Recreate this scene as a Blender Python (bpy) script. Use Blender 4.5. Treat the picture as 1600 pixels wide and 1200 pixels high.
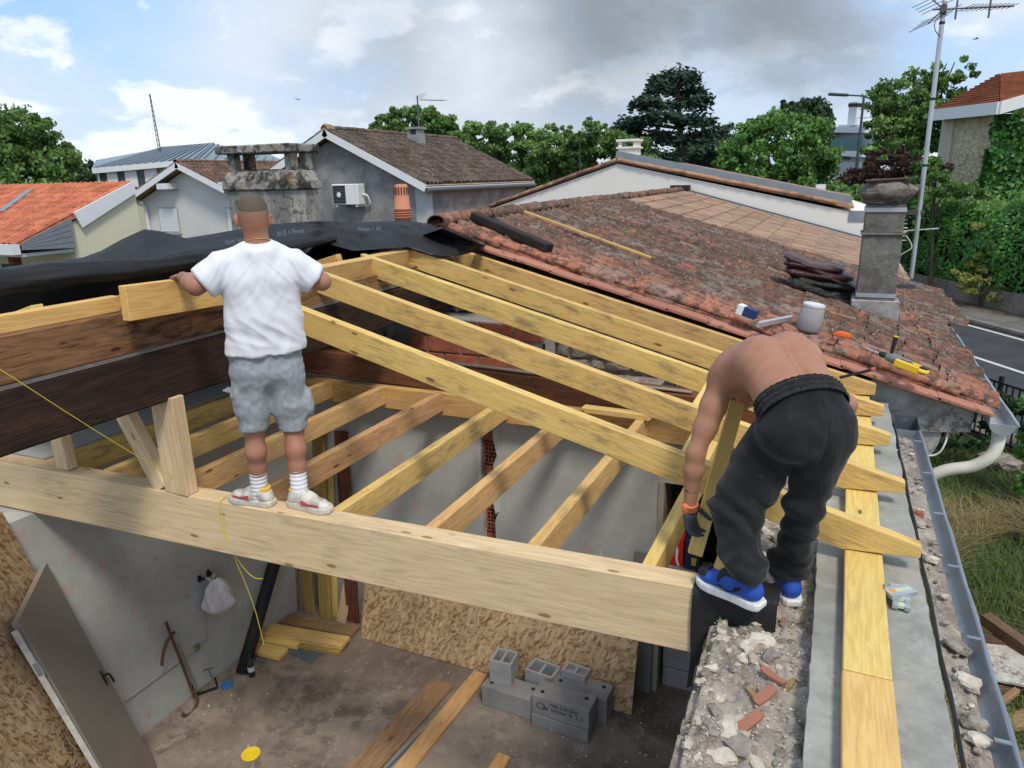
import bpy, bmesh, math, random
import numpy as np
from mathutils import Vector, Matrix, noise as mnoise

scene = bpy.context.scene
for o in list(bpy.data.objects):
    bpy.data.objects.remove(o)
random.seed(7)
rng = np.random.default_rng(11)

# ---------------------------------------------------------------- camera
# world: X across the roof (down the slope), Y along the ridge (away), Z up; z = 0 is the top of the big tie beam
F, CX, CY = 1120.0, 800.0, 600.0
CAM = np.array([0.0, 0.0, 1.8])
_b = np.array([1318.0 - CX, 265.0 - CY, F]); _b /= np.linalg.norm(_b)
_d = np.cross(_b, np.array([1, -0.023, 0.0])); _d /= np.linalg.norm(_d)
if _d[1] < 0: _d = -_d
_x = np.cross(_d, _b)
RC = np.stack([_x, _b, -_d], 1)          # camera (x right, y down, z forward) = RC @ world
cam_data = bpy.data.cameras.new('camera')
cam = bpy.data.objects.new('camera', cam_data)
scene.collection.objects.link(cam)
cam_data.sensor_width = 36.0
cam_data.lens = 36.0 * F / 1600.0
cam_data.clip_start = 0.05
cam_data.clip_end = 3000
M3 = Matrix([[RC[0][i], -RC[1][i], -RC[2][i]] for i in range(3)])
cam.matrix_world = Matrix.Translation(CAM.tolist()) @ M3.to_4x4()
scene.camera = cam
scene.render.resolution_x, scene.render.resolution_y = 1024, 768

# ---------------------------------------------------------------- sky, sun, exposure
SUN_EL, SUN_AZ = math.radians(56), math.radians(-46)      # azimuth measured from +X
scene.view_settings.view_transform = 'Standard'
scene.view_settings.look = 'None'
scene.view_settings.exposure = 0.84
scene.view_settings.gamma = 1.0
scene.view_settings.use_curve_mapping = False
sd = Vector((math.cos(SUN_EL) * math.cos(SUN_AZ), math.cos(SUN_EL) * math.sin(SUN_AZ), math.sin(SUN_EL)))
sun_data = bpy.data.lights.new('sun', 'SUN')
sun_data.energy = 1.5
sun_data.angle = math.radians(11)
sun_data.color = (1.0, 0.93, 0.82)
sun = bpy.data.objects.new('sun', sun_data)
scene.collection.objects.link(sun)
sun.rotation_euler = sd.to_track_quat('Z', 'Y').to_euler()
sun.location = (10, -4, 20)

def pixdir(px, py):
    return RC.T @ np.array([px - CX, py - CY, F])

def build_world():
    w = bpy.data.worlds.new('World'); scene.world = w; w.use_nodes = True
    nt = w.node_tree; nt.nodes.clear(); N = nt.nodes.new; L = nt.links.new
    out = N('ShaderNodeOutputWorld'); bg = N('ShaderNodeBackground')
    bg.inputs['Strength'].default_value = 0.1
    L(bg.outputs[0], out.inputs[0])
    sky = N('ShaderNodeTexSky'); sky.sky_type = 'NISHITA'; sky.sun_disc = False
    sky.sun_elevation = SUN_EL; sky.sun_rotation = math.pi / 2 - SUN_AZ
    sky.air_density = 1.0; sky.dust_density = 1.5
    tc = N('ShaderNodeTexCoord'); sep = N('ShaderNodeSeparateXYZ'); L(tc.outputs['Generated'], sep.inputs[0])
    def math_(op, a, b=None, c=None, clamp=False):
        n = N('ShaderNodeMath'); n.operation = op; n.use_clamp = clamp
        for i, v in enumerate((a, b, c)):
            if v is None: continue
            if isinstance(v, (int, float)): n.inputs[i].default_value = v
            else: L(v, n.inputs[i])
        return n.outputs[0]
    comb = N('ShaderNodeVectorMath'); comb.operation = 'MULTIPLY'; L(tc.outputs['Generated'], comb.inputs[0]); comb.inputs[1].default_value = (1.0, 1.0, 2.1)
    def nz(scale, off, detail=9, rough=0.55, dist=0.0):
        mp = N('ShaderNodeMapping'); L(comb.outputs[0], mp.inputs[0]); mp.inputs['Location'].default_value = off
        n = N('ShaderNodeTexNoise'); L(mp.outputs[0], n.inputs['Vector'])
        n.inputs['Scale'].default_value = scale; n.inputs['Detail'].default_value = detail
        n.inputs['Roughness'].default_value = rough; n.inputs['Distortion'].default_value = dist
        return n.outputs['Fac']
    def ramp(fac, a, b):
        m = N('ShaderNodeMapRange'); m.interpolation_type = 'SMOOTHSTEP'
        L(fac, m.inputs[0]); m.inputs[1].default_value = a; m.inputs[2].default_value = b
        return m.outputs[0]
    def lobe(px, py, r_in, r_out, amp, n_):
        v = pixdir(px, py); v = v / np.linalg.norm(v)
        d = N('ShaderNodeVectorMath'); d.operation = 'DOT_PRODUCT'
        L(tc.outputs['Generated'], d.inputs[0]); d.inputs[1].default_value = v.tolist()
        a = math_('ARCCOSINE', math_('MINIMUM', d.outputs['Value'], 1.0))
        a2 = math_('ADD', a, math_('MULTIPLY', math_('SUBTRACT', n_, 0.5), amp))
        m = N('ShaderNodeMapRange'); m.interpolation_type = 'SMOOTHSTEP'
        L(a2, m.inputs[0]); m.inputs[1].default_value = r_out; m.inputs[2].default_value = r_in
        return m.outputs[0]
    n1 = nz(2.6, (3.1, 1.7, 0.0), 8, 0.52); n2 = nz(1.8, (7.3, 4.2, 2.0), 7); n3 = nz(6.0, (1.3, 9.2, 5.0), 9, 0.55)
    cover = ramp(n1, 0.36, 0.60)
    # veil of haze that thickens to the horizon
    hz = ramp(sep.outputs[2], 0.42, 0.0)
    cover = math_('MAXIMUM', cover, math_('MULTIPLY', hz, 0.42))
    # blue openings upper left and right of the dark cloud
    cover = math_('MULTIPLY', cover, math_('SUBTRACT', 1.0, math_('MULTIPLY', lobe(120, -20, 0.02, 0.30, 0.45, n1), 0.75)))
    cover = math_('MULTIPLY', cover, math_('SUBTRACT', 1.0, math_('MULTIPLY', lobe(1330, 110, 0.0, 0.13, 0.25, n3), 0.8)))
    dark = ramp(n2, 0.52, 0.80)
    dk = math_('MAXIMUM', lobe(960, 15, 0.03, 0.30, 0.42, n1), lobe(1200, -40, 0.02, 0.25, 0.4, n1))
    dk = math_('MAXIMUM', dk, math_('MULTIPLY', lobe(620, 60, 0.0, 0.25, 0.5, n1), 0.55))
    cover = math_('MAXIMUM', cover, dk)
    dark = math_('MAXIMUM', math_('MULTIPLY', dark, 0.45), dk)
    # bright cumulus heads low in the sky
    heads = math_('MULTIPLY', ramp(n3, 0.47, 0.57), ramp(sep.outputs[2], 0.40, 0.10))
    heads = math_('MULTIPLY', heads, math_('SUBTRACT', 1.0, math_('MULTIPLY', dark, 0.9)))
    cr = N('ShaderNodeMixRGB'); L(dark, cr.inputs[0])
    cr.inputs[1].default_value = (4.4, 4.85, 5.5, 1); cr.inputs[2].default_value = (1.75, 2.0, 2.3, 1)
    c2 = N('ShaderNodeMixRGB'); L(math_('MULTIPLY', heads, 0.75), c2.inputs[0]); L(cr.outputs[0], c2.inputs[1])
    c2.inputs[2].default_value = (6.2, 6.35, 6.6, 1)
    sk = N('ShaderNodeMixRGB'); sk.blend_type = 'MIX'; sk.inputs[0].default_value = 0.6
    L(sky.outputs[0], sk.inputs[1]); sk.inputs[2].default_value = (2.1, 3.7, 6.3, 1)
    cover2 = math_('MAXIMUM', cover, math_('MULTIPLY', heads, 0.9))
    mx = N('ShaderNodeMixRGB'); L(cover2, mx.inputs[0]); L(sk.outputs[0], mx.inputs[1]); L(c2.outputs[0], mx.inputs[2])
    L(mx.outputs[0], bg.inputs['Color'])
build_world()

# ---------------------------------------------------------------- pixels to points
def atz(px, py, z):
    v = pixdir(px, py); return Vector((CAM + (z - CAM[2]) / v[2] * v).tolist())
def aty(px, py, y):
    v = pixdir(px, py); return Vector((CAM + (y - CAM[1]) / v[1] * v).tolist())
def atx(px, py, x):
    v = pixdir(px, py); return Vector((CAM + (x - CAM[0]) / v[0] * v).tolist())
def onpl(px, py, p0, n):
    v = pixdir(px, py); n = np.array(n, float); t = np.dot(np.array(p0) - CAM, n) / np.dot(v, n)
    return Vector((CAM + t * v).tolist())
def dep(px, py, dist):
    """point at a horizontal distance from the camera"""
    v = pixdir(px, py); return Vector((CAM + v * dist / math.hypot(v[0], v[1])).tolist())
RZ0, RS = 0.38, 0.275                       # old roof plane: z = RZ0 - RS * X
def roofz(x): return RZ0 - RS * x
def onroof(px, py, up=0.0): return onpl(px, py, (0, 0, RZ0 + up), (RS, 0, 1))

# ---------------------------------------------------------------- objects
COL = scene.collection
def tag(o, label=None, cat=None, group=None, kind=None):
    if label: o['label'] = label
    if cat: o['category'] = cat
    if group: o['group'] = group
    if kind: o['kind'] = kind
    return o
def empty(name, loc, label=None, cat=None, group=None, rz=0.0):
    o = bpy.data.objects.new(name, None); COL.objects.link(o)
    o.location = loc; o.rotation_euler = (0, 0, rz); o.empty_display_size = 0.1
    return tag(o, label, cat, group)
def put(name, me, mat, parent=None, M=None, **kw):
    o = bpy.data.objects.new(name, me); COL.objects.link(o)
    if mat is not None and len(me.materials) == 0:
        for m in (mat if isinstance(mat, (list, tuple)) else [mat]): me.materials.append(m)
    if parent is not None: o.parent = parent
    if M is not None: o.matrix_local = M
    return tag(o, **kw)

class MB:
    """collects faces; build() makes one mesh object; world coordinates go in, the origin is moved to `at`"""
    def __init__(s): s.v = []; s.f = []; s.mi = []; s.m = 0; s.smooth = False
    def add(s, vs, fs):
        b = len(s.v); s.v += [tuple(p) for p in vs]
        for f in fs: s.f.append(tuple(i + b for i in f)); s.mi.append(s.m)
    def box(s, p0, p1):
        x0, y0, z0 = p0; x1, y1, z1 = p1
        s.add([(x0,y0,z0),(x1,y0,z0),(x1,y1,z0),(x0,y1,z0),(x0,y0,z1),(x1,y0,z1),(x1,y1,z1),(x0,y1,z1)],
              [(0,3,2,1),(4,5,6,7),(0,1,5,4),(1,2,6,5),(2,3,7,6),(3,0,4,7)])
    def obox(s, c, ax, ay, az):
        """box from centre and three half-axis vectors"""
        c, ax, ay, az = map(Vector, (c, ax, ay, az)); vs = []
        for k in (-1, 1):
            for (i, j) in ((-1,-1),(1,-1),(1,1),(-1,1)): vs.append(c + ax*i + ay*j + az*k)
        s.add(vs, [(0,3,2,1),(4,5,6,7),(0,1,5,4),(1,2,6,5),(2,3,7,6),(3,0,4,7)])
    def prism(s, pts, d):
        """closed polygon extruded by vector d"""
        n = len(pts); d = Vector(d); a = [Vector(p) for p in pts]
        s.add(a + [p + d for p in a], [tuple(range(n))[::-1], tuple(range(n, 2*n))] + [(i, (i+1) % n, n+(i+1) % n, n+i) for i in range(n)])
    def tube(s, pts, r, n=8, cap=True):
        pts = [Vector(p) for p in pts]; k = len(pts)
        rs = r if isinstance(r, (list, tuple)) else [r]*k
        rings = []; prev = None
        for i in range(k):
            t = (pts[min(i+1,k-1)] - pts[max(i-1,0)])
            if t.length < 1e-9: t = Vector((0,0,1))
            t.normalize()
            if prev is None:
                u = t.orthogonal().normalized()
            else:
                u = prev - t * prev.dot(t)
                u = u.normalized() if u.length > 1e-6 else t.orthogonal().normalized()
            prev = u; w = t.cross(u)
            rings.append([pts[i] + (u*math.cos(2*math.pi*j/n) + w*math.sin(2*math.pi*j/n))*rs[i] for j in range(n)])
        vs = [p for r_ in rings for p in r_]; fs = []
        for i in range(k-1):
            for j in range(n):
                fs.append((i*n+j, i*n+(j+1) % n, (i+1)*n+(j+1) % n, (i+1)*n+j))
        if cap: fs.append(tuple(range(n))[::-1]); fs.append(tuple((k-1)*n+j for j in range(n)))
        s.add(vs, fs)
    def lathe(s, prof, c=(0,0,0), n=16, axis=None):
        """prof: list of (r, z)"""
        c = Vector(c); q = Vector((0,0,1)).rotation_difference(Vector(axis)) if axis else None
        vs = []; k = len(prof)
        for r, z in prof:
            for j in range(n):
                p = Vector((r*math.cos(2*math.pi*j/n), r*math.sin(2*math.pi*j/n), z))
                if q: p = q @ p
                vs.append(c + p)
        fs = [(i*n+j, i*n+(j+1) % n, (i+1)*n+(j+1) % n, (i+1)*n+j) for i in range(k-1) for j in range(n)]
        fs.append(tuple(range(n))[::-1]); fs.append(tuple((k-1)*n+j for j in range(n)))
        s.add(vs, fs)
    def grid(s, G, closed=False):
        """G[i][j] points"""
        a, b = len(G), len(G[0]); vs = [p for r in G for p in r]
        s.add(vs, [(i*b+j, i*b+j+1, (i+1)*b+j+1, (i+1)*b+j) for i in range(a-1) for j in range(b-1)])
    def mesh(s, name, at=(0,0,0)):
        at = Vector(at); me = bpy.data.meshes.new(name)
        me.from_pydata([Vector(p) - at for p in s.v], [], s.f)
        if any(s.mi): me.polygons.foreach_set('material_index', s.mi)
        if s.smooth: me.polygons.foreach_set('use_smooth', [True]*len(me.polygons))
        me.update(); return me
    def build(s, name, mat, parent=None, at=None, bevel=0.0, seg=1, fix=True, **kw):
        if at is None: at = absloc(parent) if parent is not None else base_of(s.v)
        me = s.mesh(name, at)
        bm = bmesh.new(); bm.from_mesh(me)
        if fix: bmesh.ops.recalc_face_normals(bm, faces=bm.faces)
        if bevel > 0:
            bmesh.ops.bevel(bm, geom=[e for e in bm.edges if len(e.link_faces) == 2 and e.calc_face_angle(0) > 0.5], offset=bevel, segments=seg, affect='EDGES')
        bm.to_mesh(me); bm.free()
        if s.smooth: me.polygons.foreach_set('use_smooth', [True]*len(me.polygons))
        o = put(name, me, mat, parent, **kw)
        o.location = Vector(at) - (absloc(parent) if parent is not None else Vector((0,0,0)))
        return o
def absloc(o):
    l = Vector(o.location)
    while o.parent: o = o.parent; l = l + Vector(o.location)
    return l
def base_of(vs):
    a = np.array([tuple(v) for v in vs]); mn, mx = a.min(0), a.max(0)
    return Vector(((mn[0]+mx[0])/2, (mn[1]+mx[1])/2, mn[2]))

def frame(p0, p1, up=(0,0,1)):
    """matrix with X from p0 to p1, Z near up, origin p0"""
    p0, p1 = Vector(p0), Vector(p1); x = (p1-p0).normalized(); z = Vector(up); z = (z - x*z.dot(x)).normalized(); y = z.cross(x)
    return Matrix(((x.x,y.x,z.x,p0.x),(x.y,y.y,z.y,p0.y),(x.z,y.z,z.z,p0.z),(0,0,0,1)))
def board(name, p0, p1, w, h, mat, parent=None, up=(0,0,1), bevel=0.004, cut0=0.0, cut1=0.0, warp=0.0, **kw):
    """timber from p0 to p1 (centre of its TOP edge), w across, h down. cut = skew of the end cut along the length"""
    L = (Vector(p1)-Vector(p0)).length; bm = bmesh.new(); n = max(1, int(L/0.5)) if warp else 1
    rows = []
    for i in range(n+1):
        t = i/n; x = L*t; dz = warp*math.sin(t*3.1+1.0)*0.5 if warp else 0
        c0 = cut0 if i == 0 else 0; c1 = -cut1 if i == n else 0
        rows.append([bm.verts.new((x+(c0+c1 if zz < 0 else 0), yy, zz+dz)) for yy, zz in ((-w/2,-h),(w/2,-h),(w/2,0),(-w/2,0))])
    for i in range(n):
        for j in range(4):
            bm.faces.new((rows[i][j], rows[i][(j+1) % 4], rows[i+1][(j+1) % 4], rows[i+1][j]))
    bm.faces.new(rows[0][::-1]); bm.faces.new(rows[-1])
    bmesh.ops.recalc_face_normals(bm, faces=bm.faces)
    if bevel: bmesh.ops.bevel(bm, geom=[e for e in bm.edges if e.calc_face_angle(0) > 0.5], offset=bevel, segments=1, affect='EDGES')
    me = bpy.data.meshes.new(name); bm.to_mesh(me); bm.free()
    M = frame(p0, p1, up)
    if parent is not None: M = Matrix.Translation(-absloc(parent)) @ M
    return put(name, me, mat, parent, M, **kw)

def stone_mesh(name, sx, sy, sz, seed, rough=0.25, sub=2):
    bm = bmesh.new(); bmesh.ops.create_icosphere(bm, subdivisions=sub, radius=0.5)
    r = random.Random(seed); off = Vector((r.uniform(-50,50), r.uniform(-50,50), r.uniform(-50,50)))
    for v in bm.verts:
        p = v.co.copy(); m = max(abs(p.x), abs(p.y), abs(p.z)); p = p.lerp(p*(0.5/m)*0.85, 0.6)
        k = 1 + rough*(mnoise.noise(p*3+off) + 0.6*mnoise.noise(p*7+off))
        v.co = Vector((p.x*k*sx, p.y*k*sy, p.z*k*sz))
    me = bpy.data.meshes.new(name); bm.to_mesh(me); bm.free(); return me

def copy_tree(o, parent=None):
    c = o.copy(); COL.objects.link(c); c.parent = parent
    for ch in o.children: copy_tree(ch, c)
    return c

# ---------------------------------------------------------------- materials
class NT:
    def __init__(s, name, rough=0.8, spec=0.3):
        s.mat = bpy.data.materials.new(name); s.mat.use_nodes = True
        s.nt = s.mat.node_tree; s.b = s.nt.nodes['Principled BSDF']
        s.b.inputs['Roughness'].default_value = rough
        s.b.inputs['Specular IOR Level'].default_value = spec
        s.tc = s.N('ShaderNodeTexCoord'); s.oi = None
    def N(s, t): return s.nt.nodes.new(t)
    def L(s, a, b): s.nt.links.new(a, b)
    def val(s, inp, v):
        if isinstance(v, (int, float)): inp.default_value = v
        elif isinstance(v, (tuple, list)): inp.default_value = tuple(v) + ((1,) if len(v) == 3 and len(inp.default_value) == 4 else ())
        else: s.L(v, inp)
    def coord(s, scale=(1,1,1), rnd=True, src='Object', rot=(0,0,0)):
        o = s.tc.outputs[src]
        if rnd:
            if s.oi is None: s.oi = s.N('ShaderNodeObjectInfo')
            m = s.N('ShaderNodeVectorMath'); m.operation = 'MULTIPLY_ADD'
            c = s.N('ShaderNodeCombineXYZ')
            for i in range(3): s.L(s.oi.outputs['Random'], c.inputs[i])
            s.L(c.outputs[0], m.inputs[0]); m.inputs[1].default_value = (37.0, 91.0, 53.0); s.L(o, m.inputs[2]); o = m.outputs[0]
        mp = s.N('ShaderNodeMapping'); s.L(o, mp.inputs[0]); mp.inputs['Scale'].default_value = scale; mp.inputs['Rotation'].default_value = rot
        return mp.outputs[0]
    def noise(s, vec, scale=5, detail=4, rough=0.55, dist=0.0):
        n = s.N('ShaderNodeTexNoise'); s.L(vec, n.inputs['Vector'])
        n.inputs['Scale'].default_value = scale; n.inputs['Detail'].default_value = detail; n.inputs['Roughness'].default_value = rough; n.inputs['Distortion'].default_value = dist
        return n.outputs['Fac']
    def voro(s, vec, scale=5, feature='F1', out='Distance', rand=1.0):
        n = s.N('ShaderNodeTexVoronoi'); s.L(vec, n.inputs['Vector']); n.feature = feature
        n.inputs['Scale'].default_value = scale; n.inputs['Randomness'].default_value = rand
        return n.outputs[out]
    def rng(s, fac, a, b, c=0.0, d=1.0, smooth=True):
        m = s.N('ShaderNodeMapRange'); m.interpolation_type = 'SMOOTHSTEP' if smooth else 'LINEAR'
        s.L(fac, m.inputs[0]); m.inputs[1].default_value = a; m.inputs[2].default_value = b; m.inputs[3].default_value = c; m.inputs[4].default_value = d
        return m.outputs[0]
    def mix(s, f, a, b, mode='MIX'):
        m = s.N('ShaderNodeMixRGB'); m.blend_type = mode; s.val(m.inputs[0], f); s.val(m.inputs[1], a); s.val(m.inputs[2], b); return m.outputs[0]
    def math(s, op, a, b=0.0, clamp=False):
        m = s.N('ShaderNodeMath'); m.operation = op; m.use_clamp = clamp; s.val(m.inputs[0], a); s.val(m.inputs[1], b); return m.outputs[0]
    def hsv(s, col, h=0.5, sat=1.0, v=1.0):
        m = s.N('ShaderNodeHueSaturation'); s.val(m.inputs['Hue'], h); s.val(m.inputs['Saturation'], sat); s.val(m.inputs['Value'], v); s.val(m.inputs['Color'], col); return m.outputs[0]
    def random(s):
        if s.oi is None: s.oi = s.N('ShaderNodeObjectInfo')
        return s.oi.outputs['Random']
    def attr(s, name, out='Color'):
        a = s.N('ShaderNodeAttribute'); a.attribute_name = name; return a.outputs[out]
    def color(s, c): s.val(s.b.inputs['Base Color'], c)
    def bump(s, h, strength=0.3, dist=0.01):
        b = s.N('ShaderNodeBump'); s.L(h, b.inputs['Height']); b.inputs['Strength'].default_value = strength; b.inputs['Distance'].default_value = dist
        s.L(b.outputs[0], s.b.inputs['Normal'])

MATS = {}
def plain(name, col, rough=0.6, metal=0.0, var=0.12, scale=6.0, bump=0.0, spec=0.3, src='Object'):
    if name in MATS: return MATS[name]
    t = NT(name, rough, spec); t.b.inputs['Metallic'].default_value = metal
    v = t.coord((1,1,1), src=src); n = t.noise(v, scale, 5)
    t.color(t.mix(1.0, col, t.mix(n, (1-var*1.6,)*3, (1+var*1.6,)*3), 'MULTIPLY'))
    t.val(t.b.inputs['Roughness'], t.rng(n, 0.2, 0.8, max(0.05, rough-0.12), min(1, rough+0.12)))
    if bump: t.bump(t.noise(v, scale*6, 6), bump, 0.01)
    MATS[name] = t.mat; return t.mat

def wood(name, base, dark, knot=(0.12,0.05,0.02), grain=0.8, stain=(0.1,0.08,0.06), stain_amt=0.0, sat_var=0.08, knots=0.5, rough=0.75, bump=0.25, ring=1.0, patch=None, patch_amt=0.0):
    t = NT(name, rough, 0.2)
    v = t.coord((1,1,1))
    g1 = t.noise(t.coord((0.7*ring, 9, 9)), 1.6, 3, 0.5, 0.6)
    rings = t.math('FRACT', t.math('MULTIPLY', g1, 9.0))
    rings = t.math('ABSOLUTE', t.math('SUBTRACT', rings, 0.5))
    rl = t.rng(rings, 0.05, 0.45)
    fine = t.noise(t.coord((3, 90, 90)), 2.0, 4, 0.6)
    f = t.math('ADD', t.math('MULTIPLY', rl, 0.55*grain), t.math('MULTIPLY', fine, 0.55*grain))
    col = t.mix(t.rng(f, 0.05, 1.0), base, dark)
    big = t.noise(t.coord((0.5, 1.5, 1.5)), 1.7, 3)
    col = t.mix(0.55, col, t.mix(big, (0.72, 0.70, 0.66), (1.25, 1.25, 1.25)), 'MULTIPLY')
    if patch:
        pm = t.rng(t.noise(t.coord((0.8, 3, 3)), 2.3, 4), 0.5, 0.72)
        col = t.mix(t.math('MULTIPLY', pm, patch_amt), col, patch)
    kd = t.voro(t.coord((3.0, 9.0, 9.0)), 1.0)
    kw = t.noise(v, 30, 3)
    kk = t.rng(t.math('ADD', kd, t.math('MULTIPLY', kw, 0.05)), 0.10, 0.15, 1.0, 0.0)
    halo = t.rng(kd, 0.09, 0.34, 0.45, 0.0)
    sel = t.rng(t.voro(t.coord((3.0, 9.0, 9.0)), 1.0, out='Color'), 1-knots, 1-knots+0.02)
    col = t.mix(t.math('MULTIPLY', t.math('MULTIPLY', halo, sel), 0.7), col, dark)
    col = t.mix(t.math('MULTIPLY', t.math('MULTIPLY', kk, sel), 0.85), col, knot)
    if stain_amt:
        st = t.noise(t.coord((1.6, 7, 7)), 2.2, 6, 0.7)
        pn = t.noise(t.coord((0.6, 1.4, 1.4)), 1.6, 2)
        m = t.math('MULTIPLY', t.rng(st, 0.47, 0.70), t.rng(pn, 0.42, 0.60))
        col = t.mix(t.math('MULTIPLY', m, stain_amt), col, stain)
        sk2 = t.noise(t.coord((2.2, 26, 26)), 2.0, 6, 0.72)
        col = t.mix(t.math('MULTIPLY', t.math('MULTIPLY', t.rng(sk2, 0.50, 0.62), t.rng(t.noise(t.coord((0.9, 2, 2)), 2.1, 3), 0.44, 0.58)), 0.75*stain_amt), col, stain)
        sp = t.noise(v, 42, 3, 0.6)
        col = t.mix(t.math('MULTIPLY', t.rng(sp, 0.66, 0.74), 0.6*stain_amt), col, stain)
    col = t.hsv(col, t.rng(t.random(), 0, 1, 0.5-0.012, 0.5+0.01, False), 1.0, t.rng(t.random(), 0, 1, 1-sat_var, 1+sat_var, False))
    t.color(col)
    t.bump(t.math('ADD', fine, t.math('MULTIPLY', kk, 0.6)), bump, 0.004)
    MATS[name] = t.mat; return t.mat

wood('yellow_timber', (0.69,0.465,0.175), (0.54,0.325,0.10), stain=(0.21,0.145,0.085), stain_amt=0.8, knots=0.5, grain=0.7)
wood('clean_yellow_timber', (0.72,0.51,0.185), (0.60,0.40,0.125), stain=(0.25,0.18,0.1), stain_amt=0.25, knots=0.35, sat_var=0.03)
wood('pale_glulam', (0.69,0.525,0.335), (0.58,0.41,0.235), knot=(0.22,0.12,0.05), stain=(0.16,0.13,0.11), stain_amt=0.35, knots=0.6, grain=0.9, ring=0.6)
wood('orange_timber', (0.65,0.41,0.185), (0.48,0.265,0.10), stain=(0.2,0.12,0.06), stain_amt=0.4, knots=0.5)
wood('fresh_timber', (0.70,0.43,0.165), (0.56,0.30,0.095), stain_amt=0.1, knots=0.3)
wood('old_brown_timber', (0.285,0.155,0.070), (0.16,0.082,0.036), knot=(0.03,0.018,0.01), stain=(0.02,0.016,0.013), stain_amt=0.9, knots=0.4, rough=0.85, bump=0.5, patch=(0.34,0.21,0.11), patch_amt=0.5)
wood('dark_old_timber', (0.046,0.026,0.019), (0.019,0.012,0.009), knot=(0.02,0.012,0.01), stain=(0.016,0.013,0.012), stain_amt=0.9, knots=0.3, rough=0.9, bump=0.6, patch=(0.09,0.042,0.028), patch_amt=0.6)
wood('reddish_old_timber', (0.20,0.085,0.042), (0.11,0.045,0.022), stain=(0.04,0.025,0.02), stain_amt=0.7, knots=0.35, rough=0.85, patch=(0.25,0.14,0.07), patch_amt=0.3)
wood('weathered_board', (0.36,0.24,0.13), (0.22,0.135,0.065), stain=(0.1,0.075,0.05), stain_amt=0.6, knots=0.4)
wood('burnt_timber', (0.035,0.028,0.025), (0.014,0.011,0.010), stain=(0.01,0.009,0.008), stain_amt=0.8, knots=0.2, rough=0.7, bump=0.8, patch=(0.07,0.04,0.03), patch_amt=0.4)
wood('bleached_timber', (0.34,0.29,0.23), (0.2,0.16,0.12), stain=(0.1,0.08,0.06), stain_amt=0.7, knots=0.3)

def concrete(name, base, dark, light, scale=3.0, bump=0.4, lich=0.0, lich_col=(0.03,0.03,0.028), pale=0.3, rough=0.9, src='Object', crust=None, crust_amt=0.0):
    t = NT(name, rough, 0.2); v = t.coord((1,1,1), src=src)
    a = t.noise(v, scale, 8, 0.65); b = t.noise(v, scale*7, 6, 0.6)
    c = t.mix(t.rng(a, 0.35, 0.68), base, dark)
    c = t.mix(t.math('MULTIPLY', t.rng(t.noise(v, scale*1.7, 7, 0.7, 1.5), 0.52, 0.75), pale), c, light)
    if lich:
        lm = t.math('MULTIPLY', t.rng(t.noise(v, scale*4.5, 8, 0.72), 0.47, 0.56), t.rng(t.noise(v, scale*0.8, 4), 0.38, 0.6))
        c = t.mix(t.math('MULTIPLY', lm, lich), c, lich_col)
    if crust:
        cm = t.rng(t.noise(v, scale*2.2, 7, 0.7), 0.60, 0.68)
        c = t.mix(t.math('MULTIPLY', cm, crust_amt), c, crust)
    c = t.mix(0.5, c, t.mix(b, (0.75,)*3, (1.25,)*3), 'MULTIPLY')
    t.color(c); t.bump(t.math('ADD', b, a), bump, 0.012)
    MATS[name] = t.mat; return t.mat
# ================================================================ materials of the house
concrete('floor_concrete', (0.285,0.235,0.19), (0.16,0.128,0.10), (0.46,0.42,0.37), 1.3, 0.5, pale=0.5, lich=0.5, lich_col=(0.06,0.048,0.04))
concrete('ring_concrete', (0.36,0.355,0.32), (0.25,0.25,0.225), (0.52,0.53,0.52), 2.2, 0.25, pale=0.55, lich=0.25, lich_col=(0.16,0.16,0.14))
concrete('rubble_mortar', (0.40,0.355,0.30), (0.24,0.20,0.165), (0.66,0.63,0.57), 7.0, 1.0, lich=0.65, lich_col=(0.13,0.10,0.08), pale=0.8)
concrete('lime_stone', (0.62,0.57,0.47), (0.42,0.37,0.29), (0.74,0.71,0.64), 6.0, 0.7, lich=0.35, lich_col=(0.22,0.18,0.14))
concrete('grey_stone', (0.34,0.30,0.26), (0.20,0.175,0.15), (0.5,0.47,0.42), 5.0, 0.8, lich=0.6, lich_col=(0.10,0.085,0.075), pale=0.4)
concrete('render_old', (0.40,0.39,0.37), (0.25,0.24,0.23), (0.60,0.59,0.56), 2.6, 0.6, lich=0.85, lich_col=(0.035,0.034,0.033), pale=0.5)
concrete('block_concrete', (0.31,0.305,0.295), (0.24,0.237,0.23), (0.40,0.395,0.385), 4.0, 0.35, pale=0.4)
concrete('red_brick', (0.42,0.135,0.075), (0.28,0.085,0.05), (0.5,0.27,0.2), 6.0, 0.4, pale=0.3, lich=0.3, lich_col=(0.16,0.07,0.05))
concrete('mortar', (0.35,0.34,0.32), (0.26,0.25,0.24), (0.45,0.44,0.42), 6.0, 0.6)

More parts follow.
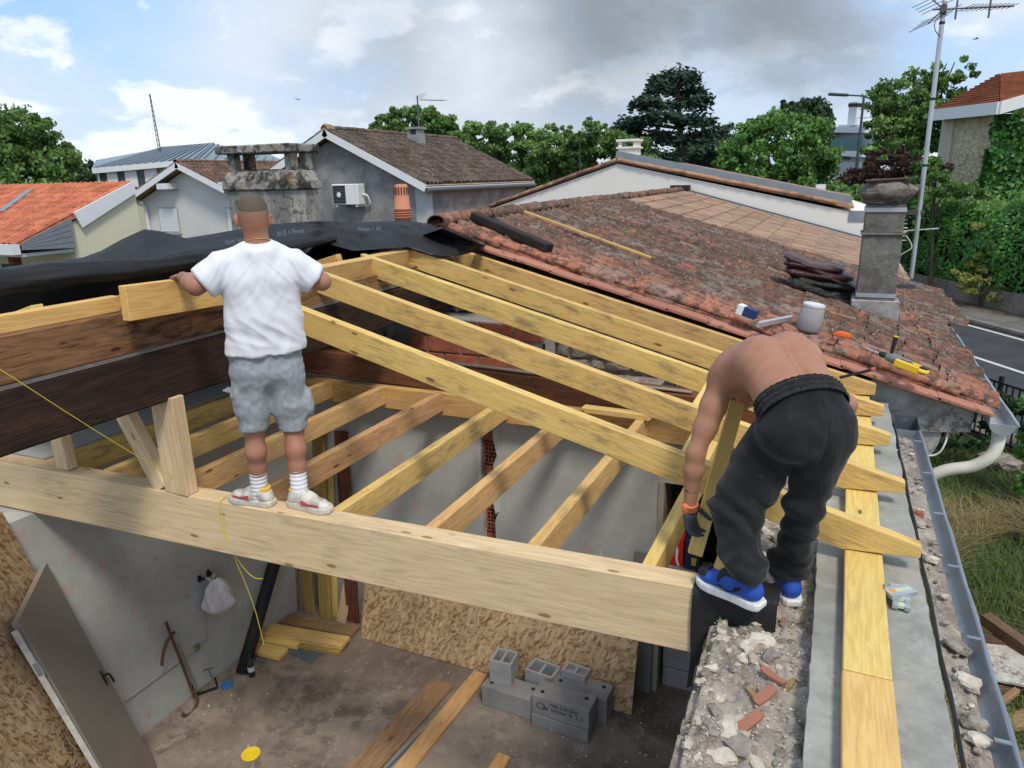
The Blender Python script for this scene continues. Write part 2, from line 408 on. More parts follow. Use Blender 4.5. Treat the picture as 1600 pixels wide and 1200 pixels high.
def wallpaper():
    t = NT('wallpaper', 0.75, 0.25); v = t.coord((1,1,1), rnd=False)
    base = t.mix(t.noise(v, 1.1, 5), (0.40,0.405,0.385), (0.50,0.505,0.48))
    mott = t.noise(v, 9, 6, 0.65)
    base = t.mix(0.7, base, t.mix(mott, (0.76,)*3, (1.22,)*3), 'MULTIPLY')
    base = t.mix(0.6, base, t.mix(t.rng(t.noise(v, 0.9, 7, 0.7), 0.3, 0.7), (0.80,0.79,0.76), (1.12,1.12,1.12)), 'MULTIPLY')
    crk = t.rng(t.voro(t.coord((1.1,1.1,0.8), rnd=False), 1.0, 'DISTANCE_TO_EDGE'), 0.0, 0.005, 0.12, 0.0)
    base = t.mix(crk, base, (0.20,0.19,0.18))
    d = t.voro(v, 3.7); w = t.noise(v, 26, 4)
    pet = t.math('ADD', d, t.math('MULTIPLY', w, 0.22))
    fl = t.rng(pet, 0.25, 0.35, 0.5, 0.0)
    base = t.mix(fl, base, t.mix(w, (0.60,0.40,0.36), (0.46,0.25,0.22)))
    vn = t.noise(v, 13, 5, 0.7); lf = t.math('MULTIPLY', t.rng(vn, 0.60, 0.66), t.rng(d, 0.18, 0.45, 1.0, 0.0))
    base = t.mix(t.math('MULTIPLY', lf, 0.45), base, (0.17,0.185,0.15))
    sc = t.rng(t.noise(v, 55, 3), 0.68, 0.72)
    base = t.mix(t.math('MULTIPLY', sc, 0.5), base, (0.62,0.62,0.6))
    st = t.rng(t.noise(t.coord((3.0,3.0,0.5), rnd=False), 1.5, 6, 0.7), 0.55, 0.75)
    base = t.mix(t.math('MULTIPLY', st, 0.35), base, (0.42,0.40,0.36))
    t.color(base); t.bump(mott, 0.15, 0.005); MATS['wallpaper'] = t.mat
wallpaper()

def zincmat(name, col, rough=0.42):
    t = NT(name, rough, 0.5); t.b.inputs['Metallic'].default_value = 0.55
    v = t.coord((1,1,1)); n = t.noise(v, 4, 6, 0.65)
    c = t.mix(n, tuple(x*0.7 for x in col), tuple(min(1, x*1.2) for x in col))
    c = t.mix(t.math('MULTIPLY', t.rng(t.noise(v, 18, 5, 0.7), 0.55, 0.72), 0.4), c, (0.45,0.45,0.43))
    t.color(c); t.val(t.b.inputs['Roughness'], t.rng(n, 0.2, 0.8, rough-0.1, rough+0.2)); MATS[name] = t.mat
zincmat('zinc', (0.29,0.325,0.365)); zincmat('galvanised', (0.52,0.55,0.58), 0.35); zincmat('dark_zinc', (0.13,0.16,0.19), 0.5)

def membrane_mat():
    t = NT('black_membrane', 0.62, 0.25); v = t.coord((1,1,1)); n = t.noise(v, 3, 5)
    t.color(t.mix(n, (0.011,0.0112,0.012), (0.028,0.0285,0.030)))
    w = t.noise(t.coord((1,1,1)), 9, 5, 0.6, 1.0)
    t.bump(w, 0.35, 0.02); MATS['black_membrane'] = t.mat
membrane_mat()

# ================================================================ ground, floor
GZ = -2.9
FZ = -2.6

# ---- room floor
m = MB(); m.box((-5.1,-2.5,FZ-0.2), (0.5,6.9,FZ)); 
m.build('room_floor', MATS['floor_concrete'], kind='structure')

# ---- left wall of the room
m = MB(); m.box((-7.5,-2.5,FZ-0.3), (-4.9,5.36,-0.36)); m.box((-7.5,2.93,-0.36),(-4.93,5.36,-0.02)); 
lw = m.build('papered_wall', MATS['wallpaper'], label='grey wallpapered wall with pink flowers, a plastic bag hanging on it', cat='wall')

# ---- back wall: two papered panels, a raw chase between them, door opening on the right
BY = 5.37
bw = empty('papered_wall', (-3.0, BY, FZ), 'grey wallpapered wall with a bare brick chase and a dark door opening', 'wall')
cl0, cl1 = -2.735, -2.625
def ragged(x, z0, z1, sgn, n=26, seed=1):
    r = random.Random(seed); return [(x + sgn*(0.012*r.random() + (0.05*r.random() if r.random() < 0.25 else 0)), z0 + (z1-z0)*i/n) for i in range(n+1)]
pts = [(-4.9, 0.0), (-4.9, FZ-0.3)] + ragged(cl0, FZ-0.3, 0.0, -1, seed=4)
m = MB(); m.prism([(x, BY, z) for x, z in pts], (0, 0.10, 0)); m.build('wallpaper_panel', MATS['wallpaper'], bw)
pts = ragged(cl1, 0.0, FZ-0.3, 1, seed=8) + [(-1.10, FZ-0.3), (-1.10, -0.60), (-0.30, -0.60), (-0.30, 0.0)]
m = MB(); m.prism([(x, BY, z) for x, z in pts], (0, 0.10, 0)); m.build('wallpaper_panel', MATS['wallpaper'], bw)
m = MB(); m.box((-4.9, BY+0.10, FZ-0.3), (-1.12, BY+0.32, -0.005)); m.box((-1.12, BY+0.10, -0.585), (-0.3, BY+0.32, -0.005))
m.build('masonry_core', MATS['mortar'], bw)
plast = plain('loose_plaster', (0.55,0.55,0.54), 0.9, var=0.15, scale=20, bump=0.5)
z = -0.25; k = 0
brick_me = None
while z > -1.65:           # hollow bricks laid open in the chase
    m = MB(); hh = 0.10
    m.box((cl0-0.01, BY+0.055, z-hh), (cl1+0.01, BY+0.102, z-0.012))
    ho = m.build('hollow_brick', MATS['red_brick'], bw)
    if k % 3 != 1:
        m = MB()
        for i in range(3):
            for j in range(2):
                m.box((cl0+0.012+i*0.034, BY+0.0535, z-hh+0.012+j*0.04), (cl0+0.036+i*0.034, BY+0.0565, z-hh+0.042+j*0.04))
        m.build('brick_cell', plain('cell_dark', (0.03,0.014,0.01), 0.95), ho)
    z -= 0.113; k += 1
for i, (x, z, w, h) in enumerate([(-2.60,-0.98,0.05,0.30),(-2.76,-0.75,0.03,0.4),(-2.58,-0.45,0.04,0.2),(-2.33,-1.42,0.16,0.03),(-2.45,-0.28,0.12,0.10),(-1.62,-1.5,0.04,0.25)]):
    m = MB(); r = random.Random(i); n = 9
    m.prism([(x+w*math.cos(a)*(0.7+0.6*r.random())*0.6, BY-0.004, z+h*math.sin(a)*(0.7+0.6*r.random())*0.6) for a in [2*math.pi*q/n for q in range(n)]], (0,0.006,0))
    m.build('torn_paper', plast, bw)
m = MB(); m.box((-1.13,BY-0.012,FZ), (-1.085,BY+0.30,-0.60)); m.build('door_jamb', plain('painted_jamb', (0.36,0.33,0.27), 0.6), bw)

# blocks that close the lower part of the door opening
bi = empty('block_infill', (-0.7, BY+0.2, FZ), 'grey concrete block infill in the lower half of the door opening', 'block wall')
blk = {}
def block_mesh(l, h, w):
    key = (l, h, w)
    if key not in blk:
        m = MB(); m.box((-l/2,-w/2,0), (l/2,w/2,h)); me = m.mesh('block'); bm = bmesh.new(); bm.from_mesh(me)
        bmesh.ops.bevel(bm, geom=bm.edges[:], offset=0.006, segments=1, affect='EDGES'); bm.to_mesh(me); bm.free(); blk[key] = me
    return blk[key]
for r_ in range(6):
    for c_ in range(3):
        x = -1.06 + 0.25 + c_*0.508 - (0.25 if r_ % 2 else 0)
        l = 0.5
        if r_ % 2 and c_ == 0: l = 0.245; x = -1.06+0.12
        if x + l/2 > -0.30: l2 = -0.30-(x-l/2); x = x-l/2+l2/2; l = l2
        if l < 0.08: continue
        put('concrete_block', block_mesh(round(l,3), 0.192, 0.2), MATS['block_concrete'], bi, Matrix.Translation((x+0.7, 0.0, r_*0.2)))
# room behind the opening, its darkness put into near-black walls and ceiling
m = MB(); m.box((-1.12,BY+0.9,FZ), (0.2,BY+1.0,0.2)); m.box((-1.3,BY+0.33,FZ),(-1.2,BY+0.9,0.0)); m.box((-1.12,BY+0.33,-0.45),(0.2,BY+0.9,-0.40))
m.build('unlit_recess', plain('recess_shade', (0.035,0.032,0.03), 0.95), label='near-black walls standing in for the shade of the room behind the door opening', cat='recess')

# ---- the eave wall on the right: rubble core, concrete ring beam
def hgrid(x0, x1, y0, y1, nx, ny, zf):
    return [[(x0+(x1-x0)*i/nx, y0+(y1-y0)*j/ny, zf(x0+(x1-x0)*i/nx, y0+(y1-y0)*j/ny)) for j in range(ny+1)] for i in range(nx+1)]
RW0, RW1, RT = -0.36, 0.075, -0.13
def rubz(x, y):
    n = mnoise.noise(Vector((x*5, y*5, 1.3)))*0.04 + mnoise.noise(Vector((x*14, y*14, 4.3)))*0.034 + mnoise.noise(Vector((x*37, y*37, 2.3)))*0.016
    return RT + n + (-0.06 if x < RW0+0.03 else 0) + 0.05*max(0, (x-RW0-0.2))
rw = empty('rubble_wall', (-0.15, 3.5, FZ-0.3), 'broken rubble stone wall top beside the grey concrete band', 'wall')
m = MB(); m.smooth = True
m.grid(hgrid(RW0, RW1, 0.2, 6.35, 44, 560, rubz)); m.build('rubble_bed', MATS['rubble_mortar'], rw)
def sidez(j, k):
    y = 0.2 + 6.15*j/200; z = FZ-0.3 + (RT-0.02-FZ+0.3)*k/30
    return (RW0 - 0.004 + 0.018*mnoise.noise(Vector((y*6, z*6, 0))), y, z if k < 30 else rubz(RW0, y))
m = MB(); m.smooth = True; m.grid([[sidez(j, k) for k in range(31)] for j in range(201)]); m.build('inner_face', MATS['rubble_mortar'], rw)
m = MB(); m.box((RW0+0.02,0.2,FZ-0.3), (0.49,6.3,-0.32)); m.build('wall_core', MATS['rubble_mortar'], rw)
r = random.Random(3)
def wstone(x, y, s, mat, seed, lift=0.3, flat=0.7, name='stone'):
    me = stone_mesh(name, s*r.uniform(0.9,1.6), s*r.uniform(0.7,1.2), s*flat*r.uniform(0.6,1.1), seed, 0.55)
    put(name, me, MATS[mat], rw, Matrix.Translation(Vector((x, y, rubz(x, y)+s*flat*(lift-0.30))) - absloc(rw)) @ Matrix.Rotation(r.uniform(0,6.3), 4, 'Z') @ Matrix.Rotation(r.uniform(-.25,.25), 4, 'X'))
# pale stones read off the photograph (pixel, size)
for i, (px, py, s, mt) in enumerate([(1117,972,.065,'lime_stone'),(1131,976,.06,'lime_stone'),(1143,975,.055,'lime_stone'),(1152,972,.05,'lime_stone'),(1180,965,.09,'lime_stone'),(1200,970,.11,'lime_stone'),
      (1163,975,.05,'lime_stone'),(1128,1000,.07,'lime_stone'),(1150,990,.05,'lime_stone'),(1182,978,.06,'lime_stone'),(1185,1006,.12,'lime_stone'),(1168,1018,.10,'lime_stone'),(1205,1012,.09,'lime_stone'),(1160,1032,.07,'lime_stone'),
      (1178,1036,.08,'lime_stone'),(1140,1018,.05,'lime_stone'),(1148,1048,.05,'grey_stone'),(1120,1085,.09,'lime_stone'),(1118,1110,.08,'grey_stone'),(1160,1172,.12,'grey_stone'),(1140,1120,.12,'lime_stone'),(1136,1145,.11,'lime_stone'),(1128,1180,.1,'lime_stone'),
      (1203,1035,.09,'grey_stone'),(1240,1060,.05,'grey_stone'),(1220,1000,.06,'grey_stone'),(1235,965,.05,'grey_stone'),(1090,1130,.06,'lime_stone'),(1075,1160,.07,'lime_stone'),(1100,1060,.05,'lime_stone'),
      (1195,835,.09,'lime_stone'),(1190,870,.07,'lime_stone'),(1200,905,.08,'lime_stone'),(1195,930,.07,'lime_stone'),(1215,850,.08,'grey_stone'),(1215,885,.07,'grey_stone'),(1195,815,.08,'lime_stone'),(1210,940,.08,'grey_stone'),(1180,1195,.08,'lime_stone'),(1220,1180,.06,'grey_stone')]):
    p = atz(px, py, RT); wstone(p.x, p.y, s*0.72, mt, i)
for i in range(170):
    x, y = r.uniform(RW0+0.02, RW1-0.03), r.uniform(1.6, 6.2)
    wstone(x, y, r.uniform(0.014, 0.042), r.choice(['lime_stone','grey_stone','rubble_mortar','rubble_mortar','lime_stone','grey_stone']), 100+i, 0.35)
# fine grit
m = MB()
for i in range(5200):
    x, y = r.uniform(RW0+0.01, RW1-0.01), r.uniform(1.4, 6.2); s = r.uniform(0.003, 0.011); z = rubz(x, y)
    a = [Vector((x+r.uniform(-s,s), y+r.uniform(-s,s), z+r.uniform(-s*.3,s))) for _ in range(4)]
    m.add(a, [(0,1,2),(0,2,3),(0,3,1),(1,3,2)])
m.build('wall_grit', MATS['lime_stone'], label='fine pale mortar grit strewn over the rubble wall top', cat='rubble', kind='stuff')
# broken tile and brick shards lying on the wall
def shard(px, py, l, w, h, rz, mat, label, cat='tile fragment', tilt=0.15):
    p = atz(px, py, RT+0.02); m = MB(); rr = random.Random(px)
    pts = [(-l/2+rr.uniform(0,.02),-w/2*rr.uniform(.7,1)),(-l*0.1,-w/2*rr.uniform(.9,1.05)),(l*0.3,-w/2*rr.uniform(.75,1)),(l/2*rr.uniform(.85,1),-w*0.2),(l/2*rr.uniform(.75,1),w*0.15),(l/2*rr.uniform(.9,1.05),w/2*rr.uniform(.6,1)),(l*0.15,w/2*rr.uniform(.85,1.05)),(-l*0.2,w/2*rr.uniform(.9,1.1)),(-l/2*rr.uniform(.8,1),w/2*rr.uniform(.7,1)),(-l/2*rr.uniform(.85,1.0),0)]
    m.prism([(x, y, 0) for x, y in pts], (0,0,h)); me = m.mesh('shard'); bm = bmesh.new(); bm.from_mesh(me); bmesh.ops.recalc_face_normals(bm, faces=bm.faces); bm.to_mesh(me); bm.free()
    put('brick_shard', me, MATS[mat], None, Matrix.Translation((p.x, p.y, rubz(p.x, p.y)+0.012)) @ Matrix.Rotation(rz, 4, 'Z') @ Matrix.Rotation(tilt, 4, 'Y'), label=label, cat=cat)
t = NT('terracotta_shard', 0.8); v = t.coord(); t.color(t.mix(t.noise(v, 9, 6), (0.40,0.165,0.105), (0.27,0.12,0.085))); MATS['terracotta_shard'] = t.mat
shard(1166,1128,0.19,0.048,0.011,0.95,'terracotta_shard','longest flat terracotta tile shard on the rubble wall', tilt=-0.1)
shard(1196,1088,0.12,0.046,0.011,0.95,'terracotta_shard','tile shard touching the upper end of the longest shard', tilt=-0.18)
shard(1207,1066,0.11,0.03,0.012,-0.4,'terracotta_shard','dusty tile shard lying crosswise above the longest shards', tilt=0.1)
shard(1200,1052,0.09,0.016,0.010,-0.5,'terracotta_shard','thin tile sliver nearest the white stones on the wall')
shard(1235,1070,0.10,0.02,0.018,1.35,'weathered_board','small standing splinter of wood beside the concrete band','splinter')
shard(1178,1082,0.10,0.03,0.015,2.1,'weathered_board','pale brown splinter leaning on the tile shards','splinter')
shard(1223,968,0.05,0.018,0.014,1.5,'terracotta_shard','tiny red chip beside the blue trainer')

rb0, rb1 = 0.06, 0.51
m = MB(); m.smooth = False
G = hgrid(rb0, rb1, 0.2, 6.3, 10, 120, lambda x, y: -0.03 + 0.006*mnoise.noise(Vector((x*4, y*4, 0))) + 0.003*mnoise.noise(Vector((x*20, y*20, 3))))
m.grid([[Vector(p) + (Vector((0.014*mnoise.noise(Vector((p[1]*3, 0, 0))) + 0.006*mnoise.noise(Vector((p[1]*13, 0, 0))), 0, 0)) if i in (0, 10) else Vector((0,0,0))) for p in row] for i, row in enumerate(G)])
top0 = [Vector(p) for p in m.v[:121]]; top1 = [Vector(p) for p in m.v[-121:]]
m.grid([[p - Vector((0,0,0.3)) for p in top0], top0]); m.grid([top1, [p - Vector((0,0,0.3)) for p in top1]])
m.add([(rb0,0.2,-0.33),(rb1,0.2,-0.33),(rb1,0.2,-0.03),(rb0,0.2,-0.03)], [(0,1,2,3)])
m.build('concrete_band', MATS['ring_concrete'], label='smooth grey concrete band cast along the top of the eave wall', cat='concrete band')

# ---- wall plate: two yellow boards end to end on the concrete
PZ = 0.03
xl, xr = atz(1318,1200,PZ).x, atz(1412,1200,PZ).x
pw = xr - xl; xc = (xl+xr)/2 - 0.005
yj = atz(1355,1053,PZ).y
board('wall_plate', (xc,0.6,PZ), (xc,yj-0.004,PZ-0.001), pw, 0.045, MATS['clean_yellow_timber'], up=(0,0,1), bevel=0.004, label='yellow wall plate board with pencilled marks at its butt joint', cat='board', group='boards on the concrete band')
o = board('wall_plate', (xc,yj,PZ+0.003), (xc+0.03,6.25,PZ+0.003), pw*0.97, 0.045, MATS['clean_yellow_timber'], bevel=0.004, label='long yellow wall plate board that carries all the rafter tails', cat='board', group='boards on the concrete band')
mk = plain('pencil', (0.10,0.06,0.04), 0.9)
m = MB()
for (px0,py0,px1,py1) in [(1334,1056,1335,1065),(1353,1057,1357,1063),(1357,1063,1363,1059),(1375,1063,1379,1071),(1376,1070,1380,1065),(1386,1066,1391,1066),(1386,1066,1384,1072)]:
    a, b = atz(px0,py0,PZ+0.002), atz(px1,py1,PZ+0.002); n = (b-a).cross(Vector((0,0,1))).normalized()*0.0016
    m.add([a-n, b-n, b+n, a+n], [(0,1,2,3)])
pm = m.build('pencil_mark', mk, bpy.data.objects['wall_plate'], at=(0,0,0)); pm.parent = None; pm.matrix_world = Matrix(); pm.parent = bpy.data.objects['wall_plate']; pm.matrix_parent_inverse = bpy.data.objects['wall_plate'].matrix_local.inverted()
pale_s = plain('pale_scuff', (0.58,0.60,0.58), 0.9)

# ---- gable wall of the standing half: stones under the tiled verge
GY = 6.42
gw = empty('gable_wall', (-1.5, GY, FZ), 'rough stone gable wall under the verge of the mossy tiled roof', 'wall')
m = MB(); m.prism([(-3.9,GY+0.02,FZ),(0.5,GY+0.02,FZ),(0.5,GY+0.02,roofz(0.5)-0.22),(-3.75,GY+0.02,roofz(-3.75)-0.22)], (0,0.3,0)); m.build('wall_core', MATS['rubble_mortar'], gw)
m = MB(); m.box((-4.9,BY+0.33,-0.35), (-1.2,GY+0.02,-0.03)); m.box((-1.2,BY+1.0,-0.35),(0.0,GY+0.02,-0.03)); m.build('wall_ledge', MATS['rubble_mortar'], gw)
r = random.Random(21); smeshes = [stone_mesh('stone', 1, 1, 1, 300+i, 0.22) for i in range(14)]
ns = 0; z = 0.0; row = 0
while z < 1.3:
    h = r.uniform(0.09, 0.15); x = -3.7 + r.uniform(0, 0.2)
    while x < 0.42:
        l = r.uniform(0.13, 0.34)
        if z + h < roofz(x+l/2) - 0.20 and z + h > roofz(x) - 0.20 - 0.75:
            mt = MATS['lime_stone'] if r.random() < 0.2 else MATS['grey_stone']
            me = r.choice(smeshes)
            o = bpy.data.objects.new('stone', me); COL.objects.link(o); o.parent = gw
            if not me.materials: me.materials.append(MATS['grey_stone'])
            o.location = Vector((x+l/2, GY+0.02, z+h/2)) - absloc(gw); o.scale = (l*1.02, 0.12+r.uniform(0,0.05), h*1.05); o.rotation_euler = (r.uniform(-.08,.08), r.uniform(-.08,.08)+0.1, r.choice([0, math.pi]))
            ns += 1
        x += l
    z += h; row += 1
# patch of hollow red bricks built against it
bp = empty('brick_patch', (-3.0, 5.95, 0.0), 'patch of hollow red bricks with thick grey mortar joints under the rafters', 'brickwork')
m = MB(); m.box((-3.75,5.93,-0.02), (-2.38,6.3,0.50)); m.build('mortar_bed', MATS['mortar'], bp)
for j in range(3):
    for i in range(4):
        x = -3.74 + i*0.37 - (0.18 if j % 2 else 0); l = 0.345
        if x < -3.76: l -= (-3.76-x); x = -3.76
        if x + l > -2.36: l = -2.36-x
        if l < 0.05: continue
        m = MB(); m.box((x,5.905,0.02+j*0.165), (x+l,6.0,0.165+j*0.165)); m.build('red_brick', MATS['red_brick'], bp, bevel=0.005)
m = MB()
for j in range(4):
    for i in range(2): m.box((-2.357,5.92+i*0.035,0.03+j*0.08), (-2.352,5.945+i*0.035,0.09+j*0.08))
m.build('brick_cell', plain('cell_dark', (0.03,0.014,0.01), 0.95), bp)

# ================================================================ timber frame
def zt(x): return 0.245 - 0.2675*x
YT, CT, OT, PG = MATS['yellow_timber'], MATS['clean_yellow_timber'], MATS['orange_timber'], MATS['pale_glulam']

def profile(name, pts, yc, w, p0, p1, mat, bevel=0.004, **kw):
    """polygon in the XZ plane extruded along Y; local X runs p0 -> p1 for the grain"""
    M = frame(p0, p1); Mi = M.inverted()
    m = MB(); m.prism([(x, yc-w/2, z) for x, z in pts], (0, w, 0)); m.v = [tuple(Mi @ Vector(p)) for p in m.v]
    me = m.mesh(name); bm = bmesh.new(); bm.from_mesh(me); bmesh.ops.recalc_face_normals(bm, faces=bm.faces)
    bmesh.ops.bevel(bm, geom=[e for e in bm.edges if e.calc_face_angle(0) > 0.4], offset=bevel, segments=1, affect='EDGES'); bm.to_mesh(me); bm.free()
    return put(name, me, mat, None, M, **kw)

RD = 0.168
def rafter(y, xr, xt, mat, label, yskew=0.0):
    pts = [(xr, zt(xr)), (xt, zt(xt)), (xt, 0.052), (0.18, 0.037), (0.172, zt(0.172)-RD), (xr+0.02, zt(xr)-RD)]
    o = profile('rafter', pts, y, 0.064, (xr, y, zt(xr)), (xt, y, zt(xt)), mat, label=label, cat='rafter', group='yellow rafters of the new roof')
    sc = MB()
    for (x, z) in [(0.20, 0.075), (0.30, 0.072)]:
        sc.lathe([(0.0065,0),(0.0065,0.003),(0.004,0.0045)], (x, y-0.032, z), 8, axis=(0,-1,0))
    s = sc.build('screw_head', MATS['galvanised'], None, at=(0,0,0)); s.parent = o; s.matrix_parent_inverse = o.matrix_local.inverted()
    return o
RY = [atz(1330,857,PZ).y, atz(1345,765,PZ).y, 5.04, 5.68, 6.24]
rafter(RY[0], -3.60, 0.495, YT, 'stained yellow rafter crossing in front of the others, its tail just past the shoes')
rafter(RY[1], -3.60, 0.478, YT, 'yellow rafter second from the big tie beam, beside the bent man')
rafter(RY[2], -3.62, 0.445, YT, 'yellow rafter meeting two ridge blocks, third from the tie beam')
rafter(RY[3], -3.62, 0.435, YT, 'knotty bright yellow rafter, fourth from the tie beam')
rafter(RY[4], -3.40, 0.40, YT, 'greenish yellow rafter lying along the terracotta verge tiles')

# ridge blocks between the rafters
def rblock(y0, y1, x, label, mat=CT):
    board('ridge_block', (x, y0, zt(x)), (x, y1, zt(x)), 0.063, 0.16, mat, up=(0.25,0,1), label=label, cat='block', group='yellow blocks between the rafters at the ridge')
rblock(RY[1]+0.034, RY[2]-0.034, -3.53, 'bright yellow ridge block between the second and third rafters')
rblock(RY[2]+0.034, RY[3]-0.034, -3.55, 'mottled yellow ridge block between the third and fourth rafters', YT)

# ridge beams, dark and old
board('ridge_beam', (-3.55,0.4,0.905), (-3.55,6.35,0.895), 0.2, 0.31, MATS['dark_old_timber'], bevel=0.012, warp=0.012, label='blackened old ridge beam, the lower of the two dark beams', cat='beam')
board('ridge_beam', (-3.545,0.4,1.156), (-3.545,3.95,1.15), 0.19, 0.236, MATS['old_brown_timber'], bevel=0.012, warp=0.014, label='old brown ridge beam lying on the blackened one left of the standing man', cat='beam')
board('ridge_beam', (-3.56,3.96,1.055), (-3.56,6.35,1.05), 0.19, 0.145, MATS['old_brown_timber'], bevel=0.012, label='lower old brown ridge piece under the yellow ridge blocks', cat='beam')
m = MB(); m.box((-3.66,0.4,0.905), (-3.452,6.3,0.925)); m.build('packing_strip', plain('grey_grit', (0.17,0.15,0.135), 0.95, var=0.3, scale=20), label='grey dusty packing strip in the gap between the two old ridge beams', cat='strip')
board('ridge_plank', (-3.50,0.5,1.243), (-3.50,2.62,1.24), 0.06, 0.084, MATS['fresh_timber'], label='fresh orange plank lying along the top of the old ridge beam', cat='plank')
a, b = atx(196,447,-3.33), atx(345,428,-3.33)
HB = board('ridge_plank', (-3.36, a.y, a.z), (-3.36, 3.28, b.z-0.004), 0.055, 0.185, MATS['fresh_timber'], label='fresh plank held at the ridge by the man in the white shirt', cat='plank')

# opposite slope rafters, under the membrane
def zopp(x): return 1.235 + 0.275*(x+3.62)
for i, (px, py, lab) in enumerate([(48,468,'cut rafter end with dark marks under the membrane, furthest along the fresh plank'),(217,428,'pale cut rafter end under the membrane behind the held plank'),(300,408,'yellow rafter end behind the left forearm of the standing man'),(521,381,'yellow rafter of the far slope coming out from under the membrane')]):
    p = atx(px, py, -3.64); y = p.y
    board('rafter', (-3.60, y, zopp(-3.60)+0.005), (-8.2, y, zopp(-8.2)), 0.062, 0.17, YT if i != 1 else CT, label=lab, cat='rafter', group='rafters of the far slope under the membrane')

# big tie beam of pale glued timber
def by(x): return 2.93 + 0.0386*(x+0.44)
BM = board('tie_beam', (-5.75, by(-5.75)+0.068, -0.004), (-0.09, by(-0.09)+0.068, 0.0), 0.135, 0.345, PG, bevel=0.006, label='big pale glued timber tie beam spanning the open room', cat='beam')
m = MB()                          # dark scuffs burnt into the top
sp = random.Random(5)
for (px, py, s) in [(905,884,10),(925,889,14),(938,893,13),(948,893,8),(828,872,7),(842,873,9),(852,869,5),(875,882,7),(880,879,5),(1055,912,12),(1068,908,10),(1045,916,9),(1080,905,8),(1020,905,6),(815,878,4),(790,862,4),(760,853,3)]:
    p = atz(px, py, 0.0)
    for k in range(5):
        c = p + Vector((sp.gauss(0, s*0.0012), sp.gauss(0, s*0.0008), 0.0022)); n = 7
        if c.y > by(c.x)+0.128 or c.y < by(c.x)+0.006: continue
        rr = s*0.0009*sp.uniform(0.3,1)
        vs = [c + Vector((rr*1.8*math.cos(q*6.283/n)*sp.uniform(.4,1.2), rr*math.sin(q*6.283/n)*sp.uniform(.4,1.2), 0)) for q in range(n)]
        m.add(vs, [tuple(range(n))])
s_ = m.build('tar_scuff', plain('tar_scuff', (0.09,0.075,0.065), 0.9), None, at=(0,0,0)); s_.parent = BM; s_.matrix_parent_inverse = BM.matrix_local.inverted()

# black membrane wrapped over the beam end
def wrap():
    m = MB(); m.smooth = True; G = []
    for i in range(15):
        x = -0.445 + 0.36*i/14; y0 = by(x); row = []
        e = 0.02*math.sin(i*0.3)
        path = [(y0+0.16, -0.30), (y0+0.15, -0.02), (y0+0.138, 0.008), (y0+0.07, 0.010), (y0+0.0, 0.008), (y0-0.012, -0.003), (y0-0.014, -0.06), (y0-0.016, -0.16), (y0-0.014, -0.25), (y0-0.02, -0.36+e), (y0-0.028, -0.52+0.05*math.sin(i*.5))]
        for k, (yy, zz) in enumerate(path):
            row.append((x + (0.015*mnoise.noise(Vector((zz*4, 3, 0))) if i == 0 else 0), yy + 0.005*mnoise.noise(Vector((x*9, zz*9, 2))), zz + 0.003*mnoise.noise(Vector((x*12, yy*12, 5)))))
        G.append(row)
    m.grid(G); return m.build('membrane_wrap', MATS['black_membrane'], label='black membrane folded round the end of the pale tie beam', cat='membrane', fix=False)
wrap()

# posts and struts standing on the beam
def post(x0, x1, y0, y1, ztop, mat, label, lean=(0,0), name='post'):
    a = Vector(((x0+x1)/2, (y0+y1)/2, 0.0)); b = Vector((a.x+lean[0], a.y+lean[1], ztop))
    return board(name, a + Vector((0,(y1-y0)/2,0)), b + Vector((0,(y1-y0)/2,0)), x1-x0, y1-y0, mat, up=(0,1,0), label=label, cat='post')
yb = by(-3.5)
post(-3.61, -3.52, yb-0.005, yb+0.075, 0.60, PG, 'pale square post of the pair standing on the tie beam under the ridge', lean=(0,0))
post(-3.517, -3.42, yb-0.007, yb+0.078, 0.615, PG, 'pale post on the tie beam with the yellow string passing it', lean=(0,0))
sb0 = atz(225,745,0.0)
board('strut', (-3.66, yb+0.075, 0.0), (-4.02, yb+0.10, 0.62), 0.12, 0.07, PG, up=(0,1,0), label='slanting pale strut beside the pair of posts on the tie beam', cat='strut')
p = atz(95,735,0.0)
board('post', (p.x, by(p.x)+0.11, 0.0), (p.x-0.02, by(p.x)+0.11, 0.5), 0.12, 0.07, PG, up=(0,1,0), label='short pale post on the tie beam next to the wallpapered wall', cat='post')

# ceiling joists
jl = {-4.82:('yellow joist against the wallpapered side wall', YT), -4.28:('yellow joist second from the wallpapered side wall', YT), -3.69:('orange joist passing behind the legs of the standing man', OT), -3.09:('orange joist starting between the shoes of the standing man', OT),
      -2.47:('yellow joist just past the right shoe of the standing man', YT), -1.86:('orange joist whose far end passes the brick chase', OT), -1.27:('orange joist between the brick chase and the door opening', OT), -0.68:('pale yellow joist beside the dark door opening', CT)}
for x, (lab, mt) in jl.items():
    y0 = by(x) + 0.139
    J = board('joist', (x, y0, -0.004), (x+0.03, 5.235, 0.0), 0.066, 0.165, mt, label=lab, cat='joist', group='ceiling joists between tie beam and back wall')
    m = MB(); xx = x+0.03
    for sgn in (-1, 1):
        m.box((xx+sgn*0.0345, 5.14, -0.17), (xx+sgn*0.0365, 5.238, -0.02)); m.box((min(xx+sgn*0.0345, xx+sgn*0.075), 5.232, -0.17), (max(xx+sgn*0.0345, xx+sgn*0.075), 5.236, -0.02))
    m.box((xx-0.036,5.14,-0.170), (xx+0.036,5.238,-0.168))
    h = m.build('joist_hanger', MATS['galvanised'], None, at=(0,0,0)); h.parent = J; h.matrix_parent_inverse = J.matrix_local.inverted()
board('ledger', (-4.9,5.29,-0.012), (-0.15,5.29,-0.012), 0.10, 0.20, YT, label='yellow ledger timber fixed along the back wall carrying the joist ends', cat='ledger')
